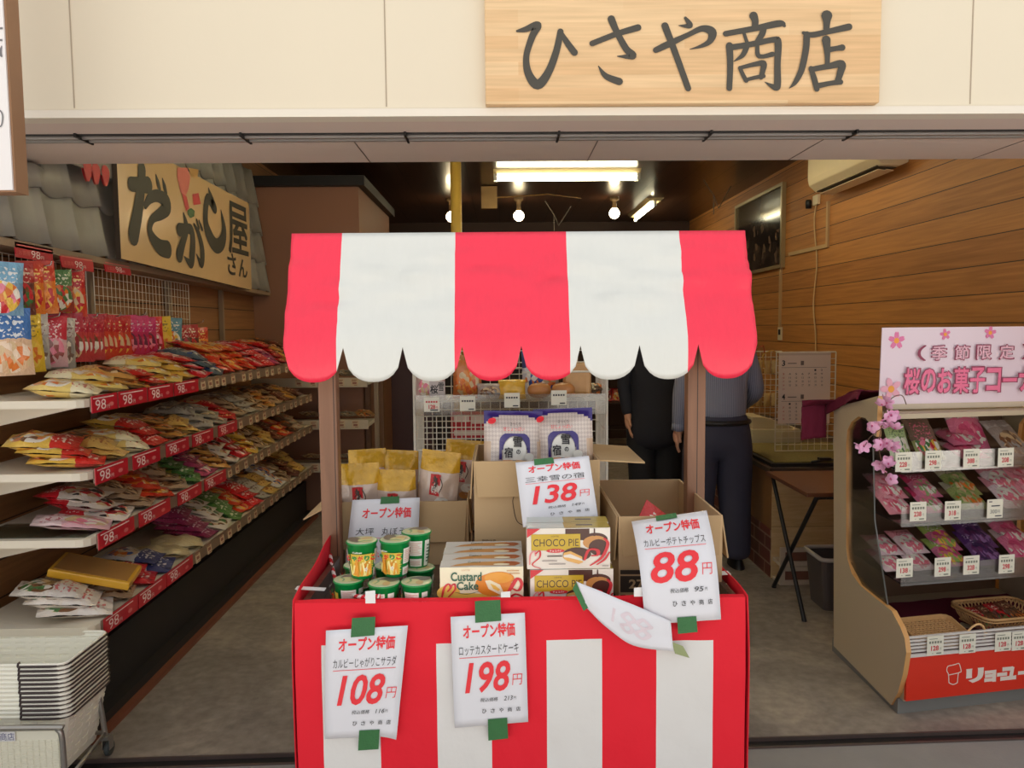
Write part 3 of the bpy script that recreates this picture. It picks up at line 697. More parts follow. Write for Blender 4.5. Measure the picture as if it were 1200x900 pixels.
# ------------------------------------------------------------------ price sheets
def green(parent, patch, x0, y0, x1, y1, off=.0025):
    b = MB(); vs = [patch(x0, y0, off), patch(x1, y0+.005, off), patch(x1-.004, y1, off), patch(x0+.004, y1, off)]
    b.prism(vs, patch.n*.0006); return b.build('green_tape', GREEN_TAPE, parent)
def price_sheet(label, c, price, item, tax, bulge=.004, tapes=(), curl=0, shear=.0, rows=True, corner=None):
    pa = Patch(*c, bulge=bulge, curl=curl); ctr = pa(.5, .5)
    t = thing('price_sheet', label, 'price sign', ctr)
    def fn(u, v):
        p = pa(u, v)
        if corner and u > .8 and v < .25: p = p+(pa.n*.012+Vector((0, 0, -.004)))*((u-.8)/.2)*((.25-v)/.25)
        return p
    s = MB().grid(fn, 8, 14, 0).build('sheet', PAPER, t); md = s.modifiers.new('thickness', 'SOLIDIFY'); md.thickness = .0007; md.offset = -1
    a = MB(); A = Art(a, lambda x, y, o: pa(x, y, o*1.4), .0002, .0007); sh = lambda x0, x1, y0, y1: (x0, y0, x1, y1)
    A.text('オープン特価', (.16, .80, .86, .925), 0, .025)
    A.text(item, (.10, .655, .90, .74), 1, -.005) if item else None
    A.rect(.10, .632, .90, .637, 0)
    if price:
        A.text(price, (.16 if len(price) > 2 else .13, .31, .78, .59), 0, .02, .22)
        A.text('円', (.80, .36, .94, .46), 0, -.008, .1)
        A.text('税込価格', (.36, .225, .60, .262), 1, 0, .2); A.text(tax, (.68, .225, .80, .265), 1, 0, .2); A.text('円', (.815, .23, .845, .255), 1)
        for k, ch in enumerate('ひさや商店'): A.text(ch, (.38+.115*k, .12, .44+.115*k, .16), 1, .01)
    a.build('lettering', [RED_INK, BLACK_INK], t)
    for q in tapes: green(t, pa, *q)
    return t, pa
Y1 = YF-.024
price_sheet('white price sheet for 108 yen taped on the left of the striped cloth', [AY(382, 739, Y1), AY(478, 733, Y1), AY(465, 862, Y1-.004), AY(381, 866, Y1)], '108', 'カルビーじゃがりこサラダ', '116', .006, [(.31, .93, .60, 1.10), (.47, -.12, .76, .07)], corner=True)
price_sheet('white price sheet for 198 yen taped in the middle of the striped cloth', [AY(528, 723, Y1), AY(615, 718, Y1), AY(619, 846, Y1-.003), AY(533, 853, Y1)], '198', 'ロッテカスタードケーキ', '213', .006, [(.33, .94, .68, 1.13), (.45, -.14, .72, .06)])
# curled-over sheet showing its back
pa = [[AY(674, 681, 1.838), AY(725, 702, 1.822), AY(789, 738, 1.826), AY(784, 737, 1.828)], [AY(684, 712, 1.830), AY(730, 735, 1.800), AY(770, 755, 1.800), AY(806, 770, 1.818)]]
t = thing('curled_sheet', 'white price sheet curled over with its blank back showing below the 88 yen sheet', 'price sign', AY(735, 720, 1.82))
top = crom([tuple(AY(*q)) for q in ((675, 681, 1.826), (716, 698, 1.818), (755, 714, 1.814), (786, 728, 1.812))], 6)
bot = crom([tuple(AY(*q)) for q in ((688, 713, 1.822), (712, 736, 1.810), (744, 757, 1.806), (789, 763, 1.810))], 6)
def cf(u, v):
    k = u*(len(top)-1); i = min(int(k), len(top)-2); f_ = k-i
    a = Vector(top[i]).lerp(Vector(top[i+1]), f_); b_ = Vector(bot[i]).lerp(Vector(bot[i+1]), f_)
    return a.lerp(b_, v)+Vector((0, -.005*sin(pi*v)*sin(pi*min(1, u+.1))+.003*nz(u*6, v*3, 9), .0))
s = MB().grid(cf, 20, 8).build('sheet', PAPER, t); s.modifiers.new('thickness', 'SOLIDIFY').thickness = .0007
gh = MB(); A = Art(gh, lambda x, y, o: cf(x, 1-y)+Vector((0, -o-.0012, 0)), .0002)
A.stroke([(.52, .75, .05), (.47, .60, .05), (.55, .5, .05), (.48, .36, .05), (.55, .25, .05), (.60, .38, .05), (.54, .5, .05), (.60, .62, .05), (.52, .75, .05)], 0)
A.stroke([(.68, .75, .05), (.63, .60, .05), (.71, .5, .05), (.64, .36, .05), (.71, .25, .05), (.76, .38, .05), (.70, .5, .05), (.76, .62, .05), (.68, .75, .05)], 0)
A.rect(.36, .3, .39, .7, 0)
gh.build('show_through_print', M('faint_pink_print', S(226, 212, 220), .7), t)
tape('green_tape', [AY(675, 682, 1.8235), AY(671, 690, 1.8235), AY(684, 716, 1.8205), AY(689, 712, 1.8205)], GREEN_TAPE, t)
tape('green_tape', [AY(787, 752, 1.812), AY(791, 766, 1.811), AY(808, 771, 1.819), AY(800, 757, 1.819)], M('green_tape_back', S(150, 160, 112), .6), t)

# ------------------------------------------------------------------ cardboard cartons
def carton(label, x0, x1, y0, y1, z0, z1, flaps, loc=None):
    t = thing('cardboard_box', label, 'cardboard box', ((x0+x1)/2, (y0+y1)/2, z0)); th = .005
    b = MB(); b.bb((x0, y0, z0), (x1, y1, z0+th))
    for lo, hi in (((x0, y0, z0+th), (x1, y0+th, z1)), ((x0, y1-th, z0+th), (x1, y1, z1)), ((x0, y0+th, z0+th), (x0+th, y1-th, z1)), ((x1-th, y0+th, z0+th), (x1, y1-th, z1))): b.bb(lo, hi)
    b.build('carton', CARD, t)
    for side, ln, ang in flaps:      # hinge side, flap length, angle below horizontal when opened outwards
        a = R(ang); d = Vector((cos(a), 0, -sin(a)))*ln
        if side == 'front': P = [(x0+.004, y0-.001, z1), (x1-.004, y0-.001, z1)]; off = Vector((0, -d.x, d.z))
        elif side == 'back': P = [(x0+.004, y1+.001, z1), (x1-.004, y1+.001, z1)]; off = Vector((0, d.x, d.z))
        elif side == 'left': P = [(x0-.001, y0+.004, z1), (x0-.001, y1-.004, z1)]; off = Vector((-d.x, 0, d.z))
        else: P = [(x1+.001, y0+.004, z1), (x1+.001, y1-.004, z1)]; off = Vector((d.x, 0, d.z))
        P = [Vector(p) for p in P]; Q = [P[0], P[1], P[1]+off-(P[1]-P[0])*.02, P[0]+off+(P[1]-P[0])*.02]
        n_ = (Q[1]-Q[0]).cross(Q[3]-Q[0]).normalized()*.004
        MB().prism(Q, n_).build('flap', CARD_IN, t)
    return t
YL = 2.34
lx0, lx1 = AY(396, 620, YL).x, AY(549, 620, YL).x; lz = AY(470, 588, YL).z
BOXL = carton('open cardboard box at the left of the stall filled with gold topped biscuit bags', lx0, lx1, YL, YL+.30, ZT, lz, [('front', .125, 84), ('left', .12, 28), ('right', .10, 86), ('back', .1, 86)])
price_sheet('white sheet without a visible price taped to the left cardboard box', [AY(413, 586, YL-.024), AY(492, 583, YL-.024), AY(489, 668, YL-.036), AY(404, 668, YL-.036)], '', '', '', .004, [(.42, .93, .70, 1.03)])
# its lettering: drawn on the upper part only
bt = [o for o in COL.objects if o.name.startswith('price_sheet')][-1]
pl_ = Patch(AY(413, 586, YL-.024), AY(492, 583, YL-.024), AY(489, 668, YL-.036), AY(404, 668, YL-.036), bulge=.004)
for ch in list(bt.children):
    if ch.name.startswith('lettering'): bpy.data.objects.remove(ch)
a = MB(); A = Art(a, lambda x, y, o: pl_(x, y, o*1.4), .0002, .0007)
A.text('オープン特価', (.17, .73, .88, .88), 0, .025); A.text('大坪', (.10, .50, .36, .60), 1, -.005); A.text('丸ぼうろ', (.47, .49, .92, .60), 1, -.005); A.rect(.10, .455, .95, .46, 0)
for f_ in list(a.f): pass
a.build('lettering', [RED_INK, BLACK_INK], bt)

YM = 2.16
mx0, mx1 = AY(556, 620, YM).x, AY(703, 620, YM).x; mz = AY(630, 540, YM).z
BOXM = carton('open cardboard box in the middle of the stall holding two white rice cracker bags', mx0, mx1, YM, YM+.32, ZT, mz, [('front', .10, 80), ('right', .13, 4), ('left', .11, 86), ('back', .11, 86)])
hl = MB(); Hf = lambda x, y: AY(x, y, YM-.0012)
hl.stroke([(604, 578, 1.0), (601, 586, 1.0), (602, 596, 1.0), (604, 606, 1.0), (607, 612, 1.0), (612, 615, 1.0)], Hf)
hl.text('取扱注意', (565, 636, 581, 632), Hf, 0)
hl.build('carton_print', M('carton_dark_print', S(96, 78, 60), .8), BOXM)
price_sheet('white price sheet for 138 yen taped to the middle cardboard box', [AY(604, 542, 2.115), AY(690, 534, 2.115), AY(701, 607, 2.03), AY(613, 618, 2.03)], '138', '三幸雪の宿', '149', .004, [(.25, .92, .52, 1.02)])
YRB = 1.99
rx0, rx1 = AY(725, 640, YRB).x, AY(842, 640, YRB).x; rz = AY(780, 605, YRB).z
BOXR = carton('large open cardboard box at the right of the stall, nearly empty', rx0, rx1+.01, YRB, 2.48, ZT, rz, [('front', .105, 88), ('right', .12, 80), ('left', .12, 87)])
pr = MB(); Pf = lambda x, y, o=.0: AY(x, y, YRB-.0012-o)
A = Art(pr, lambda x, y, o: AY(x, y, YRB-o-.0008))
A.rect(727, 694, 770, 675, 0); A.text('274', (737, 690, 763, 679), 1, .03); A.rect(727, 673, 790, 668, 0); A.rect(727, 699, 733, 697, 0)
pr.build('carton_print', [M('carton_black_print', S(58, 46, 36), .8), M('carton_light_print', S(190, 162, 122), .8)], BOXR)
# the fold-down flap's own price sheet
price_sheet('white price sheet for 88 yen taped to the right cardboard box', [AY(740, 611, 1.977), AY(828, 598, 1.972), AY(845, 726, 1.824), AY(756, 732, 1.822)], '88', 'カルビーポテトチップス', '95', .062, [(.32, .955, .60, 1.02), (.42, -.09, .68, .035)])

# ------------------------------------------------------------------ goods on the stall
def crisp_bag():
    fn = pillow_fn(.15, .22, .05, 3, .016); b = MB().at(AY(758, 601, 2.12)+Vector((.02, .06, -.112)), (R(70), R(38), R(10))); pillow(b, fn, 10, 14)
    b.X = Matrix.Identity(4)
    tag(b.build('crisp_bag', printed('print_red_blue', S(206, 34, 34), S(216, 40, 36), [S(60, 60, 130), S(200, 40, 40), S(230, 120, 40), S(80, 90, 160)], cscale=6), loc=AY(758, 601, 2.12)), 'red and blue crisp bag poking up inside the right cardboard box', 'snack bag')
crisp_bag()

# potato-stick cups
CUP_G = M('cup_green', S(0, 140, 66), .35, .04, coat=.3); CUP_W = M('cup_white_panel', S(232, 232, 222), .4, .03); LID = M('cup_lid_print', S(206, 212, 176), .3, .12, 30, metal=.15)
CUP_Y = M('cup_yellow', S(250, 222, 90), .4, .05); CUP_O = M('cup_orange', S(236, 160, 50), .4, .08); CUP_R = M('cup_red', S(222, 50, 30), .4); CUP_PINK = M('cup_pink_print', S(220, 150, 140), .5); CUP_DK = M('cup_dark_print', S(50, 90, 60), .5)
RT, RB_, HC = .0385, .0285, .094
def cup_proto():
    t = thing('snack_cup', 'x', 'snack cup', (0, 0, 0))
    c = MB().lathe([(0, .001), (RB_-.001, 0), (RB_, .002), (RT-.001, HC-.006), (RT+.0015, HC-.005), (RT+.0022, HC-.002), (RT+.0012, HC), (RT-.001, HC)], 32); c.build('cup', CUP_G, t)
    l = MB().lathe([(RT+.001, HC-.0012), (RT*.98, HC+.0003), (RT*.5, HC+.0008), (0, HC+.001)], 28); l.build('lid', LID, t)
    g = MB(); A = Art(g, lambda x, y, o: Vector((RT*0, 0, 0)), .0002)
    def lf(x, y, o): return Vector((x*RT, y*RT, HC+.001+o))
    A = Art(g, lf, .0002, .0002); A.ell(-.45, .1, .42, .7, 1, .5); A.ell(.25, -.15, .5, .5, 0); A.ell(.3, .35, .4, .25, 2, .4); A.stroke([(-.1, -.5, .12), (.2, -.3, .12), (.6, -.35, .1)], 3)
    g.build('lid_print', [M('lid_pale_yellow', S(222, 216, 160), .35, .1), M('lid_foil', S(150, 140, 132), .3, .1, metal=.5), M('lid_pale_orange', S(214, 186, 130), .35, .1), M('lid_pale_green', S(140, 180, 130), .35)], t)
    def sf(x, y, o):       # x degrees from the front, y 0..1 height
        r = RB_+(RT-RB_)*y+.0004+o; a = R(x-90); return Vector((r*cos(a), r*sin(a), y*(HC-.006)))
    f = MB(); A = Art(f, sf, .0002, .0002)
    pts = []
    for i in range(18): pts.append((-52+8*((i % 2) == 0), .12+.66*i/17))
    for i in range(18): pts.append((52-8*((i % 2) == 0), .78-.66*i/17))
    g_ = A.f(); n_ = 12
    for j in range(14):
        for i in range(n_):
            x0 = -46+92*i/n_; x1 = -46+92*(i+1)/n_; y0 = .10+.66*j/14; y1 = .10+.66*(j+1)/14; f.add([g_(x0, y0), g_(x1, y0), g_(x1, y1), g_(x0, y1)], [(0, 1, 2, 3)], 0, True)
    for i in range(12):
        y = .13+.055*i
        for sg in (-1, 1): A.poly([(sg*44, y-.02), (sg*(50+3*(i % 3)), y+.004), (sg*44, y+.03)], 0)
    random.seed(5)
    for k in range(26):
        x = random.uniform(-36, 36); h_ = random.uniform(.18, .4); y = random.uniform(.12, .42-.2*abs(x)/40); d = random.uniform(-9, 9)
        g2 = A.f(); dx, dy = d/157, h_; l_ = sqrt(dx*dx+dy*dy); px_, py_ = -dy/l_*.02*157, dx/l_*.02; f.add([g2(x+px_, y+py_), g2(x-px_, y-py_), g2(x+d-px_, y+h_-py_), g2(x+d+px_, y+h_+py_)], [(0, 1, 2, 3)], 1+(k % 3 == 0)*4)
    for i in range(5):
        a = R(72*i); A.poly([(16+9*cos(a), .34+.09*sin(a)), (16+3*cos(a+.9), .34+.03*sin(a+.9)), (16+3*cos(a-.9), .34+.03*sin(a-.9))], 4)
    for k, (ch, mi) in enumerate(zip('じゃがりこ', (3, 2, 3, 2, 3))):
        A.text(ch, (-48+19.5*k, .60, -32+19.5*k, .76), mi, .06)
    A.text('Calbee', (-24, .83, 4, .88), 4, .02)
    f.build('front_print', [CUP_Y, CUP_O, CUP_G, CUP_R, M('cup_star', S(250, 244, 236), .4), M('cup_lightyellow', S(252, 236, 150), .4)], t)
    s = MB(); A = Art(s, sf, .0002, .0002)
    for a0, a1 in ((62, 122), (134, 160), (-160, -70)):
        for y0, y1 in (((.06, .30), (.40, .86)) if a1 == 122 else ((.06, .86),)):
            g_ = A.f(); 
            for i in range(8):
                x0 = a0+(a1-a0)*i/8; x1 = a0+(a1-a0)*(i+1)/8; s.add([g_(x0, y0), g_(x1, y0), g_(x1, y1), g_(x0, y1)], [(0, 1, 2, 3)], 0, True)
    for k in range(7): A.rect(67, .46+.055*k, 117-(k % 3)*7, .475+.055*k, 1, 6)
    for k in range(3): A.rect(67, .12+.05*k, 112, .135+.05*k, 1, 6)
    for k in range(9): A.rect(-155, .14+.075*k, -78-(k % 3)*8, .155+.075*k, 1, 8)
    for k in range(6): A.rect(138, .2+.1*k, 148+(k % 2)*8, .24+.1*k, 2, 3)
    s.build('side_print', [CUP_W, CUP_PINK, CUP_DK], t)
    return t
CUP = cup_proto()
cups = [  # u, v of the lid centre, height row, depth, turn (degrees), label
    (424, 634, 1, 1.945, 6, 'potato stick cup with orange front on the top row, leftmost'),
    (463, 635, 1, 1.955, -20, 'potato stick cup with orange front on the top row, second from left'),
    (488, 624, 1, 2.03, -92, 'potato stick cup on the top row showing its white side panel'),
    (409, 680, 0, 1.93, -84, 'potato stick cup at the left end of the bottom row near the cord'),
    (450, 680, 0, 1.90, -112, 'potato stick cup in the middle of the bottom row behind the white tape'),
    (488, 679, 0, 1.905, -108, 'potato stick cup at the right end of the bottom row by the yellow cake boxes'),
    (492, 668, 0, 2.02, -70, 'potato stick cup in the bottom row half hidden behind its right end cup'),
    (420, 668, 0, 2.05, -60, 'potato stick cup hidden at the back of the bottom row on the left'),
    (456, 666, 0, 2.04, -50, 'potato stick cup hidden at the back of the bottom row in the middle')]
for i, (u, v, row, y, rz, lab) in enumerate(cups):
    o = CUP if i == 0 else copy_tree(CUP)
    x = AY(u, v, y).x; o.location = (x, y, ZT+.0005+row*(HC+.0015)); o.rotation_euler = (0, 0, R(rz)); tag(o, lab, 'snack cup', 'potato stick cups on the stall')

# cake cartons
def cake_box(name, cat, w_, h, d, front, top, body, y0=0):
    t = thing(name, 'x', cat, (0, 0, 0))
    MB().box((0, d/2, h/2), (w_, d, h), bev=.0012).build('carton', body, t)
    b = MB(); A = Art(b, lambda x, y, o: Vector(((x-.5)*w_, -o, (y0+(1-y0)*y)*h)), .0002, .0003); mats = front(A); b.build('front_print', mats, t)
    b = MB(); A = Art(b, lambda x, y, o: Vector(((x-.5)*w_, y*d, h+o)), .0002, .0003); mats = top(A); b.build('top_print', mats, t)
    return t
def cm(n, *c): return M('print_'+n, S(*c), .4, .05, 30, coat=.2)
P_CREAM, P_YEL, P_OR, P_RED, P_WH, P_GRN, P_BRN, P_LBR, P_GOLD, P_PNK, P_DKB = (cm('cream', 246, 238, 206), cm('yellow', 244, 200, 90), cm('orange', 232, 140, 40), cm('red', 214, 40, 52), cm('white', 240, 238, 230), cm('green', 22, 92, 70), cm('choco', 78, 40, 30), cm('lightbrown', 206, 146, 80), cm('gold', 206, 172, 40), cm('pink', 236, 150, 150), cm('darkbrown', 66, 44, 30))
def cust_front(A):
    A.rect(.0, .0, 1, 1, 0); A.ell(.1, .25, .14, .22, 1); A.ell(.32, .12, .3, .12, 1); A.poly([(.0, .0), (1, 0), (1, .05), (.6, .09), (.3, .05), (0, .03)], 2)
    A.ell(.64, .48, .22, .34, 2); A.ell(.70, .66, .19, .2, 2, -.25); A.ell(.70, .68, .17, .16, 6, -.25)
    A.poly([(.54, .60), (.60, .62), (.72, .48), (.77, .20), (.74, .16), (.66, .26), (.58, .36)], 0); A.poly([(.60, .52), (.66, .46), (.72, .34), (.70, .29), (.64, .36)], 1)
    A.stroke([(.80, .18, .03), (.86, .42, .05), (.93, .66, .05), (.98, .50, .04), (.94, .30, .04), (.87, .36, .03)], 3); A.stroke([(.82, .06, .03), (.90, .2, .04), (.99, .12, .03)], 3)
    A.stroke([(.02, .12, .02), (.05, .40, .03), (.10, .52, .03), (.13, .42, .03), (.09, .3, .02)], 3); A.stroke([(.13, .44, .02), (.17, .52, .03), (.18, .36, .02), (.10, .14, .02)], 3)
    A.text('Custard', (.13, .60, .50, .86), 4, .02); A.text('Cake', (.20, .34, .46, .58), 4, .02); A.stroke([(.18, .28, .008), (.32, .22, .014), (.46, .29, .006)], 4)
    A.text('LOTTE', (.26, .90, .36, .94), 5); A.rect(.80, .88, .95, .90, 5); A.rect(.82, .80, .96, .82, 5)
    return [P_CREAM, P_YEL, P_OR, P_RED, P_GRN, P_LBR, cm('brightorange', 240, 168, 60)]
def cust_top(A):
    A.rect(0, 0, 1, 1, 0); A.poly([(.12, .1), (.4, .2), (.9, .1), (.98, .5), (.8, .8), (.4, .7), (.2, .4)], 1); A.ell(.86, .45, .10, .3, 2); A.ell(.74, .3, .10, .15, 3); A.text('Custard', (.33, .55, .48, .8), 4)
    return [cm('greywhite', 214, 212, 206), P_LBR, cm('rust', 176, 92, 48), P_CREAM, P_GRN]
CB = cake_box('custard_cake_box', 'cake box', .210, .131, .056, cust_front, cust_top, cm('carton_white', 226, 224, 216), .33)
yb = 1.895; zb = ZT+.0006; xb = AY(564.5, 680, yb).x
for i in range(4):
    o = CB if i == 0 else copy_tree(CB); o.location = (xb+.0015*(i % 2), yb+i*.058, zb); o.rotation_euler = (0, 0, R((0, .6, -.4, .5)[i]))
    tag(o, ('yellow custard cake box at the front of its row with its picture showing', 'yellow custard cake box directly behind the front one', 'yellow custard cake box third from the front of its row', 'yellow custard cake box at the very back of its row')[i], 'cake box', 'custard cake boxes on the stall')
def choc_front(A):
    A.rect(0, 0, 1, 1, 0); A.rect(.46, .70, .75, .985, 1); A.ell(.82, .72, .15, .16, 1); A.ell(.82, .64, .15, .17, 2); A.ell(.86, .52, .12, .2, 1); A.stroke([(.81, .98, .015), (.81, .8, .02)], 1)
    A.rect(.05, .46, .64, .86, 3); A.text('CHOCO PIE', (.075, .56, .62, .74), 4, .0); A.text('LOTTE', (.29, .79, .38, .82), 4)
    A.ell(.34, .45, .11, .05, 5); A.text('チョコパイ', (.27, .425, .41, .475), 0, .02)
    A.poly([(.0, 1), (.16, 1), (0, .78)], 5); A.ell(.60, .36, .17, .17, 1, -.25); A.poly([(.44, .40), (.52, .44), (.66, .30), (.67, .16), (.62, .12), (.48, .20), (.43, .28)], 6); A.poly([(.44, .34), (.52, .37), (.66, .24), (.67, .19), (.50, .28), (.44, .29)], 0)
    A.stroke([(.69, .22, .03), (.74, .46, .04), (.84, .46, .05), (.85, .34, .04), (.78, .32, .03)], 5); A.stroke([(.76, .08, .02), (.90, .28, .04), (.97, .60, .04), (.93, .74, .03)], 5); A.stroke([(.84, .1, .02), (.93, .22, .03), (.99, .4, .02)], 5)
    A.stroke([(.03, .12, .014), (.04, .36, .02), (.09, .46, .02), (.10, .34, .02)], 7); A.stroke([(.10, .38, .02), (.15, .46, .02), (.15, .3, .02), (.06, .12, .016), (.16, .02, .014)], 5)
    A.rect(.24, .31, .42, .335, 4); A.rect(.18, .20, .36, .22, 8); A.rect(.26, .12, .46, .14, 8); A.rect(.90, .06, .98, .08, 8)
    return [cm('carton_ivory', 238, 230, 218), P_BRN, P_LBR, P_GOLD, P_DKB, P_RED, cm('sponge', 232, 178, 96), P_PNK, cm('greyprint', 150, 140, 136)]
def choc_top(A):
    A.rect(0, 0, .45, 1, 0); A.rect(.45, 0, 1, 1, 1); A.rect(.6, .4, .8, .6, 2); return [cm('pale_green', 196, 206, 200), cm('dull_gold', 172, 150, 62), P_DKB]
CP = cake_box('choco_pie_box', 'cake box', .210, .104, .056, choc_front, choc_top, cm('carton_ivory', 238, 230, 218))
yc = 1.90; n_ = 0
hl_ = AY(668, 667, yc).z-.104-ZT          # the lower boxes lie on a flat carton
cl_ = MB().bb((AY(622, 690, yc).x, yc+.004, ZT+.0005), (AY(722, 690, yc).x, yc+.3, ZT+hl_-.0005)); tag(cl_.build('flat_carton', CARD, loc=(AY(672, 690, yc).x, yc+.15, ZT)), 'flat brown carton lying under the chocolate pie boxes', 'cardboard box')
for row in (0, 1):
    for k in range(2):
        o = CP if n_ == 0 else copy_tree(CP); n_ += 1
        u = (670, 666.5)[row]; o.location = (AY(u, 680, yc).x+.003*(k % 2), yc+(-.002, .0)[row]+k*.058, ZT+hl_+.0004+row*.1052); o.rotation_euler = (0, 0, R((.3, -.5, .8)[k]))
        tag(o, ('chocolate pie box at the front of the %s layer with its picture showing', 'chocolate pie box behind the front one in the %s layer', '')[k] % ('lower', 'upper')[row], 'cake box', 'chocolate pie boxes on the stall')

# gold topped biscuit bags
FILM = M('bag_clear_film', S(206, 184, 170), .22, .2, 26, bump=.6, bscale=22, coat=.7); FOIL = M('bag_gold_film', S(206, 158, 34), .25, .35, 22, bump=.9, bscale=26, coat=.7, metal=.1)
def gold_bag():
    t = thing('biscuit_bag', 'x', 'biscuit bag', (0, 0, 0)); fn = pillow_fn(.125, .30, .07, 2, .026, -.04)
    def up(u, v, s=1, o=0): p = fn(u, v, s, o); return Vector((p.x, -p.z, p.y+.15))
    b = MB(); pillow(b, up, 14, 24, lambda u, v: 1 if v > .80 else (2 if v > .775 else 0)); b.build('bag', [FILM, FOIL, M('bag_seam', S(232, 222, 200), .4)], t)
    a = MB(); A = Art(a, lambda x, y, o: up(x, y+.15, 1, o+.0012), .0004); A.rect(.34, .40, .60, .62, 0, 6); A.stroke([(.44, .59, .03), (.50, .52, .05), (.42, .46, .04)], 2); A.text('丸', (.39, .52, .55, .60), 2, .03); A.text('ぼうろ', (.40, .42, .54, .5), 1, .02)
    A.stroke([(.58, .60, .015), (.66, .52, .02), (.60, .44, .015)], 2); A.ell(.66, .34, .16, .05, 1); A.ell(.60, .26, .14, .04, 3)
    a.build('bag_print', [M('emblem_red', S(196, 36, 40), .4), P_WH, P_DKB, P_LBR], t); return t
GB = gold_bag()
spots = [(434, 527, YL+.20, 4, -5, 'at the far left of the box, in the back row'), (425, 541, YL+.075, 3, 4, 'at the front left corner of the box'), (463, 528, YL+.215, -4, -3, 'second from the left in the back row of the box'),
         (462, 549, YL+.075, -2, 3, 'second from the left in the front row of the box'), (506, 527, YL+.085, -10, 2, 'at the right of the front row, leaning left'), (537, 516, YL+.19, -6, -3, 'tallest at the back right corner of the box')]
for i, (u, v, y, ry, rx, lab) in enumerate(spots):
    o = GB if i == 0 else copy_tree(GB); p = AY(u, v, y); o.location = (p.x-.02*sin(R(ry)), y, p.z-.30); o.rotation_euler = (R(rx), R(-ry*.6), R(ry)); tag(o, 'gold topped clear biscuit bag '+lab, 'biscuit bag', 'gold topped biscuit bags')

# two white rice-cracker bags
m, nt, p = newmat('cracker_film'); L = nt.links
tc = N(nt, 'ShaderNodeTexCoord'); mp = N(nt, 'ShaderNodeMapping'); mp.inputs['Rotation'].default_value = (0, 0, R(45)); mp.inputs['Scale'].default_value = (27, 27, 1); L.new(tc.outputs['UV'], mp.inputs[0])
ch = N(nt, 'ShaderNodeTexChecker', i_Scale=1.0); L.new(mp.outputs[0], ch.inputs['Vector']); ch.inputs['Color1'].default_value = S(224, 212, 204); ch.inputs['Color2'].default_value = S(204, 190, 184)
L.new(ch.outputs[0], p.inputs['Base Color']); p.inputs['Roughness'].default_value = .25; p.inputs['Coat Weight'].default_value = .4
CRK = m; PURP = M('bag_purple', S(58, 44, 120), .3, .1, coat=.4)
def cracker_bag():
    t = thing('rice_cracker_bag', 'x', 'cracker bag', (0, 0, 0)); W_, H_ = .178, .235; fn = pillow_fn(W_, H_, .075, 6, .014, .02)
    def up(u, v, s=1, o=0): p = fn(u, v, s, o); return Vector((p.x, -p.z, p.y+H_/2))
    b = MB(); pillow(b, up, 28, 36, lambda u, v: 1 if v > .95-.12*(abs(2*u-1)**2.5) else (2 if v < .22 or (abs(u-.5) > .40 and v < .6) else 0)); b.build('bag', [CRK, PURP, M('bag_crackers_seen', S(214, 186, 160), .25, .16, 30, coat=.5)], t)
    a = MB(); A = Art(a, lambda x, y, o: up(x, .17+.83*y, 1, o+.0022), .0005)
    arch = [(.24, .26)]+[(.24+.06*0, .58)]+[(.28, .63), (.35, .645), (.65, .645), (.72, .63), (.76, .58), (.76, .40)]
    g = A.f()
    def ring(o0, o1, mi):
        n_ = 16; vs = []
        for i in range(n_+1):
            a_ = pi*(1-i/n_); vs.append(g(.5+.26*max(-1, min(1, cos(a_)*1.15)), .44+.21*min(1, sin(a_)*1.25))); vs.append(g(.5+.20*cos(a_), .40+.215*sin(a_)))
        a.add(vs, [(2*i, 2*i+2, 2*i+3, 2*i+1) for i in range(n_)], mi)
    ring(0, 0, 0); A.rect(.24, .26, .285, .44, 0); A.rect(.715, .36, .76, .44, 0)
    A.ell(.5, .40, .195, .20, 4, 0); A.rect(.305, .25, .695, .40, 4, 4)
    A.o += .0045; A.text('雪', (.47, .45, .62, .60), 1, .03); A.text('の', (.52, .34, .59, .41), 1, .03); A.text('宿', (.32, .29, .46, .44), 1, .03)
    A.text('さっくり', (.42, .77, .60, .82), 1); A.text('甘じょっぱい', (.30, .69, .66, .75), 2); A.rect(.30, .205, .62, .25, 3, 5); A.rect(.46, .205, .52, .25, 1); A.rect(.63, .20, .78, .24, 5, 3); A.ell(.74, .30, .08, .06, 4)
    A.ell(.12, .84, .07, .045, 2, .3); A.ell(.19, .13, .11, .09, 6); A.text('お徳用', (.12, .11, .26, .15), 4)
    a.build('bag_print', [PURP, BLACK_INK, RED_INK, P_OR, P_WH, cm('blueprint', 80, 120, 150), cm('hotpink', 214, 40, 80)], t); return t
KB = cracker_bag()
for i, (u, v, y, rz, ry) in enumerate(((600, 482, YM+.10, 6, 2), (662, 479, YM+.11, -6, -2))):
    o = KB if i == 0 else copy_tree(KB); q = AY(u, v, y); o.location = (q.x, y, q.z-.235); o.rotation_euler = (R(-8), R(ry), R(rz)); tag(o, ('white rice cracker bag with a blue arch on the left of the middle box', 'white rice cracker bag with a blue arch on the right of the middle box')[i], 'cracker bag', 'rice cracker bags in the middle box')
for i in range(2):
    o = copy_tree(KB); q = AY((603, 660)[i], 474, YM+.19); o.location = (q.x, YM+.205, q.z-.268); o.rotation_euler = (R(-6), 0, R((3, -3)[i])); tag(o, 'white rice cracker bag standing behind the front one on the '+('left', 'right')[i], 'cracker bag', 'rice cracker bags in the middle box')
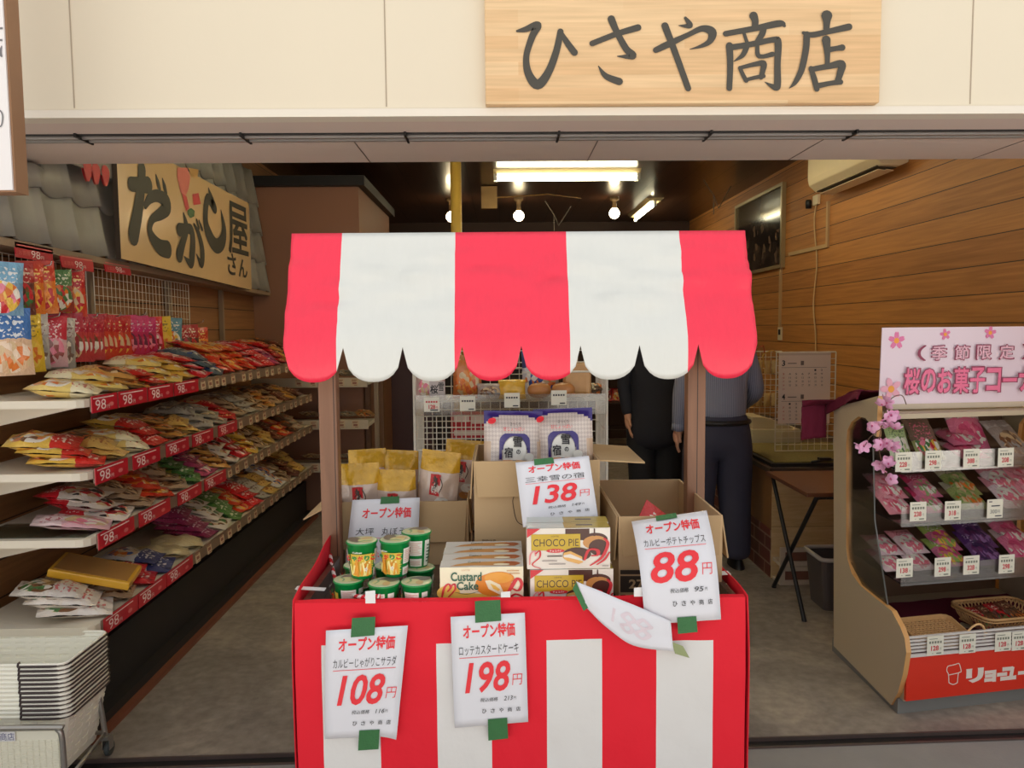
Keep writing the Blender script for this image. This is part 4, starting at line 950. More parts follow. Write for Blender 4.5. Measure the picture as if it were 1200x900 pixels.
# ================================================================== LEFT WALL SHELVES
XF, XBK = -1.5, -1.975
SHELVES = [('top', 1.303), ('second', 1.038), ('third', .795), ('lowest', .468)]      # top surface heights
Y0S, Y1S = 2.76, 6.05
SHW = M('shelf_enamel', S(222, 212, 192), .4, .04, 6); RAIL = M('price_rail', S(128, 104, 86), .4, .06, 9); TAG_R = M('tag_red', S(196, 26, 46), .35, .04, coat=.2); TAG_W = M('tag_white_print', S(244, 226, 222), .5)
CARD_B = M('beige_price_card', S(206, 182, 150), .6, .06, 20); CARD_MK = M('card_marks', S(150, 96, 80), .6)
for k, y in enumerate((2.95, 3.85, 4.75, 5.65)):
    b = MB().bb((-2.045, y-.015, .06), (-2.015, y+.015, 1.9-.03*k*0))
    tag(b.build('shelf_upright', M('upright_metal', S(150, 130, 108), .4, .05), loc=(-2.03, y, .06)), 'slotted metal upright on the left wall, %s from the entrance' % ORD[k], 'shelf upright', 'uprights on the left wall')
for nm, zt in SHELVES:
    t = thing('wall_shelf', '%s long white shelf on the left wall, filled with snack bags' % nm, 'shelf', ((XF+XBK)/2, (Y0S+Y1S)/2, zt-.03))
    pts = [(XBK, Y0S, zt-.028), (XF-.05, Y0S, zt-.028)]+[(XF-.05+.05*sin(R(a)), Y0S+.05-.05*cos(R(a)), zt-.028) for a in (30, 60, 90)]+[(XF, Y1S, zt-.028), (XBK, Y1S, zt-.028)]
    MB().prism(pts, (0, 0, .028)).build('board', SHW, t)
    MB().bb((XF, Y0S+.05, zt-.046), (XF+.008, Y1S, zt+.006)).build('price_rail', RAIL, t)
    for y in (2.95, 3.85, 4.75, 5.65):
        MB().prism([(XBK-.03, y-.008, zt-.03), (XBK-.03, y-.008, zt-.13), (XF-.12, y-.008, zt-.045), (XF-.12, y-.008, zt-.03)], (0, .006, 0)).build('bracket', SHW, t)
# glass sheet lying on the near end of the third shelf
tag(MB().bb((XBK+.03, 2.79, .7955), (XF-.03, 3.0, .7995)).build('glass_sheet', glass('green_glass', (.93, .99, .96, 1), .12), loc=(-1.72, 2.9, .7955)), 'greenish clear sheet on the near end of the third left shelf', 'sheet')
TAGM = {}
def red_tag(ln):
    k = round(ln, 2)
    h = .062; b = MB(); b.bb((0, -ln/2, 0), (.003, ln/2, h)); f = lambda x, y: Vector((.0034, x, y))
    bt = MB(); hh = ln/2; f = lambda x, y: Vector((.0036, x, y)); kx = .5 if ln > .2 else .45
    bt.text('98', (-hh*.75, .008, -hh*.75+.075, .046), f, 0, .0); bt.text('円', (-hh*.75+.083, .008, -hh*.75+.101, .022), f, 0)
    bt.add([f(-hh*.9, .050), f(hh*.7, .050), f(hh*.7, .054), f(-hh*.9, .054)], [(0, 1, 2, 3)])
    bt.add([f(hh*.5+.018*cos(a), .022+.008*sin(a)) for a in [2*pi*i/12 for i in range(12)]], [tuple(range(12))], 1)
    return b, bt
def put_tag(label, y0, y1, z, x=XF+.0095, group='red 98 yen tags on the left shelves', rot=0):
    t = thing('price_tag', label, 'price tag', (x, (y0+y1)/2, z), group); b, bt = red_tag(y1-y0-.004)
    for q in (b, bt): q.v = [v+Vector(t.location) for v in q.v]
    b.build('tag_board', TAG_R, t); bt.build('tag_lettering', [TAG_W, M('tag_pale_print', S(222, 120, 120), .5)], t); return t
TG = {0: [(2.80, 2.99), (3.0, 3.24), (3.25, 3.5), (3.51, 3.79)], 1: [(2.80, 3.05), (3.09, 3.34), (3.4, 3.65), (3.69, 3.96), (4.03, 4.32)],
      2: [(2.80, 3.08), (3.12, 3.42), (3.5, 3.78), (3.82, 4.12)], 3: [(2.81, 3.08), (3.085, 3.345), (3.35, 3.64)]}
for k, (nm, zt) in enumerate(SHELVES):
    for i, (a, b_) in enumerate(TG[k]): put_tag('red 98 yen price tag on the %s left shelf, %s from the entrance' % (nm, ORD[i]), a, b_, zt-.051)
# small beige price cards further along
proto = thing('price_card', 'x', 'price card', (0, 0, 0))
MB().bb((0, -.028, 0), (.0015, .028, .058)).build('card', CARD_B, proto)
cm_ = MB()
for (y0, y1, z0, z1) in ((-.022, .02, .046, .051), (-.022, .012, .038, .042), (-.016, .016, .016, .031), (-.004, .02, .005, .009)): cm_.bb((.0016, y0, z0), (.002, y1, z1))
cm_.build('card_print', CARD_MK, proto)
first = True
for k, (nm, zt) in enumerate(SHELVES):
    y = TG[k][-1][1]+.07; i = 0
    while y < Y1S-.03:
        o = proto if first else copy_tree(proto); first = False
        o.location = (XF+.0095, y, zt-.05); o.rotation_euler = (0, R(-4), 0)
        tag(o, 'small beige price card on the %s left shelf, %s beyond the red tags' % (nm, ORD[i]), 'price card', 'beige price cards on the left shelves'); i += 1
        y += .095 if i < 4 and k == 0 else .118+.03*((i*7+k) % 3)

# ------------------------------------------------------------------ snack bags on the shelves
def C(*a): return S(*a)
BR, DB, OR, YE_, RD, PK, WT, GN, PU, BE, GY, BU = C(122, 78, 44), C(70, 42, 28), C(224, 120, 40), C(236, 190, 70), C(200, 30, 40), C(232, 130, 150), C(236, 228, 214), C(70, 120, 60), C(110, 50, 100), C(214, 184, 140), C(150, 146, 142), C(50, 80, 150)
PM = {
 'yellow and white': printed('film_yellow_white', C(236, 206, 120), C(240, 228, 190), [YE_, BE, OR, WT], C(200, 40, 30)),
 'yellow and red': printed('film_yellow_red', C(232, 190, 84), C(206, 44, 36), [YE_, OR, BR, WT], C(250, 240, 220)),
 'amber': printed('film_amber', C(206, 150, 74), C(216, 176, 96), [BR, OR, BE, DB], C(150, 60, 30)),
 'red and orange': printed('film_red_orange', C(206, 60, 34), C(190, 26, 34), [OR, YE_, RD, BE], C(250, 230, 160)),
 'bright red': printed('film_red', C(206, 28, 38), C(216, 30, 40), [RD, WT, C(160, 20, 30), PK], C(250, 236, 226)),
 'slate blue': printed('film_slate', C(86, 100, 112), C(70, 84, 100), [GY, WT, BU, C(60, 66, 74)], C(226, 220, 200)),
 'silver grey': printed('film_silver', C(166, 160, 150), C(180, 174, 164), [GY, BE, WT, C(120, 110, 100)], C(110, 70, 50)),
 'clear with brown sweets': printed('film_clear_brown', C(176, 148, 120), C(190, 166, 140), [BR, DB, BE, C(150, 104, 62)], C(200, 60, 50), bandv=.8, cscale=12),
 'pale pink': printed('film_pale_pink', C(226, 176, 186), C(236, 210, 210), [PK, WT, C(214, 150, 170), BE], C(190, 40, 70)),
 'pink and purple': printed('film_pink_purple', C(180, 70, 110), C(150, 46, 90), [PU, PK, WT, C(120, 40, 70)], C(246, 220, 230)),
 'green and yellow': printed('film_green_yellow', C(196, 176, 80), C(84, 132, 66), [GN, YE_, BE, C(180, 200, 120)], C(246, 244, 220)),
 'white red and black': printed('film_white_red', C(226, 214, 204), C(196, 30, 42), [WT, RD, C(40, 36, 38), BE], C(246, 240, 232)),
 'white and red': printed('film_white_red2', C(226, 216, 204), C(230, 222, 214), [BE, WT, GN, BR], C(206, 40, 50), bandv=.55),
 'blue and white': printed('film_blue_white', C(206, 204, 206), C(54, 60, 110), [WT, BU, OR, BE], C(236, 232, 226)),
 'cream puff': printed('film_cream_puffs', C(206, 190, 150), C(200, 186, 150), [C(222, 206, 164), C(210, 192, 148), BE, C(196, 176, 134)], C(214, 196, 154), bandv=.95, cscale=3),
 'dark brown': printed('film_dark', C(96, 66, 46), C(110, 56, 40), [BR, DB, OR, C(90, 60, 40)], C(220, 190, 140)),
}
SHAPES = []
for i in range(4):
    fn = pillow_fn((.17, .18, .165, .175)[i], (.25, .235, .26, .24)[i], (.042, .05, .036, .06)[i], i*2+11, .02)
    b = MB(); pillow(b, fn, 10, 14); o = b.build('snack_bag', PM['amber'], loc=(0, 0, 0)); SHAPES.append(o)
used = set()
def bag(mat, shape, loc, rotm, label, group, cat='snack bag', scale=1):
    src = SHAPES[shape]
    if shape in used: o = src.copy(); COL.objects.link(o)
    else: o = src; used.add(shape)
    o.material_slots[0].link = 'OBJECT'; o.material_slots[0].material = PM[mat]
    o.location = loc; o.rotation_euler = rotm.to_euler(); o.scale = (scale, scale, scale); return tag(o, label, cat, group)
LAY = ['bottom', 'second', 'third', 'fourth', 'fifth']
SEQ = [
 ['yellow and white', 'yellow and white', 'amber', 'yellow and red', 'yellow and white', 'yellow and red', 'bright red', 'slate blue', 'red and orange', 'red and orange', 'red and orange', 'bright red', 'bright red', 'pink and purple', 'red and orange', 'amber', 'dark brown', 'dark brown'],
 ['yellow and red', 'amber', 'yellow and white', 'yellow and red', 'amber', 'amber', 'silver grey', 'silver grey', 'red and orange', 'clear with brown sweets', 'silver grey', 'clear with brown sweets', 'amber', 'clear with brown sweets', 'dark brown', 'amber', 'dark brown', 'dark brown'],
 ['pale pink', 'white red and black', 'clear with brown sweets', 'red and orange', 'clear with brown sweets', 'green and yellow', 'pink and purple', 'amber', 'white red and black', 'bright red', 'yellow and red', 'clear with brown sweets', 'amber', 'dark brown', 'red and orange', 'dark brown', 'clear with brown sweets', 'dark brown'],
 ['white and red', 'clear with brown sweets', 'white red and black', 'blue and white', 'cream puff', 'cream puff', 'pink and purple', 'white and red', 'green and yellow', 'red and orange', 'bright red', 'silver grey', 'amber', 'blue and white', 'clear with brown sweets', 'dark brown', 'amber', 'dark brown'],
]
NL = [[1, 2, 2, 2, 3, 3, 3, 3, 4, 4, 4, 4, 4, 3, 4, 3, 4, 3], [3, 2, 2, 3, 3, 2, 3, 3, 3, 3, 3, 3, 3, 3, 3, 3, 2, 3], [1, 3, 3, 4, 4, 4, 4, 3, 3, 3, 3, 3, 3, 3, 3, 3, 3, 2], [3, 3, 2, 2, 1, 1, 4, 4, 4, 4, 3, 3, 3, 3, 3, 3, 4, 3]]
random.seed(11)
for k, (nm, zt) in enumerate(SHELVES):
    for i, mat in enumerate(SEQ[k]):
        y = 2.885+i*.183
        if y > Y1S-.06: continue
        tl_ = R(random.uniform(5, 10) if i < 7 or k == 1 else random.uniform(9, 15)); yr = random.uniform(-14, 14)+(18 if i < 9 else 6); flip = 90 if random.random() < .5 else -90
        cnt = NL[k][i]; thk = .027
        for j in range(cnt):
            rm = Matrix.Rotation(R(random.uniform(-5, 5)), 3, 'X') @ Matrix.Rotation(tl_+R(random.uniform(-2, 2)), 3, 'Y') @ Matrix.Rotation(R(flip+yr+random.uniform(-7, 7)), 3, 'Z')
            n_ = Vector((sin(tl_), 0, cos(tl_))); up = Vector((-cos(tl_), 0, sin(tl_)))
            c = Vector((-1.655, y, zt+.016+.125*sin(tl_)+.004))+n_*thk*j+up*(.05*j-.03)+Vector((0, random.uniform(-.012, .012), 0))
            c.x = max(c.x, -1.84)
            bag(mat, random.randrange(4), c, rm, '%s bag, %s of the %s pile from entrance, %s left shelf' % (mat, 'top' if j == cnt-1 else LAY[j]+' up' if j else 'bottom', ORD[i], nm), 'snack bags on the %s left shelf' % nm)
# yellow-framed sweet trays near the front of the lowest shelf
b = MB(); zt = SHELVES[3][1]
t = thing('sweet_tray', 'yellow edged tray of amber sweets lying on the lowest left shelf', 'sweet box', (-1.66, 3.06, zt+.07))
TM = Matrix.Translation((-1.64, 3.06, zt+.118)) @ Matrix.Rotation(R(16), 4, 'Y') @ Matrix.Rotation(R(12), 4, 'Z')
b.X = TM; b.box((0, 0, 0), (.30, .20, .034), bev=.006); b.X = Matrix.Identity(4); b.build('tray', M('tray_yellow', S(222, 168, 40), .3, .06, coat=.4), t)
b = MB(); b.X = TM; b.box((0, 0, .0175), (.27, .17, .003)); b.build('window', printed('amber_sweets', S(176, 128, 66), S(186, 140, 76), [BR, BE, C(196, 150, 90), C(160, 110, 60)], bandv=.97), t)

# ------------------------------------------------------------------ wire panels and hanging bags on the left wall
def wire_grid(label, y0, y1, z0, z1, x=-1.995, py=.042, pz=.045, axis='Y', loc=None, r=.0016, sl=-.016):
    b = MB(); f_ = (lambda a, z: (x, a, z+sl*(a-3))) if axis == 'Y' else (lambda a, z: (a, x, z))
    n_ = max(1, round((y1-y0)/py))
    for i in range(n_+1):
        a = y0+(y1-y0)*i/n_; b.tube([f_(a, z0), f_(a, z1)], r*(1.9 if i in (0, n_) else 1), 4)
    n_ = max(1, round((z1-z0)/pz))
    for i in range(n_+1):
        z = z0+(z1-z0)*i/n_; b.tube([f_(y0, z), f_(y1, z)], r*(1.9 if i in (0, n_) else 1), 4)
    return tag(b.build('wire_grid', WIREW, loc=f_((y0+y1)/2, z0)), label, 'wire panel')
wire_grid('white wire grid panel on the left wall behind the hanging bags', 2.85, 3.76, 1.39, 1.87)
wire_grid('white wire grid panel on the left wall below the cream sign', 3.83, 4.98, 1.43, 1.875)
for i, (c_, lab) in enumerate(((((17, 283), (62, 292), (62, 309), (19, 301)), 'red 98 yen banner on top of the wire panel, nearest the entrance'), (((70, 297), (109, 303), (110, 319), (73, 313)), 'red 98 yen banner on top of the wire panel, second from the entrance'), (((121, 305), (152, 311), (154, 323), (124, 318)), 'red 98 yen banner on top of the wire panel, farthest from the entrance'))):
    X_ = -1.90; P = [AX(u, v, X_) for u, v in c_]; t = thing('price_banner', lab, 'price tag', P[3], 'red banners above the hanging bags')
    pa_ = Patch(*P); MB().prism([P[3], P[2], P[1], P[0]], (-.004, 0, 0)).build('banner_board', TAG_R, t)
    f = lambda x, y: pa_(x, y)+Vector((.0008, 0, 0)); g = MB(); g.text('98', (.40, .12, .64, .62), f); g.text('円', (.66, .14, .74, .36), f); g.text('お買得', (.08, .2, .36, .52), f, 1); g.add([f(.04, .78), f(.96, .78), f(.96, .88), f(.04, .88)], [(0, 1, 2, 3)], 1)
    g.build('banner_lettering', [TAG_W, M('banner_pale_print', S(222, 110, 104), .5)], t)
    h = MB(); h.tube([P[0].lerp(P[1], .5), (-1.995, P[0].lerp(P[1], .5).y, P[0].z-.02)], .002, 5); h.build('banner_arm', WIREW, t)
PM.update({
 'blue and pink sweets': printed('film_candy_blue', C(110, 150, 176), C(120, 170, 200), [PK, OR, RD, YE_, WT], C(250, 240, 230), cscale=7),
 'orange and gold': printed('film_orange_gold', C(220, 120, 40), C(206, 60, 30), [OR, YE_, RD, C(240, 150, 60)], C(250, 230, 130), cscale=8),
 'dark cola': printed('film_cola', C(110, 60, 50), C(176, 40, 40), [DB, BR, GN, RD], C(240, 226, 200)),
 'green and red': printed('film_green_red', C(160, 60, 46), C(70, 120, 66), [RD, OR, WT, GN], C(240, 240, 220)),
 'blue topped cream': printed('film_blue_top', C(214, 176, 140), C(38, 96, 160), [BE, C(220, 180, 140), OR, C(232, 206, 180)], C(244, 244, 240), bandv=.55, blob=(.5, .28, .5, .24)),
 'pink jerky': printed('film_jerky', C(216, 170, 168), C(196, 40, 56), [C(130, 60, 56), C(220, 180, 176), C(160, 80, 74), PK], C(248, 232, 228), bandv=.55, tscale=12),
 'silver edged': printed('film_silver_edge', C(176, 170, 164), C(196, 190, 184), [GY, WT, C(120, 90, 80), GY], C(120, 40, 40)),
 'red and white': printed('film_red_white', C(196, 60, 60), C(180, 30, 56), [RD, BE, C(150, 40, 50), WT, BR], C(240, 220, 210)),
 'magenta': printed('film_magenta', C(196, 40, 90), C(206, 40, 110), [C(150, 30, 60), RD, PK, C(110, 30, 60)], C(250, 220, 230)),
 'yellow mascot-free': printed('film_plain_yellow', C(226, 186, 50), C(230, 190, 40), [YE_, C(236, 200, 80), OR, YE_], C(70, 60, 40)),
 'teal and orange': printed('film_teal', C(90, 140, 150), C(80, 130, 150), [OR, YE_, C(90, 140, 150), WT], C(240, 230, 210)),
})
PM['plain yellow'] = PM.pop('yellow mascot-free')
hang = [  # u, v of the middle, mat, yaw, scale, wording
 (3, 338, 'blue and pink sweets', 40, .80, 'top row, nearest the entrance'), (21, 338, 'dark cola', 62, .78, 'top row, second from the entrance'), (31, 338, 'orange and gold', 55, .8, 'top row, third from the entrance'), (44, 337, 'orange and gold', 42, .82, 'top row, in the middle of the cluster'),
 (67, 341, 'green and red', 60, .76, 'top row, second from its far end'), (81, 344, 'red and orange', 45, .80, 'top row, at its far end'),
 (9, 401, 'blue topped cream', 35, .98, 'second row, nearest the entrance'), (27, 403, 'plain yellow', 60, .92, 'second row, behind the blue topped bag'), (37, 400, 'silver edged', 62, .86, 'second row, left of the pink jerky bag'), (53, 400, 'pink jerky', 38, .90, 'second row, beside the yellow bag'), (70, 402, 'silver edged', 66, .86, 'second row, right of the pink jerky bag')]
run = [(80, 'red and white'), (86, 'red and white'), (92, 'red and white'), (98, 'red and white'), (104, 'red and white'), (110, 'red and orange'), (116, 'red and orange'), (122, 'red and orange'), (129, 'red and orange'), (137, 'red and orange'), (146, 'magenta'), (152, 'magenta'), (159, 'magenta'), (167, 'magenta'), (176, 'bright red'), (187, 'plain yellow'), (199, 'teal and orange')]
for i, (u, mat) in enumerate(run): hang.append((u, 396-(u-80)*.02, mat, 50-i*.4, .82, 'second row, %s after silver bags' % ORD[i]))
hang += [(221, 401, 'dark cola', 50, .8, 'second row, just left of its last bag'), (231, 402, 'orange and gold', 42, .8, 'second row, at its far end')]
for i, (u, v, mat, yaw, sc, wd) in enumerate(hang):
    p = AX(u, v, -1.86); a = R(-yaw)            # 0 = facing the camera side, 90 = facing the aisle
    rm = Matrix.Rotation(R(yaw), 3, 'Z') @ Matrix.Rotation(R(90), 3, 'X') @ Matrix.Rotation(R(random.uniform(-3, 3)), 3, 'Z')
    bag(mat, (0, 2, 0, 2, 1)[i % 5], p, rm, '%s bag hung on left wall, %s' % (mat, wd), 'bags hanging on the left wire panel', scale=sc)
for i, (u, v) in enumerate(((42, 314), (80, 320), (52, 374), (98, 374), (126, 373), (156, 372), (196, 372), (226, 380))):
    q = AX(u, v, -1.86); b = MB().tube([(-1.994, q.y, q.z+.004), (-1.84, q.y, q.z+.004), (-1.80, q.y, q.z+.012), (-1.795, q.y, q.z+.028)], .0025, 6)
    b.box((-1.992, q.y, q.z+.004), (.006, .03, .03)); b.X = Matrix.Identity(4)
    tag(b.build('wire_hook', CHROME, loc=(-1.9, q.y, q.z)), 'wire hook carrying bags on the left wall, %s from the entrance' % ORD[i], 'hook', 'hooks on the left wire panel')

# ------------------------------------------------------------------ return shelves at the far end of the left wall
XA, XB = -1.47, -1.06
for i, (z, nm) in enumerate(((1.135, 'top'), (.80, 'middle'), (.455, 'lowest'))):
    t = thing('end_shelf', '%s short white shelf facing the entrance at the end of the left wall' % nm, 'shelf', ((XA+XB)/2, 6.27, z))
    MB().bb((XBK, 6.1, z-.03), (XB, 6.44, z)).build('board', SHW, t); MB().bb((XBK, 6.09, z-.045), (XB, 6.1, z+.03)).build('price_rail', M('pale_rail', S(196, 182, 160), .4), t)
    for s in range(5):
        x = -1.6+.11*s; c_ = copy_tree(proto); c_.location = (x, 6.0885, z-.035); c_.rotation_euler = (0, 0, R(-90)); tag(c_, 'small beige price card on the %s end shelf, %s from the left' % (nm, ORD[s]), 'price card', 'beige price cards on the end shelves')
    for s in range(4):
        rm = Matrix.Rotation(R(-14), 3, 'X') @ Matrix.Rotation(R(random.uniform(-10, 10)), 3, 'Z')
        bag(('clear with brown sweets', 'dark brown', 'silver grey', 'amber')[s], s, (-1.55+.145*s, 6.26, z+.06), rm, '%s snack bag on the %s end shelf at the back left' % (('clear brown', 'dark brown', 'silver grey', 'amber')[s], nm), 'snack bags on the end shelves', scale=.85)
b = MB().bb((XB-.0, 6.4, 0), (XB+.035, 6.44, 1.5))
tag(b.build('shelf_post', M('upright_metal', S(150, 130, 108), .4, .05), loc=(XB+.017, 6.42, 0)), 'slotted post at the right end of the short end shelves', 'shelf upright')

# ------------------------------------------------------------------ stack of shopping baskets on a wheeled stand
BXR, BYF, BYB, BXL = -1.452, 2.49, 2.765, -1.96
BW = M('basket_ivory', S(250, 247, 232), .45, .03, 5); BH = M('basket_handle_dark', S(62, 48, 46), .3, .1)
def rr(x0, y0, x1, y1, r, n=4):
    P = []
    for cx, cy, a0 in ((x1-r, y1-r, 0), (x0+r, y1-r, 90), (x0+r, y0+r, 180), (x1-r, y0+r, 270)):
        for i in range(n+1): a = R(a0+90*i/n); P.append((cx+r*cos(a), cy+r*sin(a)))
    return P
def basket_proto():
    W2, D2, H = (BXR-BXL)/2, (BYB-BYF)/2, .205
    t = thing('shopping_basket', 'x', 'shopping basket', (0, 0, 0)); b = MB()
    n_ = 84; zs_ = [0, -.014, -.024, -.034, -.044, -.054, -.066, -.078, -.090, -.104, -.118, -.132, -.146, -.160, -.176, -.19, -H]
    def per(z, k):
        s = 1+z*.75; x0, y0, x1, y1 = -W2*s, -D2*s, W2*s, D2*s
        L_ = [(x0, y0), (x1, y0), (x1, y1), (x0, y1)]; lens = [x1-x0, y1-y0, x1-x0, y1-y0]; tot = sum(lens); d = k/n_*tot
        for i in range(4):
            if d <= lens[i]+1e-9: f = d/lens[i]; a, c = L_[i], L_[(i+1) % 4]; x = a[0]+(c[0]-a[0])*f; y = a[1]+(c[1]-a[1])*f; break
            d -= lens[i]
        r = .028
        dx, dy = abs(x)-(x1-r), abs(y)-(y1-r)
        if dx > 0 and dy > 0:
            l = sqrt(dx*dx+dy*dy); m_ = max(dx, dy)
            if l > r: x = math.copysign(x1-r+dx*r/l, x); y = math.copysign(y1-r+dy*r/l, y)
        return Vector((x, y, z))
    vs = [per(z, k) for z in zs_ for k in range(n_)]; fs = []
    for j in range(len(zs_)-1):
        for k in range(n_):
            if j % 2 == 1 and 0 < j < len(zs_)-2 and k % 3 != 0: continue       # slots
            fs.append((j*n_+k, j*n_+(k+1) % n_, (j+1)*n_+(k+1) % n_, (j+1)*n_+k))
    fs.append(tuple((len(zs_)-1)*n_+k for k in range(n_)))
    b.add(vs, fs, 0, False); o = b.build('body', BW, t); sd = o.modifiers.new('thickness', 'SOLIDIFY'); sd.thickness = .003
    r_ = MB(); P = [per(0, k) for k in range(n_)]; r_.tube([p*1.012 for p in P], .0048, 6, closed=True); r_.build('rim', BW, t)
    for sg in (-1, 1):
        h = MB(); q = [(sg*-(W2-.16)*1, -D2-.006), (sg*(W2-.035), -D2-.006), (sg*(W2-.008), -D2+.004), (sg*(W2+.006), -D2+.03), (sg*(W2+.006), D2-.03), (sg*(W2-.01), D2-.004)]
        q = [(sg*(W2-.15), -D2-.007), (sg*(W2-.05), -D2-.007), (sg*(W2-.018), -D2+.000), (sg*(W2+.004), -D2+.022), (sg*(W2+.007), -D2+.06), (sg*(W2+.007), D2-.03), (sg*(W2-.004), D2-.004)]
        h.tube(crom([(x, y, -.004) for x, y in q], 4), .0042, 6); h.tube([(sg*(W2-.15), -D2-.007, -.004), (sg*(W2-.15), -D2-.004, .006), (sg*(W2-.145), -D2, .008)], .004, 6)
        h.build('handle', BH, t)
    return t
bp_ = basket_proto(); NB = 13; ztop = .452
for i in range(NB):
    o = bp_ if i == 0 else copy_tree(bp_); o.location = ((BXL+BXR)/2+.0012*((i*5) % 3-1), (BYF+BYB)/2, ztop-.0149*i)
    tag(o, 'ivory plastic shopping basket, %s in the stack by the left shelves' % ('topmost' if i == 0 else 'bottommost' if i == NB-1 else ORD[i]+' from the top'), 'shopping basket', 'stacked shopping baskets')
ts = thing('basket_stand', 'wheeled steel stand holding the stack of ivory baskets', 'basket stand', ((BXL+BXR)/2, 2.6, 0))
ST = M('brushed_steel', S(168, 164, 158), .3, .06, 20, metal=.8)
fx = AY(72, 852, 2.40)
q = [(BXL, 2.40, fx.z), (fx.x-.04, 2.40, fx.z), (fx.x-.012, 2.40, fx.z-.008), (fx.x, 2.40, fx.z-.04), (fx.x+.003, 2.40, .09)]
MB().tube(crom(q, 5), .009, 8).build('front_frame', ST, ts)
wr_ = AZ(125, 888, 0); qb = AY(113, 811, wr_.y)
MB().tube(crom([(BXR-.06, wr_.y, qb.z+.01), (qb.x-.012, wr_.y, qb.z+.008), (qb.x+.004, wr_.y, qb.z-.012), (qb.x+.012, wr_.y, qb.z-.05), (wr_.x, wr_.y, .075)], 5), .0095, 8).build('rear_leg', ST, ts)
lo = MB(); lo.tube([(fx.x+.003, 2.40, .095), (wr_.x, wr_.y, .095), (BXL, wr_.y, .095), (BXL, 2.40, .095)], .008, 8); lo.build('base_frame', ST, ts)
for k, (x, y) in enumerate(((fx.x+.005, 2.40), (wr_.x, wr_.y), (BXL, 2.40), (BXL, wr_.y))):
    f = MB().box((x, y, .078), (.03, .028, .014)); f.box((x-.013, y+.012, .055), (.003, .03, .05)); f.box((x+.013, y+.012, .055), (.003, .03, .05)); f = f.build('caster_fork', ST, ts)
    w_ = MB(); w_.at((x, y+.02, .0285), (0, R(90), 0)); w_.lathe([(.0, -.009), (.024, -.009), (.028, -.005), (.028, .005), (.024, .009), (0, .009)], 18); w_.X = Matrix.Identity(4); w_.build('caster_wheel', M('grey_rubber', S(70, 76, 76), .6), f)
pb = MB(); nx, nzp = 26, 18; x0, x1, z0, z1 = BXL, fx.x-.012, .10, fx.z-.013
pb.bb((x0, 2.403, z0), (x1, 2.408, z1))
for i in range(nx):
    for j in range(nzp-3):
        cx = x0+(x1-x0)*(i+.5)/nx; cz = z0+(z1-z0)*(j+.5)/nzp
        if j % 1 == 0: pb.bb((cx-.0075, 2.4005, cz-.0028), (cx+.0075, 2.4035, cz+.0028))
pb.build('front_plate', M('ivory_plate', S(232, 228, 208), .45, .03), ts)
pa_ = [AY(-20, 862, 2.3995), AY(20, 862, 2.3995)]
g = MB(); g.bb((BXL, 2.3985, pa_[0].z-.02), (AY(18, 862, 2.4).x, 2.4003, pa_[0].z+.012)); g.text('商店', (AY(0, 866, 2.398).x, AY(0, 868, 2.398).z, AY(17, 866, 2.398).x, AY(0, 859, 2.398).z), lambda x, y: (x, 2.398, y), 1)
g.build('name_label', [M('label_white', S(224, 222, 222), .4), M('label_blue_ink', S(84, 86, 130), .5)], ts)
# ================================================================== RIGHT WALL FITTINGS
XW = XR
AC_W = M('aircon_ivory', S(226, 206, 170), .4, .04); 
t = thing('air_conditioner', 'ivory wall air conditioner high on the right wall', 'air conditioner', (XW-.12, 5.4, 2.58))
y0, y1, zb = 4.92, 5.95, AX(942, 229, 2.37).z
prof = [(XW, zb+.02), (XW-.05, zb), (XW-.17, zb+.005), (XW-.225, zb+.055), (XW-.235, zb+.10), (XW-.235, zb+.26), (XW-.20, zb+.29), (XW, zb+.29)]
MB().prism([(x, y0, z) for x, z in prof], (0, y1-y0, 0)).build('body', AC_W, t, bev=.006)
v = MB().prism([(XW-.185, y0+.05, zb+.004), (XW-.055, y0+.05, zb-.006), (XW-.05, y0+.05, zb-.002), (XW-.18, y0+.05, zb+.012)], (0, y1-y0-.1, 0)); v.build('outlet', M('aircon_dark_slot', S(70, 58, 46), .6), t)
for k in range(2):
    x = XW-.165+.055*k; MB().prism([(x, y0+.06, zb-.014), (x+.045, y0+.06, zb-.022), (x+.045, y0+.06, zb-.018), (x, y0+.06, zb-.010)], (0, y1-y0-.12, 0)).build('louvre', AC_W, t)
# power cord, socket, trunking
q = AX(958, 236, XW); q2 = AX(956, 414, XW)
t = thing('power_outlet', 'wall socket with black plug below the left end of the air conditioner', 'outlet', (XW, q.y, q.z))
MB().bb((XW-.025, q.y-.06, q.z-.03), (XW, q.y+.04, q.z+.05), bev=.004).build('plate', AC_W, t); MB().lathe([(0, -.05), (.022, -.05), (.026, 0), (.02, .02), (0, .02)], 10, (XW-.03, q.y+.11, q.z+.01)).build('plug', BLACKP, t)
c_ = [(XW-.012, q.y, q.z-.02)]
for i in range(1, 10): c_.append((XW-.012, q.y+(q2.y-q.y)*i/9+.03*sin(i*1.3), q.z+(q2.z-q.z)*i/9))
tag(MB().tube(crom(c_, 4), .006, 6).build('electric_cable', M('cord_cream', S(206, 176, 128), .5), loc=c_[-1]), 'long cream cord hanging down the right wall from the socket', 'cord')
k0, k1, k2 = AX(972, 236, XW), AX(971, 290, XW), AX(926, 300, XW)
TR = M('trunking', S(190, 156, 112), .5)
b = MB(); b.bb((XW-.018, k0.y-.016, k1.z), (XW, k0.y+.016, k0.z)); b.prism([(XW-.018, k1.y+.016, k1.z), (XW-.018, k1.y+.016, k1.z+.03), (XW-.018, k2.y, k2.z+.03), (XW-.018, k2.y, k2.z)], (.017, 0, 0))
tag(b.build('cable_trunking', TR, loc=(XW, k1.y, k1.z)), 'L shaped cream cable trunking on the right wall below the air conditioner', 'trunking')
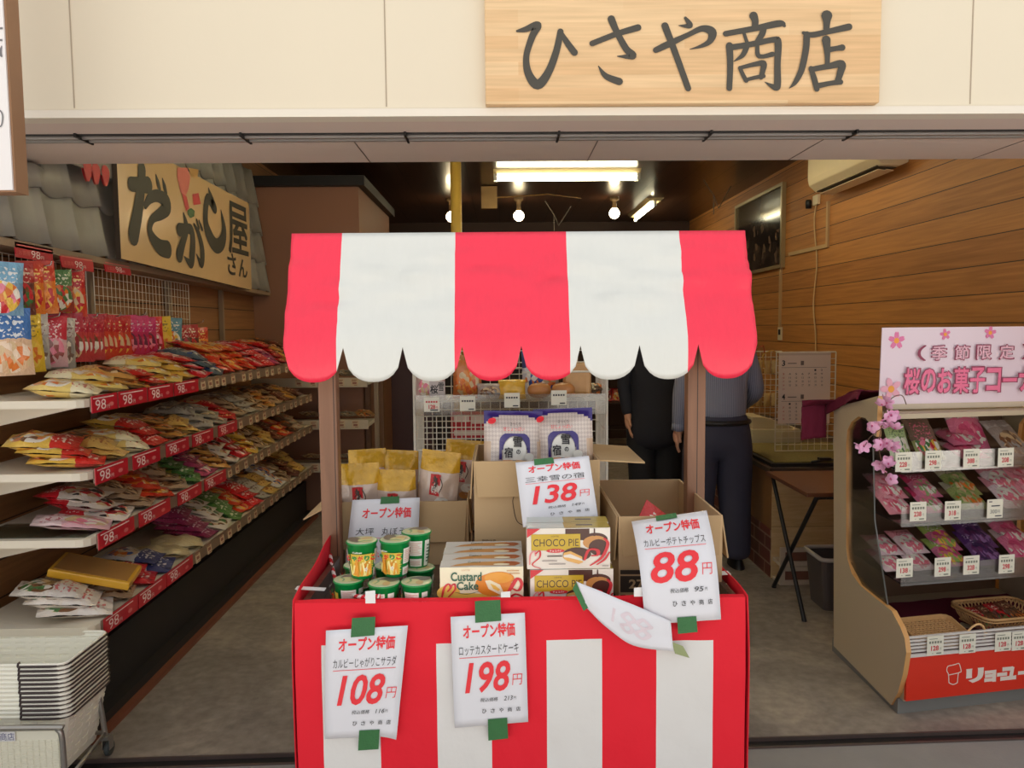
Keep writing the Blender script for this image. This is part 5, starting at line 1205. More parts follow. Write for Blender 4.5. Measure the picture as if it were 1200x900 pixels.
k0, k1 = AX(916, 314, XW), AX(916, 383, XW)
tag(MB().bb((XW-.016, k0.y-.02, k1.z), (XW, k0.y+.02, k0.z)).build('cable_trunking', TR, loc=(XW, k1.y, k1.z)), 'straight cream cable trunking running down from the framed picture', 'trunking')
q = AX(915, 391, XW); t = thing('wall_switch', 'small white wall switch at the foot of the straight trunking', 'switch', (XW, q.y, q.z))
MB().bb((XW-.012, q.y-.05, q.z-.06), (XW, q.y+.05, q.z+.06), bev=.003).build('plate', AC_W, t); MB().bb((XW-.018, q.y-.02, q.z-.01), (XW-.012, q.y+.02, q.z+.04)).build('button', DARKM, t)
# framed picture
a, b_ = AX(918, 213, XW-.03), AX(918, 313, XW-.03); c = AX(862, 238, XW-.03)
t = thing('framed_picture', 'large framed dark photograph of a crowd on the right wall', 'picture', (XW, (a.y+c.y)/2, b_.z)); fr = MB()
ya, yc_, z0, z1 = a.y, c.y, b_.z, a.z
for lo, hi in (((ya, z0), (ya+.035, z1)), ((yc_-.035, z0), (yc_, z1)), ((ya+.035, z0), (yc_-.035, z0+.03)), ((ya+.035, z1-.03), (yc_-.035, z1))): fr.bb((XW-.04, lo[0], lo[1]), (XW-.001, hi[0], hi[1]))
fr.build('frame', M('pale_gold_frame', S(170, 150, 110), .35, .05, metal=.4), t)
m, nt, p = newmat('crowd_photo'); L = nt.links; tc = N(nt, 'ShaderNodeTexCoord'); vo = N(nt, 'ShaderNodeTexVoronoi', i_Scale=16.0); L.new(tc.outputs['Object'], vo.inputs['Vector'])
sx = N(nt, 'ShaderNodeSeparateXYZ'); L.new(tc.outputs['Object'], sx.inputs[0]); sc_ = N(nt, 'ShaderNodeSeparateColor'); L.new(vo.outputs['Color'], sc_.inputs[0])
cr = ramp(nt, [(0, S(30, 24, 22)), (.45, S(54, 44, 38)), (.75, S(80, 62, 50)), (.9, S(120, 96, 78))]); L.new(sc_.outputs[0], cr.inputs[0])
mk = math_(nt, 'GREATER_THAN', sx.outputs[2], .52); L.new(mixc(nt, mk, cr.outputs[0], S(92, 80, 64)), p.inputs['Base Color']); p.inputs['Roughness'].default_value = .12
MB().bb((XW-.022, ya+.03, z0+.025), (XW-.006, yc_-.03, z1-.025)).build('photograph', m, t)

# ------------------------------------------------------------------ service counter
CT = planks('counter_boards', S(196, 164, 116), S(222, 196, 150), S(150, 120, 84), .32, 'Z', (1, 1, 7), .5, .01, 0, 7)
CW = M('counter_side', S(134, 94, 56), .5, .1, 4)
m, nt, p = newmat('dark_red_brick'); L = nt.links; tc = N(nt, 'ShaderNodeTexCoord'); mp = N(nt, 'ShaderNodeMapping'); mp.inputs['Rotation'].default_value = (0, R(-90), R(-90)); L.new(tc.outputs['Object'], mp.inputs[0])
sx = N(nt, 'ShaderNodeSeparateXYZ'); L.new(tc.outputs['Object'], sx.inputs[0]); cb_ = N(nt, 'ShaderNodeCombineXYZ'); L.new(sx.outputs[1], cb_.inputs[0]); L.new(sx.outputs[2], cb_.inputs[1])
br = N(nt, 'ShaderNodeTexBrick', i_Scale=1.0, i_Mortar_Size=.006, i_Brick_Width=.2, i_Row_Height=.085); L.new(cb_.outputs[0], br.inputs['Vector']); br.inputs['Color1'].default_value = S(92, 44, 40); br.inputs['Color2'].default_value = S(112, 54, 46); br.inputs['Mortar'].default_value = S(150, 124, 110); L.new(br.outputs[0], p.inputs['Base Color'])
BRICK = m
cx0, cy0 = 1.65, 4.6; cz = AY(910, 548, cy0).z
t = thing('service_counter', 'brown wooden service counter with a dark red brick base by the right wall', 'counter', (2.1, 5.8, 0))
MB().bb((cx0, cy0, .30), (XW-.02, 7.4, cz-.03)).build('body', CW, t)
MB().bb((cx0-.004, cy0-.008, 0), (XW-.02, cy0, cz-.03)).build('end_panel', CT, t)
MB().bb((cx0-.008, cy0+.001, 0), (XW-.02, 7.4, .30)).build('brick_base', BRICK, t)
MB().bb((cx0-.03, cy0-.03, cz-.03), (XW-.02, 7.42, cz)).build('worktop', M('worktop_dark', S(70, 56, 46), .4), t)
a = AZ(884, 553, cz); 
t = thing('counter_mat', 'olive yellow mat in a black edged tray on the service counter', 'mat', (1.95, 5.1, cz))
MB().bb((cx0+.0, cy0+.02, cz), (2.45, 5.45, cz+.02)).build('tray', BLACKP, t); MB().bb((cx0+.03, cy0+.05, cz+.0205), (2.42, 5.42, cz+.026)).build('mat', M('olive_mat', S(124, 110, 56), .8, .35, 60, bump=.4, bscale=120), t)
b = MB(); q = AZ(966, 541, cz+.03); b.tube([(q.x-.09, q.y-.03, cz+.034), (q.x, q.y, cz+.04), (q.x+.1, q.y+.02, cz+.038)], .008, 6); b.box((q.x+.0, q.y, cz+.046), (.07, .04, .02))
tag(b.build('pen_holder', BLACKP, loc=(q.x, q.y, cz+.03)), 'small black pen tray on the olive mat', 'pen tray')
# cream counter machine
yk = 5.0; p0, p1 = AY(872, 521, 5.55), AY(936, 519, 5.55); zt_ = cz+.0
t = thing('cash_register', 'low cream cash register with a sloping lid on the service counter', 'cash register', ((p0.x+p1.x)/2, 5.75, cz))
x0, x1 = AY(880, 521, 5.5).x, AY(937, 519, 5.5).x
MB().bb((x0, 5.48, cz), (x1, 5.85, cz+.115), bev=.006).build('drawer', M('cream_machine', S(206, 196, 164), .45, .03), t)
MB().prism([(x0+.01, 5.50, cz+.116), (x1-.04, 5.50, cz+.116), (x1-.1, 5.50, cz+.15), (x0+.1, 5.50, cz+.20), (x0+.01, 5.50, cz+.20)], (0, .30, 0)).build('lid', M('cream_machine2', S(196, 180, 148), .45, .03), t)
# wire stand with a calendar
yg = 5.05; g0, g1 = AY(910, 413, yg), AY(977, 531, yg)
wp_ = wire_grid('white wire grid standing on the counter behind the two month calendar', g0.x, g1.x, cz+.027, g0.z, x=yg, axis='X', sl=0, r=.0024)
t = thing('calendar', 'white wall calendar showing months 3 and 4 hung on the wire grid', 'calendar', AY(943, 495, yg-.02))
ca, cb2 = AY(913, 413, yg-.012), AY(972, 496, yg-.012); w_, h_ = cb2.x-ca.x, ca.z-cb2.z
fc = lambda x, y, o=0: Vector((ca.x+w_*x, yg-.0125-o, cb2.z+h_*y))
MB().bb((ca.x, yg-.012, cb2.z), (cb2.x, yg-.007, ca.z)).build('sheet', M('calendar_paper', S(226, 206, 190), .6, .02), t)
MB().bb((ca.x, yg-.0135, ca.z-.02), (cb2.x, yg-.0125, ca.z-.006)).build('binding', M('calendar_binding', S(206, 184, 166), .5), t)
g = MB(); A = Art(g, fc)
for half, num, y0, n0 in ((0, '3', .84, 5), (1, '4', .37, 1)):
    A.text(num, (.06, y0-.03, .12, y0+.05), 0, .03); A.rect(.05, y0-.055, .92, y0-.05, 1); A.rect(.17, y0, .34, y0+.012, 1); A.rect(.42, y0-.02, .48, y0+.04, 1)
    d = 1; first_, days = (5, 31) if half == 0 else (1, 30)
    for r_ in range(6):
        for c_ in range(7):
            k = r_*7+c_
            if k >= first_ and d <= days:
                y = y0-.09-.052*r_; A.text(str(d), (.07+.123*c_, y-.013, .105+.123*c_, y+.013), 2 if c_ == 0 else 0); d += 1
g.build('calendar_print', [BLACK_INK, M('calendar_grey', S(120, 104, 96), .6), M('calendar_red', S(190, 70, 66), .6)], t)
# second wire rack with hung snack packets and ribbons, further back
yr = 6.3; r0, r1 = AY(874, 412, yr), AY(909, 412, yr)
wire_grid('white wire grid with small snack packets behind the standing man', r0.x-.1, r1.x+.05, cz+.0, r0.z, x=yr, axis='X', sl=0, r=.0024)
for j, v in enumerate((430, 468)):
    z = AY(895, v, yr).z
    for i in range(5):
        fn = pillow_fn(.055, .11, .02, i+30, .01); b = MB().at((r0.x-.02+.064*i, yr-.02-.006*(i % 2), z), (R(90), 0, 0)); pillow(b, fn, 6, 8); b.X = Matrix.Identity(4)
        tag(b.build('snack_packet', M('packet_gold', S(190, 160, 104), .35, .25, 40, coat=.3), loc=(r0.x-.02+.064*i, yr-.02, z)), 'small gold snack packet on the back wire grid, %s row, %s from left' % (('upper', 'lower')[j], ORD[i]), 'snack bag', 'packets on the back wire grid')
b = MB(); q = AY(896, 414, yr-.06)
for i in range(9): a = i*2.1; b.tube(crom([(q.x, q.y, q.z), (q.x+.05*cos(a), q.y-.03, q.z+.05*sin(a)+.02), (q.x+.10*cos(a+.5), q.y-.01, q.z+.09*sin(a+.4)-.03)], 5), .005, 5, i % 2)
tag(b.build('ribbon_ornament', [M('ribbon_gold', S(190, 150, 70), .4), M('ribbon_red', S(170, 70, 50), .5)], loc=q), 'gold and red ribbon ornament on top of the back wire grid', 'ornament')

# ------------------------------------------------------------------ folding table, crates, bin
t = thing('folding_table', 'small brown folding table with crossed black legs in front of the counter', 'table', (1.82, 4.22, 0))
tzt = .70; ta_ = AZ(905, 552, tzt); tb2 = AZ(937, 578, tzt)
x0 = (ta_.x+tb2.x)/2; yA, yB_ = tb2.y, min(ta_.y, 4.55)
MB().bb((x0, yA, tzt-.022), (x0+.5, yB_, tzt), bev=.004).build('tabletop', M('brown_laminate', S(110, 66, 42), .35, .1, 6, coat=.2), t)
for k, x in enumerate((x0+.035, x0+.465)):
    MB().tube(crom([(x, yB_-.03, tzt-.03), (x, yB_-.035, tzt-.06), (x+.0, yA+.1, .02), (x, yA+.095, .01)], 4), .012, 8).build('leg', BLACKP, t)
    x_ = x+(.026 if k == 0 else -.026)
    MB().tube(crom([(x_+(.06 if k == 0 else -.06), yA+.05, tzt-.034), (x_+(.012 if k == 0 else -.012), yA+.05, tzt-.038), (x_, yA+.06, tzt-.07), (x_, yB_-.0, .02), (x_, yB_, .01)], 4), .012, 8).build('leg', BLACKP, t)
MB().tube([(x0+.12, yA+.05, tzt-.034), (x0+.38, yA+.05, tzt-.034)], .012, 8).build('crossbar', BLACKP, t)
for k in range(2):
    z = .002+.115*k; q = AY(911, 690, 4.50); x0_ = q.x+.0; b = MB()
    t = thing('wooden_crate', ('lower white rimmed wooden crate on the floor under the folding table', 'upper white rimmed wooden crate under the folding table')[k], 'crate', (x0_+.2, 4.5, z), 'crates under the folding table')
    for lo, hi in (((x0_, 4.46, z), (x0_+.42, 4.475, z+.03)), ((x0_, 4.46, z+.085), (x0_+.42, 4.475, z+.112)), ((x0_, 4.46, z+.03), (x0_+.03, 4.475, z+.085)), ((x0_+.39, 4.46, z+.03), (x0_+.42, 4.475, z+.085)), ((x0_, 4.475, z), (x0_+.42, 4.585, z+.02))): b.bb(lo, hi)
    b.build('crate_frame', M('worn_white_wood', S(206, 190, 170), .7, .12, 30), t); MB().bb((x0_+.03, 4.468, z+.03), (x0_+.39, 4.473, z+.085)).build('slat', M('worn_brown_wood', S(128, 84, 66), .6, .3, 14), t)
yb_ = 4.15; q = AY(980, 655, yb_)
t = thing('waste_bin', 'dark grey waste bin with a pale rim beside the bakery case', 'bin', (q.x, yb_, 0)); hz_ = AY(970, 655, yb_-.1).z
b = MB()
for z0, z1, s0, s1 in ((0, hz_, .105, .13),):
    P0 = rr(q.x-s0, yb_-s0, q.x+s0, yb_+s0, .03); P1 = rr(q.x-s1, yb_-s1, q.x+s1, yb_+s1, .035); n_ = len(P0)
    b.add([(x, y, .0) for x, y in P0]+[(x, y, hz_) for x, y in P1], [tuple(range(n_-1, -1, -1))]+[(i, (i+1) % n_, n_+(i+1) % n_, n_+i) for i in range(n_)])
o = b.build('bin_body', M('bin_grey', S(92, 84, 82), .5), t); o.modifiers.new('thickness', 'SOLIDIFY').thickness = .004
MB().tube([(x, y, hz_) for x, y in rr(q.x-.132, yb_-.132, q.x+.132, yb_+.132, .035)], .012, 8, closed=True).build('bin_rim', M('bin_rim_pale', S(206, 198, 192), .4), t)

# ================================================================== BAKERY CASE
TH = .17; _f = AZ(1046, 834, 0); FX, FY_ = _f.x, _f.y; CWD = .92
ce, se_ = cos(TH), sin(TH)
def K(a, b_, z): return Vector((FX+a*ce, FY_+b_+a*se_, z))     # a along the front, b into the shop; the front runs askew to the sides
def kbox(b, a0, a1, b0, b1, z0, z1, mi=0):
    P = [K(a, q, z) for z in (z0, z1) for a, q in ((a0, b0), (a1, b0), (a1, b1), (a0, b1))]
    return b.add(P, [(3, 2, 1, 0), (4, 5, 6, 7), (0, 1, 5, 4), (1, 2, 6, 5), (2, 3, 7, 6), (3, 0, 4, 7)], mi)
case = thing('bakery_case', 'pale wooden bakery display case with a red front at the right', 'display case', K(.4, .25, 0))
LAM = M('case_laminate', S(196, 180, 152), .45, .03, 3, stretch=(1, 1, .2)); EDGE = M('case_wood_edge', S(222, 168, 104), .45, .05, 10)
oz = [(977, 478), (977, 757), (1044, 826), (1052, 812), (1058, 790), (1062, 765), (1060, 748), (1055, 735), (1045, 716), (1026, 701), (1008, 686), (998, 672), (993, 655), (991.5, 640), (991.5, 520), (993, 504), (998, 494), (1006, 488), (1014, 490), (1020, 497), (1024, 510), (1027, 512), (1029, 464)]
side = [(AX(u, v_, FX).y-FY_, AX(u, v_, FX).z) for u, v_ in oz]
sm_ = []
for a_ in (0, CWD-.022):
    MB().prism([K(a_, y, z) for y, z in side], K(.022, 0, 0)-K(0, 0, 0), 0, 1).build('side_panel', [LAM, EDGE], case)
bk = side[0][0]; rz0, rz1 = AY(1062, 821, FY_-.05).z, AY(1066, 770, FY_-.05).z; kz = rz0-.008; DZ = rz1-.005
kbox(MB(), .022, CWD-.022, bk-.02, bk, .10, side[0][1]-.02).build('back_panel', M('case_back', S(120, 92, 70), .5, .1), case)
kbox(MB(), .022, CWD-.022, .12, bk-.02, 1.165, 1.185).build('top_panel', LAM, case)
kbox(MB(), .01, CWD-.01, -.02, bk-.02, 0.0, kz).build('kick_base', M('case_grey_base', S(128, 128, 124), .5, .05), case)
kbox(MB(), .022, CWD-.022, -.06, -.045, rz0, rz1).build('front_panel', M('case_red_front', S(226, 48, 22), .4, .03, coat=.2), case)
kbox(MB(), .022, CWD-.022, -.045, bk-.02, kz, DZ).build('deck', LAM, case)
rb = MB()
kbox(rb, .022, CWD-.022, -.064, -.054, rz1, rz1+.012)
for i in range(5): kbox(rb, .022, CWD-.022, -.058, -.05, rz1+.018+.014*i, rz1+.026+.014*i)
rb.build('price_rail', M('case_white_rail', S(222, 216, 210), .4), case)
lg = MB(); lf_ = lambda x, y: K(x, -.0606, y)
def UA(u): return (AY(u, 790, FY_-.06+.17*max(0, (u-1046)/900*3.0)).x-FX)/ce
def VZ(u, v_): return AY(u, v_, FY_-.06+UA(u)*se_).z
# angular outlined lettering and an outline of a chef's hat
for t_, u0, u1, v0, v1 in (('リ', 1132, 1153, 784, 801), ('ョ', 1154, 1168, 786, 800), ('ー', 1169, 1181, 788.5, 793), ('ユ', 1173, 1192, 782, 798), ('ー', 1194, 1208, 786.5, 791), ('パ', 1210, 1230, 780, 797), ('ン', 1232, 1250, 780, 796)):
    lg.text(t_, (UA(u0), VZ(u0, v1), UA(u1), VZ(u0, v0)), lf_, 0, .07)
hat = [(1112, 800), (1111, 790), (1109, 786), (1110, 781), (1115, 779.5), (1119, 778.5), (1123, 777.5), (1125, 782), (1126, 787), (1123, 789), (1122, 800)]
H_ = lambda u, v_: (UA(u), VZ(u, v_), .0035)
lg.stroke([H_(*p) for p in hat], lf_); lg.stroke([H_(1111, 791), H_(1123, 788.5)], lf_); lg.stroke([H_(1112, 800), H_(1117, 802), H_(1122, 800)], lf_)
lg.build('lettering', M('logo_white', S(240, 226, 214), .4), case)
SH = {'A': (AX(1052, 551, FX+.06).z, .07, 'upper'), 'B': (AX(1042, 610, FX+.05).z, .055, 'middle'), 'C': (AX(1039, 677, FX+.04).z, .045, 'lower')}
ACR = glass('acrylic', (.93, .92, .91, 1), .42, .2); GL = glass('case_glass', (.96, .97, .97, 1), .03)
for k, (z, b0, nm) in SH.items():
    kbox(MB(), .045, CWD-.03, b0, bk-.1, z+.006, z+.012).build('shelf', ACR, case)
    kbox(MB(), .045, CWD-.03, b0-.006, b0, z, z+.082).build('shelf_rail', ACR, case)
    br_ = MB()
    for a_ in (.30, .62): br_.tube([K(a_, bk-.03, z-.09), K(a_, b0+.1, z+.003), K(a_, bk-.03, z+.003)], .005, 5)
    br_.build('shelf_bracket', M('bracket_white', S(206, 200, 194), .4), case)
gp = AX(1036, 708, FX); gt = AX(1020, 560, FX)
MB().prism([K(.011, y, z) for y, z in [(AX(u, v_, FX).y-FY_, AX(u, v_, FX).z) for u, v_ in ((992, 655), (992, 500), (1006, 490), (1020, 497), (1022, 620), (1036, 708), (1008, 686))]], (.003, 0, 0)).build('side_glass', GL, case)
MB().tube([K(.013, AX(1020, 520, FX).y-FY_, AX(1020, 520, FX).z), K(.013, AX(1022, 610, FX).y-FY_, AX(1022, 610, FX).z), K(.013, AX(1037, 709, FX).y-FY_, AX(1037, 709, FX).z)], .0035, 6).build('glass_edge', M('glass_edge_grey', S(120, 122, 120), .2), case)
# maroon cloths
MAR = M('maroon_cloth', S(112, 20, 50), .85, .08, 8, bump=.3, bscale=30)
b = MB(); b.grid(lambda u, v: K(.03+(CWD-.06)*u, -.046+(bk-.07)*v, .0025+DZ+.006*nz(u*9, v*6, 1)+.012*max(0, v-.7)), 30, 16)
tag(b.build('maroon_cloth', MAR, loc=K(.4, .2, DZ)), 'maroon cloth spread over the deck of the bakery case under the baskets', 'cloth')
cpx = [(957, 487), (975, 466), (996, 456), (1021, 457), (1024, 463), (1012, 487), (990, 484), (977, 481)]
b = MB(); zc_ = side[0][1]
def cf2(u, v):
    y = FY_+bk+.05-.33*v; x = FX-.01+.22*u; z = zc_+.014+.085*min(1, v*1.2)+.010*nz(u*6, v*5, 4)
    return Vector((x, y, z))
b.grid(cf2, 14, 14)
b.grid(lambda u, v: Vector((FX-.012-.006*sin(v*3+u*5), FY_+bk+.05-.33*u, zc_+.014+.085*min(1, u*1.2)-.05*v*(1-.3*u)+.006*nz(u*8, v*3, 2))), 14, 6)
b.grid(lambda u, v: Vector((FX-.01-.12*u, FY_+bk+.052+.012*nz(u*7, v*4, 5)-.0*v, zc_+.012-.012*u*u-.16*v)), 8, 10)
b.grid(lambda u, v: Vector((FX-.01-.12*u, FY_+bk+.05-.12*v*(1-u), zc_+.014-.012*u*u+.03*v)), 8, 6)
o = b.build('maroon_cover', MAR, loc=(FX, FY_+bk, zc_)); o.modifiers.new('thickness', 'SOLIDIFY').thickness = .003
tag(o, 'maroon cloth draped over the top left corner of the bakery case', 'cloth')
# seasonal sign standing on the case
t = thing('seasonal_sign', 'pink cherry blossom sale sign standing on top of the bakery case', 'sign', K(.45, .15, 1.25))
s0, s1 = AY(1034, 384, 3.2), AY(1030, 474, 3.2); Ls = .88; sa = .11
def sg(x, y, o=0): return Vector((s0.x+(s1.x-s0.x)*(1-y)+x*Ls*cos(sa)+o*sin(sa), 3.2+x*Ls*sin(sa)-o*cos(sa), s1.z+(s0.z-s1.z)*y-.0*x))
MB().prism([sg(0, 0), sg(1, 0), sg(1, 1), sg(0, 1)], (.0, .006, 0)).build('board', M('sign_pale_pink', S(240, 222, 234), .45, .02, 4), t)
kb = MB(); kb.prism([sg(.05, -.07, .004), sg(1, -.07, .004), sg(1, 0, .004), sg(.05, 0, .004)], (0, .014, 0)); kb.build('foot_rail', M('sign_foot', S(220, 204, 180), .5), t)
g = MB(); A = Art(g, sg, .0002, .0003); asp = Ls/(s0.z-s1.z)
def blossom(x, y, r, mi, c, rot=0, notch=True):
    for k in range(5):
        a = R(90+72*k)+rot; P = []
        for d, w_ in ((0, 0), (.45, -.30), (.85, -.26), (1.05, -.10), (.88 if notch else 1.1, 0), (1.05, .10), (.85, .26), (.45, .30)):
            px_, py_ = r*(d*cos(a)-w_*sin(a)), r*(d*sin(a)+w_*cos(a)); P.append((x+px_/asp, y+py_))
        A.poly(P, mi)
    A.ell(x, y, r*.32/asp, r*.32, c)
blossom(.075, .83, .115, 0, 1); blossom(.325, .905, .075, 0, 1, .2); blossom(.56, .92, .085, 0, 1, -.1); blossom(.80, .91, .08, 0, 1, .1); blossom(.055, .20, .14, 2, 1, .3, False); blossom(.93, .25, .13, 2, 1, .1, False)
A.o += .0002
for ch, x in zip('季節限定', (.255, .375, .49, .61)):
    A.text(ch, (x-.004, .565, x+.079, .765), 3, .03); A.o += .0003; A.text(ch, (x+.002, .577, x+.073, .753), 4, .018)
A.stroke([(.215, .76, .016), (.19, .70, .016), (.19, .63, .016), (.215, .57, .016)], 3); A.stroke([(.735, .76, .016), (.76, .70, .016), (.76, .63, .016), (.735, .57, .016)], 3)
for i, ch in enumerate('桜のお菓子コーナー'):
    x = .115+.085*i; hh = (.14, .46) if ch != 'ー' else (.27, .32)
    A.text(ch, (x-.002, hh[0]-.012, x+.084, hh[1]+.012), 3, .05); A.o += .0004; A.text(ch, (x+.004, hh[0], x+.078, hh[1]), 5, .03)
g.build('sign_print', [M('petal_pink', S(232, 128, 176), .5), M('petal_orange', S(250, 170, 70), .5), M('petal_light', S(242, 176, 196), .5), M('sign_outline', S(150, 60, 90), .5), M('letter_pale', S(238, 190, 206), .5), M('letter_pink', S(244, 122, 160), .5)], t)

# artificial blossom branch hanging at the front corner
t = thing('blossom_branch', 'hanging pink artificial cherry blossom branch at the front corner of the bakery case', 'flower', AY(1040, 470, 3.0))
yq = 3.03
pth = [AY(1062, 474, yq+.02), AY(1056, 463, yq), AY(1042, 470, yq-.02), AY(1034, 495, yq-.03), AY(1030, 525, yq-.03), AY(1036, 548, yq-.02), AY(1040, 562, yq-.02)]
MB().tube(crom([tuple(p) for p in pth], 6), .002, 5).build('stem', M('stem_brown', S(110, 80, 60), .7), t)
MB().tube(crom([tuple(AY(1036, 500, yq-.03)), tuple(AY(1020, 512, yq-.04)), tuple(AY(1014, 522, yq-.04))], 5), .0015, 5).build('stem', M('stem_brown', S(110, 80, 60), .7), t)
PETAL = M('silk_petal', S(240, 180, 214), .7, .12, 40)
random.seed(3)
for (u, v_, n_) in ((1036, 474, 3), (1044, 490, 3), (1038, 497, 2), (1020, 503, 2), (1012, 520, 2), (1032, 520, 3), (1044, 524, 3), (1038, 543, 3), (1028, 547, 2), (1050, 500, 1), (1044, 565, 1)):
    for k in range(n_):
        c = AY(u+random.uniform(-5, 5), v_+random.uniform(-4, 4), yq-.035+random.uniform(-.02, .02)); b = MB()
        E = Euler((random.uniform(0, 6), random.uniform(0, 6), random.uniform(0, 6))).to_matrix()
        for p_ in range(5):
            a = 2*pi*p_/5; vs = []
            for j in range(4):
                for i in range(4):
                    d = .004+.022*j/3; w_ = (i-1.5)/1.5*.012*sin(pi*(.15+.75*j/3)); vs.append(c+E @ Vector((d*cos(a)-w_*sin(a), d*sin(a)+w_*cos(a), .012*(j/3)**2+.004*abs(i-1.5)/1.5+random.uniform(-.0015, .0015))))
            b.add(vs, [(j*4+i, j*4+i+1, j*4+i+5, j*4+i+4) for j in range(3) for i in range(3)], 0, True)
        b.lathe([(0, -.003), (.004, 0), (.003, .006), (0, .008)], 6, c, 1)
        b.build('flower', [PETAL, M('petal_centre', S(206, 90, 140), .6)], t)
# wares in the case
PM.update({
 'green and white': printed('film_green_white', C(206, 212, 176), C(170, 190, 130), [GN, WT, C(190, 206, 140), WT], C(60, 80, 60)),
 'colourful': printed('film_colourful', C(150, 150, 90), C(120, 96, 80), [PK, GN, YE_, WT, RD], C(240, 120, 150), bandv=.45),
 'deep pink': printed('film_deep_pink', C(224, 120, 150), C(206, 180, 176), [PK, C(230, 100, 140), WT, C(216, 80, 120)], C(120, 40, 60), bandv=.72),
 'clear cookie': printed('film_clear_cookie', C(166, 150, 140), C(186, 176, 170), [BR, C(150, 120, 96), GY, BE], C(210, 204, 200), bandv=.75),
 'rose petal': printed('film_rose', C(230, 150, 160), C(226, 176, 176), [PK, C(220, 90, 110), WT, C(236, 170, 180)], C(200, 60, 90), bandv=.85),
 'pink and green': printed('film_pink_green', C(216, 120, 150), C(200, 60, 100), [PK, C(150, 180, 110), WT, PK], C(250, 230, 236), bandv=.6),
 'green and amber': printed('film_green_amber', C(160, 170, 100), C(200, 190, 160), [C(130, 160, 80), BE, OR, C(170, 180, 110)], C(80, 60, 50), bandv=.7),
 'white and pink': printed('film_white_pink', C(232, 206, 208), C(226, 150, 160), [WT, PK, C(226, 120, 130), WT], C(160, 40, 60), bandv=.66),
 'pink lime and yellow': printed('film_lime_pink', C(200, 110, 140), C(160, 180, 90), [PK, YE_, C(150, 180, 90), C(210, 70, 120)], C(250, 236, 240), bandv=.62),
 'purple grape': printed('film_grape', C(110, 70, 120), C(90, 50, 110), [PU, C(90, 50, 100), C(150, 110, 160), C(60, 40, 80)], C(240, 220, 240), bandv=.6),
})
wares = [('A', 1052, 500, 'green and white', 68, .62), ('A', 1082, 508, 'colourful', 52, .78), ('A', 1132, 500, 'deep pink', 58, .95), ('A', 1128, 520, 'deep pink', 14, .8), ('A', 1180, 508, 'clear cookie', 40, .85),
         ('B', 1044, 578, 'rose petal', 36, .85), ('B', 1086, 576, 'pink and green', 34, .8), ('B', 1130, 572, 'green and amber', 36, .9), ('B', 1178, 570, 'white and pink', 38, .95), ('B', 1205, 570, 'rose petal', 38, .95),
         ('C', 1040, 645, 'white and pink', 24, .8), ('C', 1070, 643, 'white and pink', 30, .8), ('C', 1108, 638, 'pink lime and yellow', 36, .85), ('C', 1148, 634, 'purple grape', 38, .95), ('C', 1190, 636, 'deep pink', 38, .95)]
words = ['by the blossom branch', 'second from the left', 'standing tallest in the middle', 'lying flat at the front', 'beside the tall pink bag']
cnt_ = {}
wares = [(a, b_, c, d, e-(7 if a != 'A' else 0), f*(.84 if a != 'A' else 1)) for a, b_, c, d, e, f in wares]
for sh, u, v_, mat, tl, sc in wares:
    z, b0, nm = SH[sh]; i = cnt_.get(sh, 0); cnt_[sh] = i+1
    y = FY_+b0+.14*sc+.10+max(0, u-1046)/900*3.1*se_+(.06 if sh == 'A' and i == 2 else 0); p_ = AY(u, v_, y); aloc = (p_.x-FX)/ce
    half = .12*sc; zz = z+.014+half*sin(R(tl))+.012
    rm = Matrix.Rotation(TH+R(random.uniform(-6, 6)), 3, 'Z') @ Matrix.Rotation(R(tl), 3, 'X')
    bag(mat, (0, 2, 1, 0)[i % 4], (p_.x, y, zz), rm, '%s bag on the %s bakery case shelf, %s from left' % (mat, nm, ORD[i]), 'sweets in the bakery case', scale=sc)
    if sh != 'A' or i in (1, 3):
        bag(mat, 3, (p_.x+.01, y+.045*sc+.04, zz+.045), rm, '%s bag on the %s bakery case shelf, behind the %s one' % (mat, nm, ORD[i]), 'sweets in the bakery case', scale=sc)
def case_card(label, u, v_, a_b, price, hand=False, z=None, b0=0):
    pc = AY(u, v_, FY_+b0+ (u-1046)/900*3.1*se_/ce); a_ = (pc.x-FX)/ce; w_, h_ = .074, .078
    t = thing('shelf_price_card', label, 'price card', K(a_, b0-.008, pc.z-h_/2), 'price cards on the bakery case')
    f = lambda x, y, o=0: K(a_+(x-.5)*w_, b0-.0085-o-.006*(1-y)*0, pc.z+(y-.5)*h_)
    b = MB(); P = [f(0, 0), f(1, 0), f(1, 1), f(0, 1)]; b.prism(P, (0, .0012, 0)); b.build('card', M('card_white', S(236, 232, 214), .6, .02), t)
    g = MB(); A = Art(g, f, .0002, .0003)
    if hand: A.text(price, (.2, .25, .62, .45), 1); A.text('円', (.66, .25, .8, .42), 1); A.rect(.1, .85, .3, .9, 1); A.rect(.25, .62, .8, .68, 1); A.rect(.5, .08, .92, .14, 1)
    else:
        A.text(price, (.24, .24, .70, .50), 0, .03); A.text('円', (.76, .26, .86, .38), 2); A.rect(.12, .84, .62, .87, 2)
        for k in range(5): A.rect(.12+.16*k, .62, .22+.16*k, .74, 2)
        A.rect(.3, .10, .36, .13, 2); A.rect(.55, .08, .85, .14, 2)
    g.build('card_print', [M('card_red_ink', S(206, 56, 66), .6), M('card_black_ink', S(60, 60, 70), .6), M('card_grey_ink', S(128, 132, 116), .6)], t)
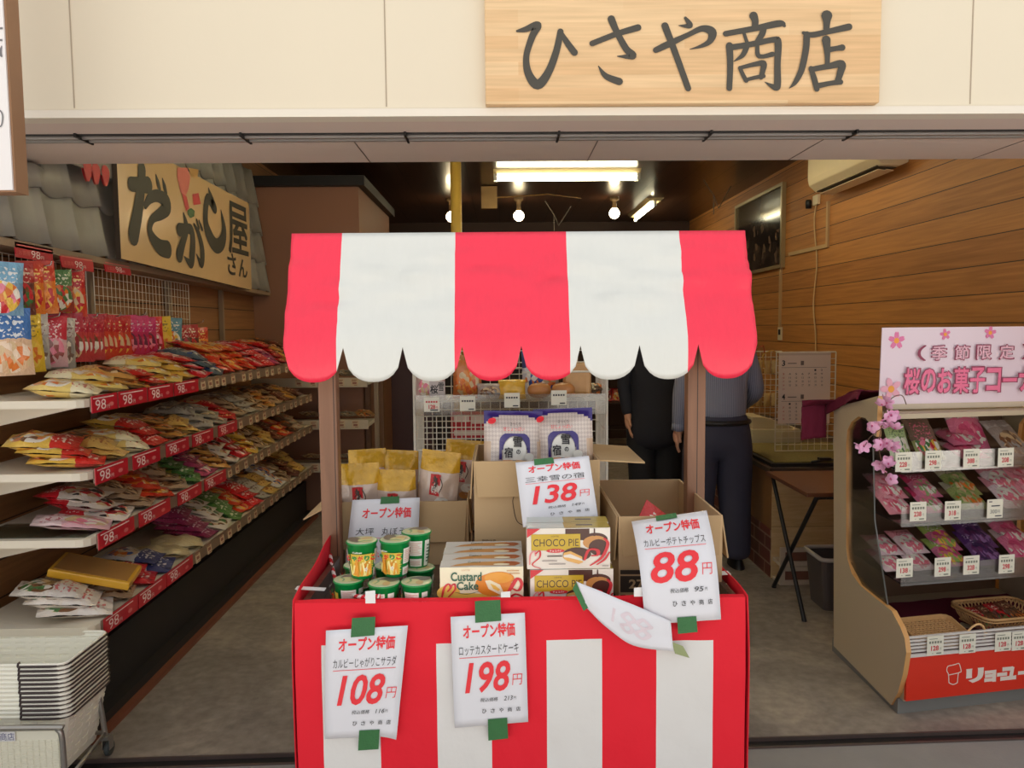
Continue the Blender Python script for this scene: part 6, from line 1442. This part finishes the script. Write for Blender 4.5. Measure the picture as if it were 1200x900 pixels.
for sh, row in (('A', ((1058, 541, '228'), (1093, 539, '298'), (1138, 537, '388'), (1179, 536, '208'))), ('B', ((1075, 599, '238'), (1116, 598, '318'), (1166, 596, '300'))), ('C', ((1059, 665, '138'), (1104, 664, '298'), (1138, 662, '328'), (1180, 661, '298')))):
    z, b0, nm = SH[sh]
    for i, (u, v_, pr_) in enumerate(row): case_card('white %s yen price card on the %s bakery case shelf rail, %s from left' % (pr_, nm, ORD[i]), u, v_, 0, pr_, pr_ == '300', b0=b0-.007)
for i, (u, v_) in enumerate(((1094, 755), (1132, 753), (1174, 751), (1194, 750))): case_card('white 128 yen price card on the bakery case front rail, %s from left' % ORD[i], u, v_, 0, '128', b0=-.058)
# wicker baskets on the deck
WK = M('wicker', S(206, 160, 104), .6, .15, 60)
def wicker(label, u, v_, y, w_, d_, h_, rim=False, handle=None, rot=TH, lattice=False, tilt=0):
    c = AY(u, v_, y); z0 = DZ+.012; t = thing('wicker_basket', label, 'basket', (c.x, y, z0)); E = Matrix.Rotation(rot, 3, 'Z') @ Matrix.Rotation(R(tilt), 3, 'X')
    def g(x, yy, z): return Vector((c.x, y, z0+d_/2*sin(R(tilt))))+E @ Vector((x, yy, z))
    b = MB(); n_ = 26
    for i in range(n_+1): x = -w_/2+w_*i/n_; b.tube([g(x, -d_/2, .004+.003*(i % 2)), g(x, d_/2, .004+.003*((i+1) % 2))], .0028, 5)
    m_ = 14
    for j in range(m_+1):
        yy = -d_/2+d_*j/m_; b.tube([g(-w_/2+w_*i/26, yy, .007+.004*((i+j) % 2)) for i in range(27)], .0034, 5)
    b.build('base_weave', WK, t); s = MB(); per = rr(-w_/2, -d_/2, w_/2, d_/2, .03, 5)
    if lattice:
        big = rr(-w_/2-.035, -d_/2-.03, w_/2+.035, d_/2+.03, .04, 5); n2 = 56
        def at_(P, k):
            k = k % 1; L_ = [0]
            for i in range(len(P)): L_.append(L_[-1]+(Vector(P[(i+1) % len(P)])-Vector(P[i])).length)
            d = k*L_[-1]; i = max(j for j in range(len(P)) if L_[j] <= d+1e-9); f = (d-L_[i])/max(1e-9, L_[i+1]-L_[i]); a, c_ = P[i], P[(i+1) % len(P)]; return a[0]+(c_[0]-a[0])*f, a[1]+(c_[1]-a[1])*f
        for k in range(n2):
            for dr in (-1, 1): p0 = at_(per, k/n2); p1 = at_(big, k/n2+dr*.035); mid = ((p0[0]+p1[0])/2, (p0[1]+p1[1])/2); s.tube([g(p0[0], p0[1], .005), g(mid[0]*1.02, mid[1]*1.02, h_*.5+.002*dr), g(p1[0], p1[1], h_)], .0026, 5)
        s.tube([g(x, yy, h_) for x, yy in big], .006, 6, closed=True); s.tube([g(x*1.01, yy*1.01, h_-.012) for x, yy in big], .004, 6, closed=True)
    else:
        for k in range(4): s.tube([g(x*(1+.02*k), yy*(1+.02*k), .008+h_*k/4+.002*(i % 2)) for i, (x, yy) in enumerate(per)], .0045, 6, closed=True)
    s.build('side_weave', WK, t)
    if handle:
        hx, hy = handle; P = [g(hx+.055*cos(R(a))*.9, hy, h_+.085*sin(R(a))) for a in range(0, 181, 20)]; MB().tube(P, .0045, 6).build('handle', M('handle_cane', S(226, 182, 126), .5), t)
    return t
wicker('flat empty woven tray basket at the left of the bakery case deck', 1096, 736, FY_+.085, .235, .17, .02, handle=(.105, -.08), tilt=16)
wicker('deep open lattice basket holding dark packets on the bakery case deck', 1172, 722, FY_+.235, .25, .17, .075, lattice=True)
for i in range(4):
    q = AY(1150+14*i, 722, FY_+.2); rm = Matrix.Rotation(TH+R(10*i-15), 3, 'Z') @ Matrix.Rotation(R(22), 3, 'X')
    bag(('dark cola', 'dark brown')[i % 2], 2, (q.x, FY_+.21+.008*i, DZ+.055+.006*i), rm, 'dark packet inside the lattice basket, %s from the left' % ORD[i], 'packets in the lattice basket', scale=.5)
# ================================================================== WIRE DISPLAY RACK BEHIND THE STALL
YW = 3.25
wx0, wx1 = AY(486, 500, YW).x, AY(711, 500, YW).x
rack = thing('wire_display_rack', 'white wire display rack behind the stall carrying bread and price cards', 'display rack', ((wx0+wx1)/2, YW+.15, 0))
WR = WIREW; zt_ = AY(655, 436, YW).z; zbk = .35
b = MB()
for x in (wx0, wx1):
    for y in (YW, YW+.34): b.tube([(x, y, 0), (x, y, zt_ if y == YW else zt_+.30)], .006, 8)
for z in (zt_, .62, .1):
    b.tube([(wx0, YW, z), (wx0, YW+.34, z), (wx1, YW+.34, z), (wx1, YW, z)], .005, 6)
b.tube(crom([(wx0+(wx1-wx0)*.56, YW, zt_), (wx1-.02, YW, zt_), (wx1, YW, zt_-.02)], 4), .005, 6)
b.build('rack_frame', WR, rack)
def lattice(name, P, nu, nv, r=.0022):
    b = MB(); Q = [Vector(p) for p in P]
    for i in range(nu+1): b.tube([Q[0].lerp(Q[1], i/nu), Q[3].lerp(Q[2], i/nu)], r, 4)
    for j in range(nv+1): b.tube([Q[0].lerp(Q[3], j/nv), Q[1].lerp(Q[2], j/nv)], r, 4)
    return b.build(name, WR, rack)
zsh = AY(600, 487, YW).z
lattice('back_grid', [(wx0, YW+.34, zt_+.30), (wx1, YW+.34, zt_+.30), (wx1, YW+.34, zbk), (wx0, YW+.34, zbk)], 18, 24)
lattice('front_grid', [(wx0+.01, YW+.004, zsh), (wx0+.34, YW+.004, zsh), (wx0+.34, YW+.004, zbk), (wx0+.01, YW+.004, zbk)], 8, 17)
lattice('side_grid', [(wx1, YW, zt_), (wx1, YW+.34, zt_), (wx1, YW+.34, zbk), (wx1, YW, zbk)], 9, 4)
lattice('side_grid', [(wx0, YW, zt_), (wx0, YW+.34, zt_), (wx0, YW+.34, zbk), (wx0, YW, zbk)], 9, 4)
zs1 = AY(600, 470, YW).z
lattice('shelf', [(wx0, YW, zs1), (wx1, YW, zs1), (wx1, YW+.33, zs1), (wx0, YW+.33, zs1)], 18, 5, .0028)
lattice('shelf', [(wx0, YW, .62), (wx1, YW, .62), (wx1, YW+.33, .62), (wx0, YW+.33, .62)], 18, 5, .0028)
MB().bb((wx0+.005, YW-.010, AY(600, 486, YW).z), (wx1-.004, YW-.006, AY(600, 462, YW).z)).build('ticket_rail', glass('ticket_plastic', (.86, .85, .82, 1), .30, .2), rack)
for i, (u, v, pr_) in enumerate(((506, 474, '128'), (548, 473, ''), (600, 469, ''), (655, 466, ''))):
    c = AY(u, v, YW-.014); t = thing('rack_price_card', 'white price card on the wire rack rail, %s from the left' % ORD[i], 'price card', c, 'price cards on the wire rack'); w_, h_ = .066, .062
    f = lambda x, y, o=0: Vector((c.x+(x-.5)*w_, YW-.0145-o, c.z+(y-.5)*h_)); MB().bb((c.x-w_/2, YW-.014, c.z-h_/2), (c.x+w_/2, YW-.0125, c.z+h_/2)).build('card', M('card_white', S(236, 232, 214), .6, .02), t)
    g = MB(); A = Art(g, f, .0002, .0003)
    if pr_: A.text(pr_, (.3, .2, .72, .48), 0, .03); A.text('円', (.76, .2, .88, .36), 0)
    for k in range(5): A.rect(.12+.16*k, .62, .22+.16*k, .74, 0 if pr_ else 1)
    A.rect(.4 if pr_ else .55, .08, .9, .16, 1); g.build('card_print', [M('card_red_ink', S(206, 56, 66), .6), M('card_black_ink', S(60, 60, 70), .6)], t)
# bread and packets on the rack
fz = zs1+.004
def pouch(name, label, u, y, w_, h_, t_, matname, lean=8, rz=0, cat='bread bag'):
    fn = pillow_fn(w_, h_, t_, int(u) % 17, .018); x = AY(u, 460, y).x; b = MB(); E = Matrix.Translation((x, y, fz+h_/2*cos(R(lean)))) @ Euler((R(90-lean), 0, R(rz))).to_matrix().to_4x4(); b.X = E; pillow(b, fn, 12, 14); b.X = Matrix.Identity(4)
    return tag(b.build(name, PM[matname] if matname in PM else matname, loc=(x, y, fz)), label, cat)
PM['blossom bread'] = printed('film_blossom_bread', C(200, 168, 160), C(196, 160, 156), [PK, BE, C(206, 160, 160), WT], C(120, 60, 70), bandv=.7)
PM['orange bread'] = printed('film_orange_bread', C(206, 120, 60), C(190, 130, 80), [OR, C(220, 140, 60), C(206, 96, 50), BE], C(230, 190, 120), bandv=.88)
o = pouch('bread_bag', 'pinkish bread bag with dark characters at the left of the wire rack shelf', 505, YW+.08, .13, .15, .07, 'blossom bread')
g = MB(); c = AY(512, 455, YW+.032); A = Art(g, lambda x, y, o_: Vector((c.x+x, c.y-o_, c.z+y)), .0002, .0005); A.poly([(-.032, -.03), (.034, -.03), (.034, .03), (-.032, .03)], 1); A.text('桜', (-.028, -.022, .004, .014), 0, .03); A.text('雪', (.006, -.012, .03, .024), 0, .02); gl = g.build('bag_label', [BLACK_INK, M('label_grey', S(196, 184, 180), .5)], o)
gl.location = (0, 0, 0)
o2 = pouch('bread_bag', 'orange bread bag standing second from the left on the wire rack shelf', 548, YW+.12, .13, .19, .08, 'orange bread', 4)
pouch('bread_bag', 'low bag of bright sweets in the middle of the wire rack shelf', 574, YW+.07, .11, .075, .05, 'clear cookie', 30)
pouch('bread_bag', 'low bag with a gold top in the middle of the wire rack shelf', 600, YW+.07, .12, .09, .06, M('gold_foil_bag', S(226, 176, 60), .25, .3, 30, bump=.5, bscale=25, coat=.6), 25)
pouch('bread_bag', 'tall pale bag with blue print at the back of the wire rack shelf', 633, YW+.24, .17, .20, .06, 'blue and white', 6)
BRD = M('bread_crust', S(190, 126, 66), .5, .25, 9, bump=.2, bscale=30, coat=.35); 
for i, (u, y) in enumerate(((632, YW+.07), (660, YW+.07))):
    x = AY(u, 455, y).x; b = MB().grid(lambda a, c_: Vector((x+.052*cos(2*pi*a)*sin(pi*c_)**.7, y+.042*sin(2*pi*a)*sin(pi*c_)**.7, fz+.034-.034*cos(pi*c_)*(1 if c_ > .5 else .95))), 20, 12)
    tag(b.build('bread_roll', BRD, loc=(x, y, fz)), ('round glossy bread roll on the wire rack, left of the two', 'round glossy bread roll on the wire rack, right of the two')[i], 'bread roll', 'bread rolls on the wire rack')
x = AY(676, 450, YW+.16).x; b = MB().at((x, YW+.16, fz+.075)); b.box((0, 0, 0), (.12, .12, .15), bev=.025); b.X = Matrix.Identity(4)
tag(b.build('bread_loaf', M('loaf_bread', S(206, 156, 96), .45, .3, 12, bump=.2, bscale=20, coat=.4), loc=(x, YW+.16, fz)), 'tall square bread loaf at the right of the wire rack shelf', 'bread loaf')
x = AY(700, 455, YW+.2).x; b = MB().at((x-.01, YW+.2, fz+.03), (R(0), 0, R(20))); pillow(b, pillow_fn(.1, .12, .05, 8, .01), 8, 10); b.X = Matrix.Identity(4)
tag(b.build('snack_bag', PM['dark brown'], loc=(x, YW+.2, fz)), 'dark bag lying at the far right of the wire rack shelf', 'snack bag')
# red notice behind the rack grid
c0, c1 = AY(528, 483, 3.70), AY(572, 513, 3.70); t = thing('red_notice', 'red and white notice board seen through the wire rack grid', 'sign', (c0.x, 3.7, c1.z))
MB().bb((c0.x, 3.70, c1.z), (c1.x, 3.712, c0.z)).build('board', M('notice_red', S(176, 34, 40), .5), t)
b = MB(); w_, h_ = c1.x-c0.x, c0.z-c1.z
for (x0, y0, x1, y1) in ((.08, .62, .5, .9), (.56, .55, .92, .9), (.08, .1, .92, .3)): b.bb((c0.x+w_*x0, 3.698, c1.z+h_*y0), (c0.x+w_*x1, 3.7, c1.z+h_*y1))
b.build('notice_print', M('notice_pale', S(214, 190, 180), .5), t)
MB().tube([(c0.x+w_/2, 3.712, 0), (c0.x+w_/2, 3.72, c0.z-.02)], .008, 6).build('notice_post', DARKM, t)

# ------------------------------------------------------------------ dark shelving at the back right
bx0, bx1 = 1.22, 2.05; YBK2 = 9.6
t = thing('back_shelf', 'dark shelving unit with red packets at the far back of the shop', 'shelf', ((bx0+bx1)/2, YBK2, 0))
for x in (bx0, bx1): MB().bb((x-.015, YBK2-.2, 0), (x+.015, YBK2+.2, 1.25)).build('side', M('dark_shelf_wood', S(62, 44, 38), .5, .1), t)
for z in (.28, .62, .92, 1.23): MB().bb((bx0+.015, YBK2-.2, z-.02), (bx1-.015, YBK2+.2, z)).build('shelf_board', M('dark_shelf_wood', S(62, 44, 38), .5, .1), t)
for j, z in enumerate((.62, .92)):
    for i in range(6):
        rm = Matrix.Rotation(R(62), 3, 'X') @ Matrix.Rotation(R(random.uniform(-5, 5)), 3, 'Z')
        bag(('red and white', 'red and orange', 'white and red')[(i+j) % 3], i % 4, (bx0+.1+.125*i, YBK2-.06, z+.085), rm, 'packet on the %s board of the dark back shelf, %s from the left' % (('lower', 'upper')[j], ORD[i]), 'packets on the back shelf', scale=.7)

# ================================================================== PEOPLE
def skin(name, joints, edges, mats, parent, lv=2, root=None, mi=0):
    names = list(joints); me = bpy.data.meshes.new(name); me.from_pydata([joints[n][0] for n in names], [(names.index(a), names.index(b)) for a, b in edges], [])
    o = bpy.data.objects.new(name, me); COL.objects.link(o); md = o.modifiers.new('skin', 'SKIN'); md.use_smooth_shade = True
    for n, sv in zip(names, me.skin_vertices[0].data):
        r = joints[n][1]; sv.radius = r if isinstance(r, tuple) else (r, r); sv.use_root = (n == (root or names[0]))
    sb = o.modifiers.new('sub', 'SUBSURF'); sb.levels = lv; sb.render_levels = lv
    bpy.context.view_layer.update()
    m2 = bpy.data.meshes.new_from_object(o.evaluated_get(bpy.context.evaluated_depsgraph_get())); bpy.data.objects.remove(o)
    m2.name = name; m2.materials.clear()
    for m in mats: m2.materials.append(m)
    for p in m2.polygons: p.use_smooth = True
    r = bpy.data.objects.new(name, m2); COL.objects.link(r); r.parent = parent; return r
SKIN = M('skin', S(206, 152, 122), .55, .05, 20)
def person(label, loc, rz, sh, larm, rarm, shirt, pants, hair, coat=False, stance=.115):
    """standing figure; local +Y is the way it faces; arms given as (elbow, wrist)"""
    t = thing('person', label, 'person', loc); t.rotation_euler = (0, 0, rz); ORG[t.name] = (0, 0, 0)
    J = {'pelvis': ((0, 0, .93), (.12, .085)), 'waist': ((0, .0, 1.08), (.115, .085)), 'chest': ((0, 0, 1.27), (.14, .095)), 'collar': ((0, -.01, 1.40), (.10, .08)), 'neck': ((0, 0, 1.47), .052), 'jaw': ((0, .025, 1.545), (.062, .075)), 'skull': ((0, .012, 1.635), (.078, .092)), 'crown': ((0, .0, 1.69), (.055, .065))}
    E = [('pelvis', 'waist'), ('waist', 'chest'), ('chest', 'collar'), ('collar', 'neck'), ('neck', 'jaw'), ('jaw', 'skull'), ('skull', 'crown')]
    AR, LG = {}, {}
    for s, nm, (el, wr) in ((-1, 'l', larm), (1, 'r', rarm)):
        el, wr = Vector(el), Vector(wr); d = (wr-el).normalized()
        J.update({nm+'sh': ((s*.165, 0, 1.385), .058), nm+'el': (tuple(el), .040), nm+'wr': (tuple(wr), (.028, .024)), nm+'palm': (tuple(wr+d*.055), (.036, .018))}); E += [('collar', nm+'sh'), (nm+'sh', nm+'el'), (nm+'el', nm+'wr'), (nm+'wr', nm+'palm')]
        side = d.cross(Vector((s, 0, 0))); side = side.normalized() if side.length > .1 else Vector((0, 1, 0)); inn = Vector((-s, 0, 0))
        for k, (off, ln) in enumerate(((-.030, .062), (-.010, .074), (.010, .070), (.028, .054))):
            b0 = wr+d*.085+side*off; J[nm+'f%d' % k] = (tuple(b0), .0095); J[nm+'g%d' % k] = (tuple(b0+d*ln*.55+inn*.006), .009); J[nm+'h%d' % k] = (tuple(b0+d*ln*.95+inn*.020), .0075); E += [(nm+'palm', nm+'f%d' % k), (nm+'f%d' % k, nm+'g%d' % k), (nm+'g%d' % k, nm+'h%d' % k)]
        th = wr+d*.03+side*-.030; J[nm+'t0'] = (tuple(th+inn*.008), .0105); J[nm+'t1'] = (tuple(th+d*.045+side*-.016+inn*.016), .0085); E += [(nm+'wr', nm+'t0'), (nm+'t0', nm+'t1')]
        x = s*stance
        J.update({nm+'hip': ((s*.095, 0, .88), (.09, .092)), nm+'kn': ((x, .015, .48), .056), nm+'an': ((x+s*.01, -.02, .09), .036), nm+'toe': ((x+s*.03, .13, .035), (.036, .024))}); E += [('pelvis', nm+'hip'), (nm+'hip', nm+'kn'), (nm+'kn', nm+'an'), (nm+'an', nm+'toe')]
        AR[nm] = (el, wr)
    skin('body', J, E, [SKIN], t, 2)
    # face, ears
    f = MB()
    f.add([(0, .118, 1.60), (-.014, .104, 1.565), (.014, .104, 1.565), (0, .128, 1.57)], [(0, 1, 3), (0, 3, 2), (1, 2, 3)], 0, True); f.build('nose', SKIN, t)
    for s in (-1, 1):
        MB().lathe([(0, -.012), (.009, -.008), (.012, 0), (.009, .008), (0, .012)], 10, (s*.03, .094, 1.615)).build('eye', [M('eye_white', S(226, 220, 214), .3)], t); MB().box((s*.03, .1065, 1.615), (.008, .003, .009)).build('pupil', BLACKP, t)
        MB().lathe([(0, -.03), (.012, -.02), (.016, .005), (.012, .025), (0, .032)], 8, (s*.083, -.0, 1.60)).build('ear', SKIN, t)
    MB().tube([(-.024, .099, 1.535), (0, .104, 1.532), (.024, .099, 1.535)], .005, 6).build('mouth', M('lips', S(170, 100, 90), .5), t)
    h = MB().grid(lambda u, v: (lambda a, e: Vector((.094*cos(a)*cos(e), .006+.106*sin(a)*cos(e)*(1 if sin(a) < 0 else .86), 1.628+.092*sin(e)+(.004*sin(a*9)*cos(e)))))(2*pi*u, R(-38)*(1-v)*(1 if sin(2*pi*u) < .25 else -.75)+R(90)*v), 32, 12); h.build('hair', hair, t)
    # clothes follow the body
    T = {'hem': ((0, 0, .93 if not coat else .62), (.195, .145) if not coat else (.26, .2)), 'w': ((0, 0, 1.03), (.195, .145)), 'c': ((0, 0, 1.27), (.200, .14)), 'co': ((0, -.012, 1.405), (.115, .092)), 'nk': ((0, -.004, 1.465), (.064, .062))}
    TE = [('hem', 'w'), ('w', 'c'), ('c', 'co'), ('co', 'nk')]
    for s, nm in ((-1, 'l'), (1, 'r')):
        el, wr = AR[nm]; T.update({nm+'s': ((s*.172, 0, 1.385), .076), nm+'e': (tuple(el), .058), nm+'m': (tuple(el.lerp(wr, .5)), .050), nm+'w': (tuple(wr-(wr-el).normalized()*.005), .040)}); TE += [('co', nm+'s'), (nm+'s', nm+'e'), (nm+'e', nm+'m'), (nm+'m', nm+'w')]
    skin('coat' if coat else 'shirt', T, TE, [shirt], t, 2, 'c')
    if not coat:
        MB().grid(lambda u, v: Vector((.066*cos(2*pi*u)*(1+.12*v), -.004+.066*sin(2*pi*u)*(1+.12*v), 1.50-.035*v)), 20, 3).build('collar', shirt, t)
        for s, nm in ((-1, 'l'), (1, 'r')):
            el, wr = AR[nm]; d = (wr-el).normalized(); MB().tube([wr-d*.05, wr+d*.0], .041, 12).build('cuff', shirt, t)
    P = {'belt': ((0, 0, 1.06), (.19, .135)), 'hip': ((0, 0, .95), (.225, .165)), 'seat': ((0, -.01, .87), (.225, .178))}; PE = [('belt', 'hip'), ('hip', 'seat')]
    for s, nm in ((-1, 'l'), (1, 'r')):
        x = s*stance; P.update({nm+'h': ((s*.095, -.008, .80), (.135, .15)), nm+'k': ((x, .012, .48), (.108, .112)), nm+'b': ((x+s*.008, -.015, .12), (.094, .10)), nm+'z': ((x+s*.008, -.012, .05), (.09, .098))}); PE += [('seat', nm+'h'), (nm+'h', nm+'k'), (nm+'k', nm+'b'), (nm+'b', nm+'z')]
        MB().grid(lambda u, v: Vector((x+s*.02+.05*cos(2*pi*u)*(1-v*.5), .035+.13*sin(2*pi*u)*(1-v*.4), .0+.085*v)), 18, 5).build('shoe', BLACKP, t)
    skin('trousers', P, PE, [pants], t, 2)
    if not coat: MB().tube([(.196*cos(a), -.002+.146*sin(a), .945) for a in [2*pi*i/28 for i in range(28)]], .016, 8, closed=True).build('belt', M('leather_belt', S(34, 30, 30), .4), t)
    return t
m, nt, p = newmat('striped_shirt'); L = nt.links; tc = N(nt, 'ShaderNodeTexCoord'); wv = N(nt, 'ShaderNodeTexWave', i_Scale=26.0); wv.bands_direction = 'X'; L.new(tc.outputs['Object'], wv.inputs['Vector'])
r_ = ramp(nt, [(.0, S(118, 122, 142)), (1, S(150, 152, 170))], False); L.new(wv.outputs['Fac'], r_.inputs[0]); L.new(r_.outputs[0], p.inputs['Base Color']); p.inputs['Roughness'].default_value = .8
bp = N(nt, 'ShaderNodeBump', i_Strength=.5, i_Distance=.02); n2 = N(nt, 'ShaderNodeTexNoise', i_Scale=6.0, i_Distortion=1.0); L.new(tc.outputs['Object'], n2.inputs['Vector']); L.new(n2.outputs['Fac'], bp.inputs['Height']); L.new(bp.outputs[0], p.inputs['Normal'])
STRIPE = m
px_ = AY(840, 560, 4.85)
person('person in a blue grey striped shirt and dark trousers standing with back turned', (px_.x, 4.85, 0), R(-4), 1, ((-.235, -.02, 1.13), (-.245, .03, .885)), ((.25, .02, 1.13), (.215, .25, 1.02)), STRIPE, M('navy_trousers', S(62, 62, 80), .8, .08, 8, bump=.2, bscale=12), M('black_hair', S(34, 30, 30), .5, .1, 60))
px_ = AY(768, 500, 5.6)
person('person in a long black coat standing behind the striped shirt man', (px_.x, 5.6, 0), R(170), 1, ((-.23, .0, 1.13), (-.2, .06, .89)), ((.23, .0, 1.13), (.2, .06, .89)), M('black_coat', S(34, 34, 44), .8, .1), M('black_trousers', S(26, 26, 32), .8, .1), M('black_hair2', S(26, 24, 24), .5, .1, 60), coat=True, stance=.09)
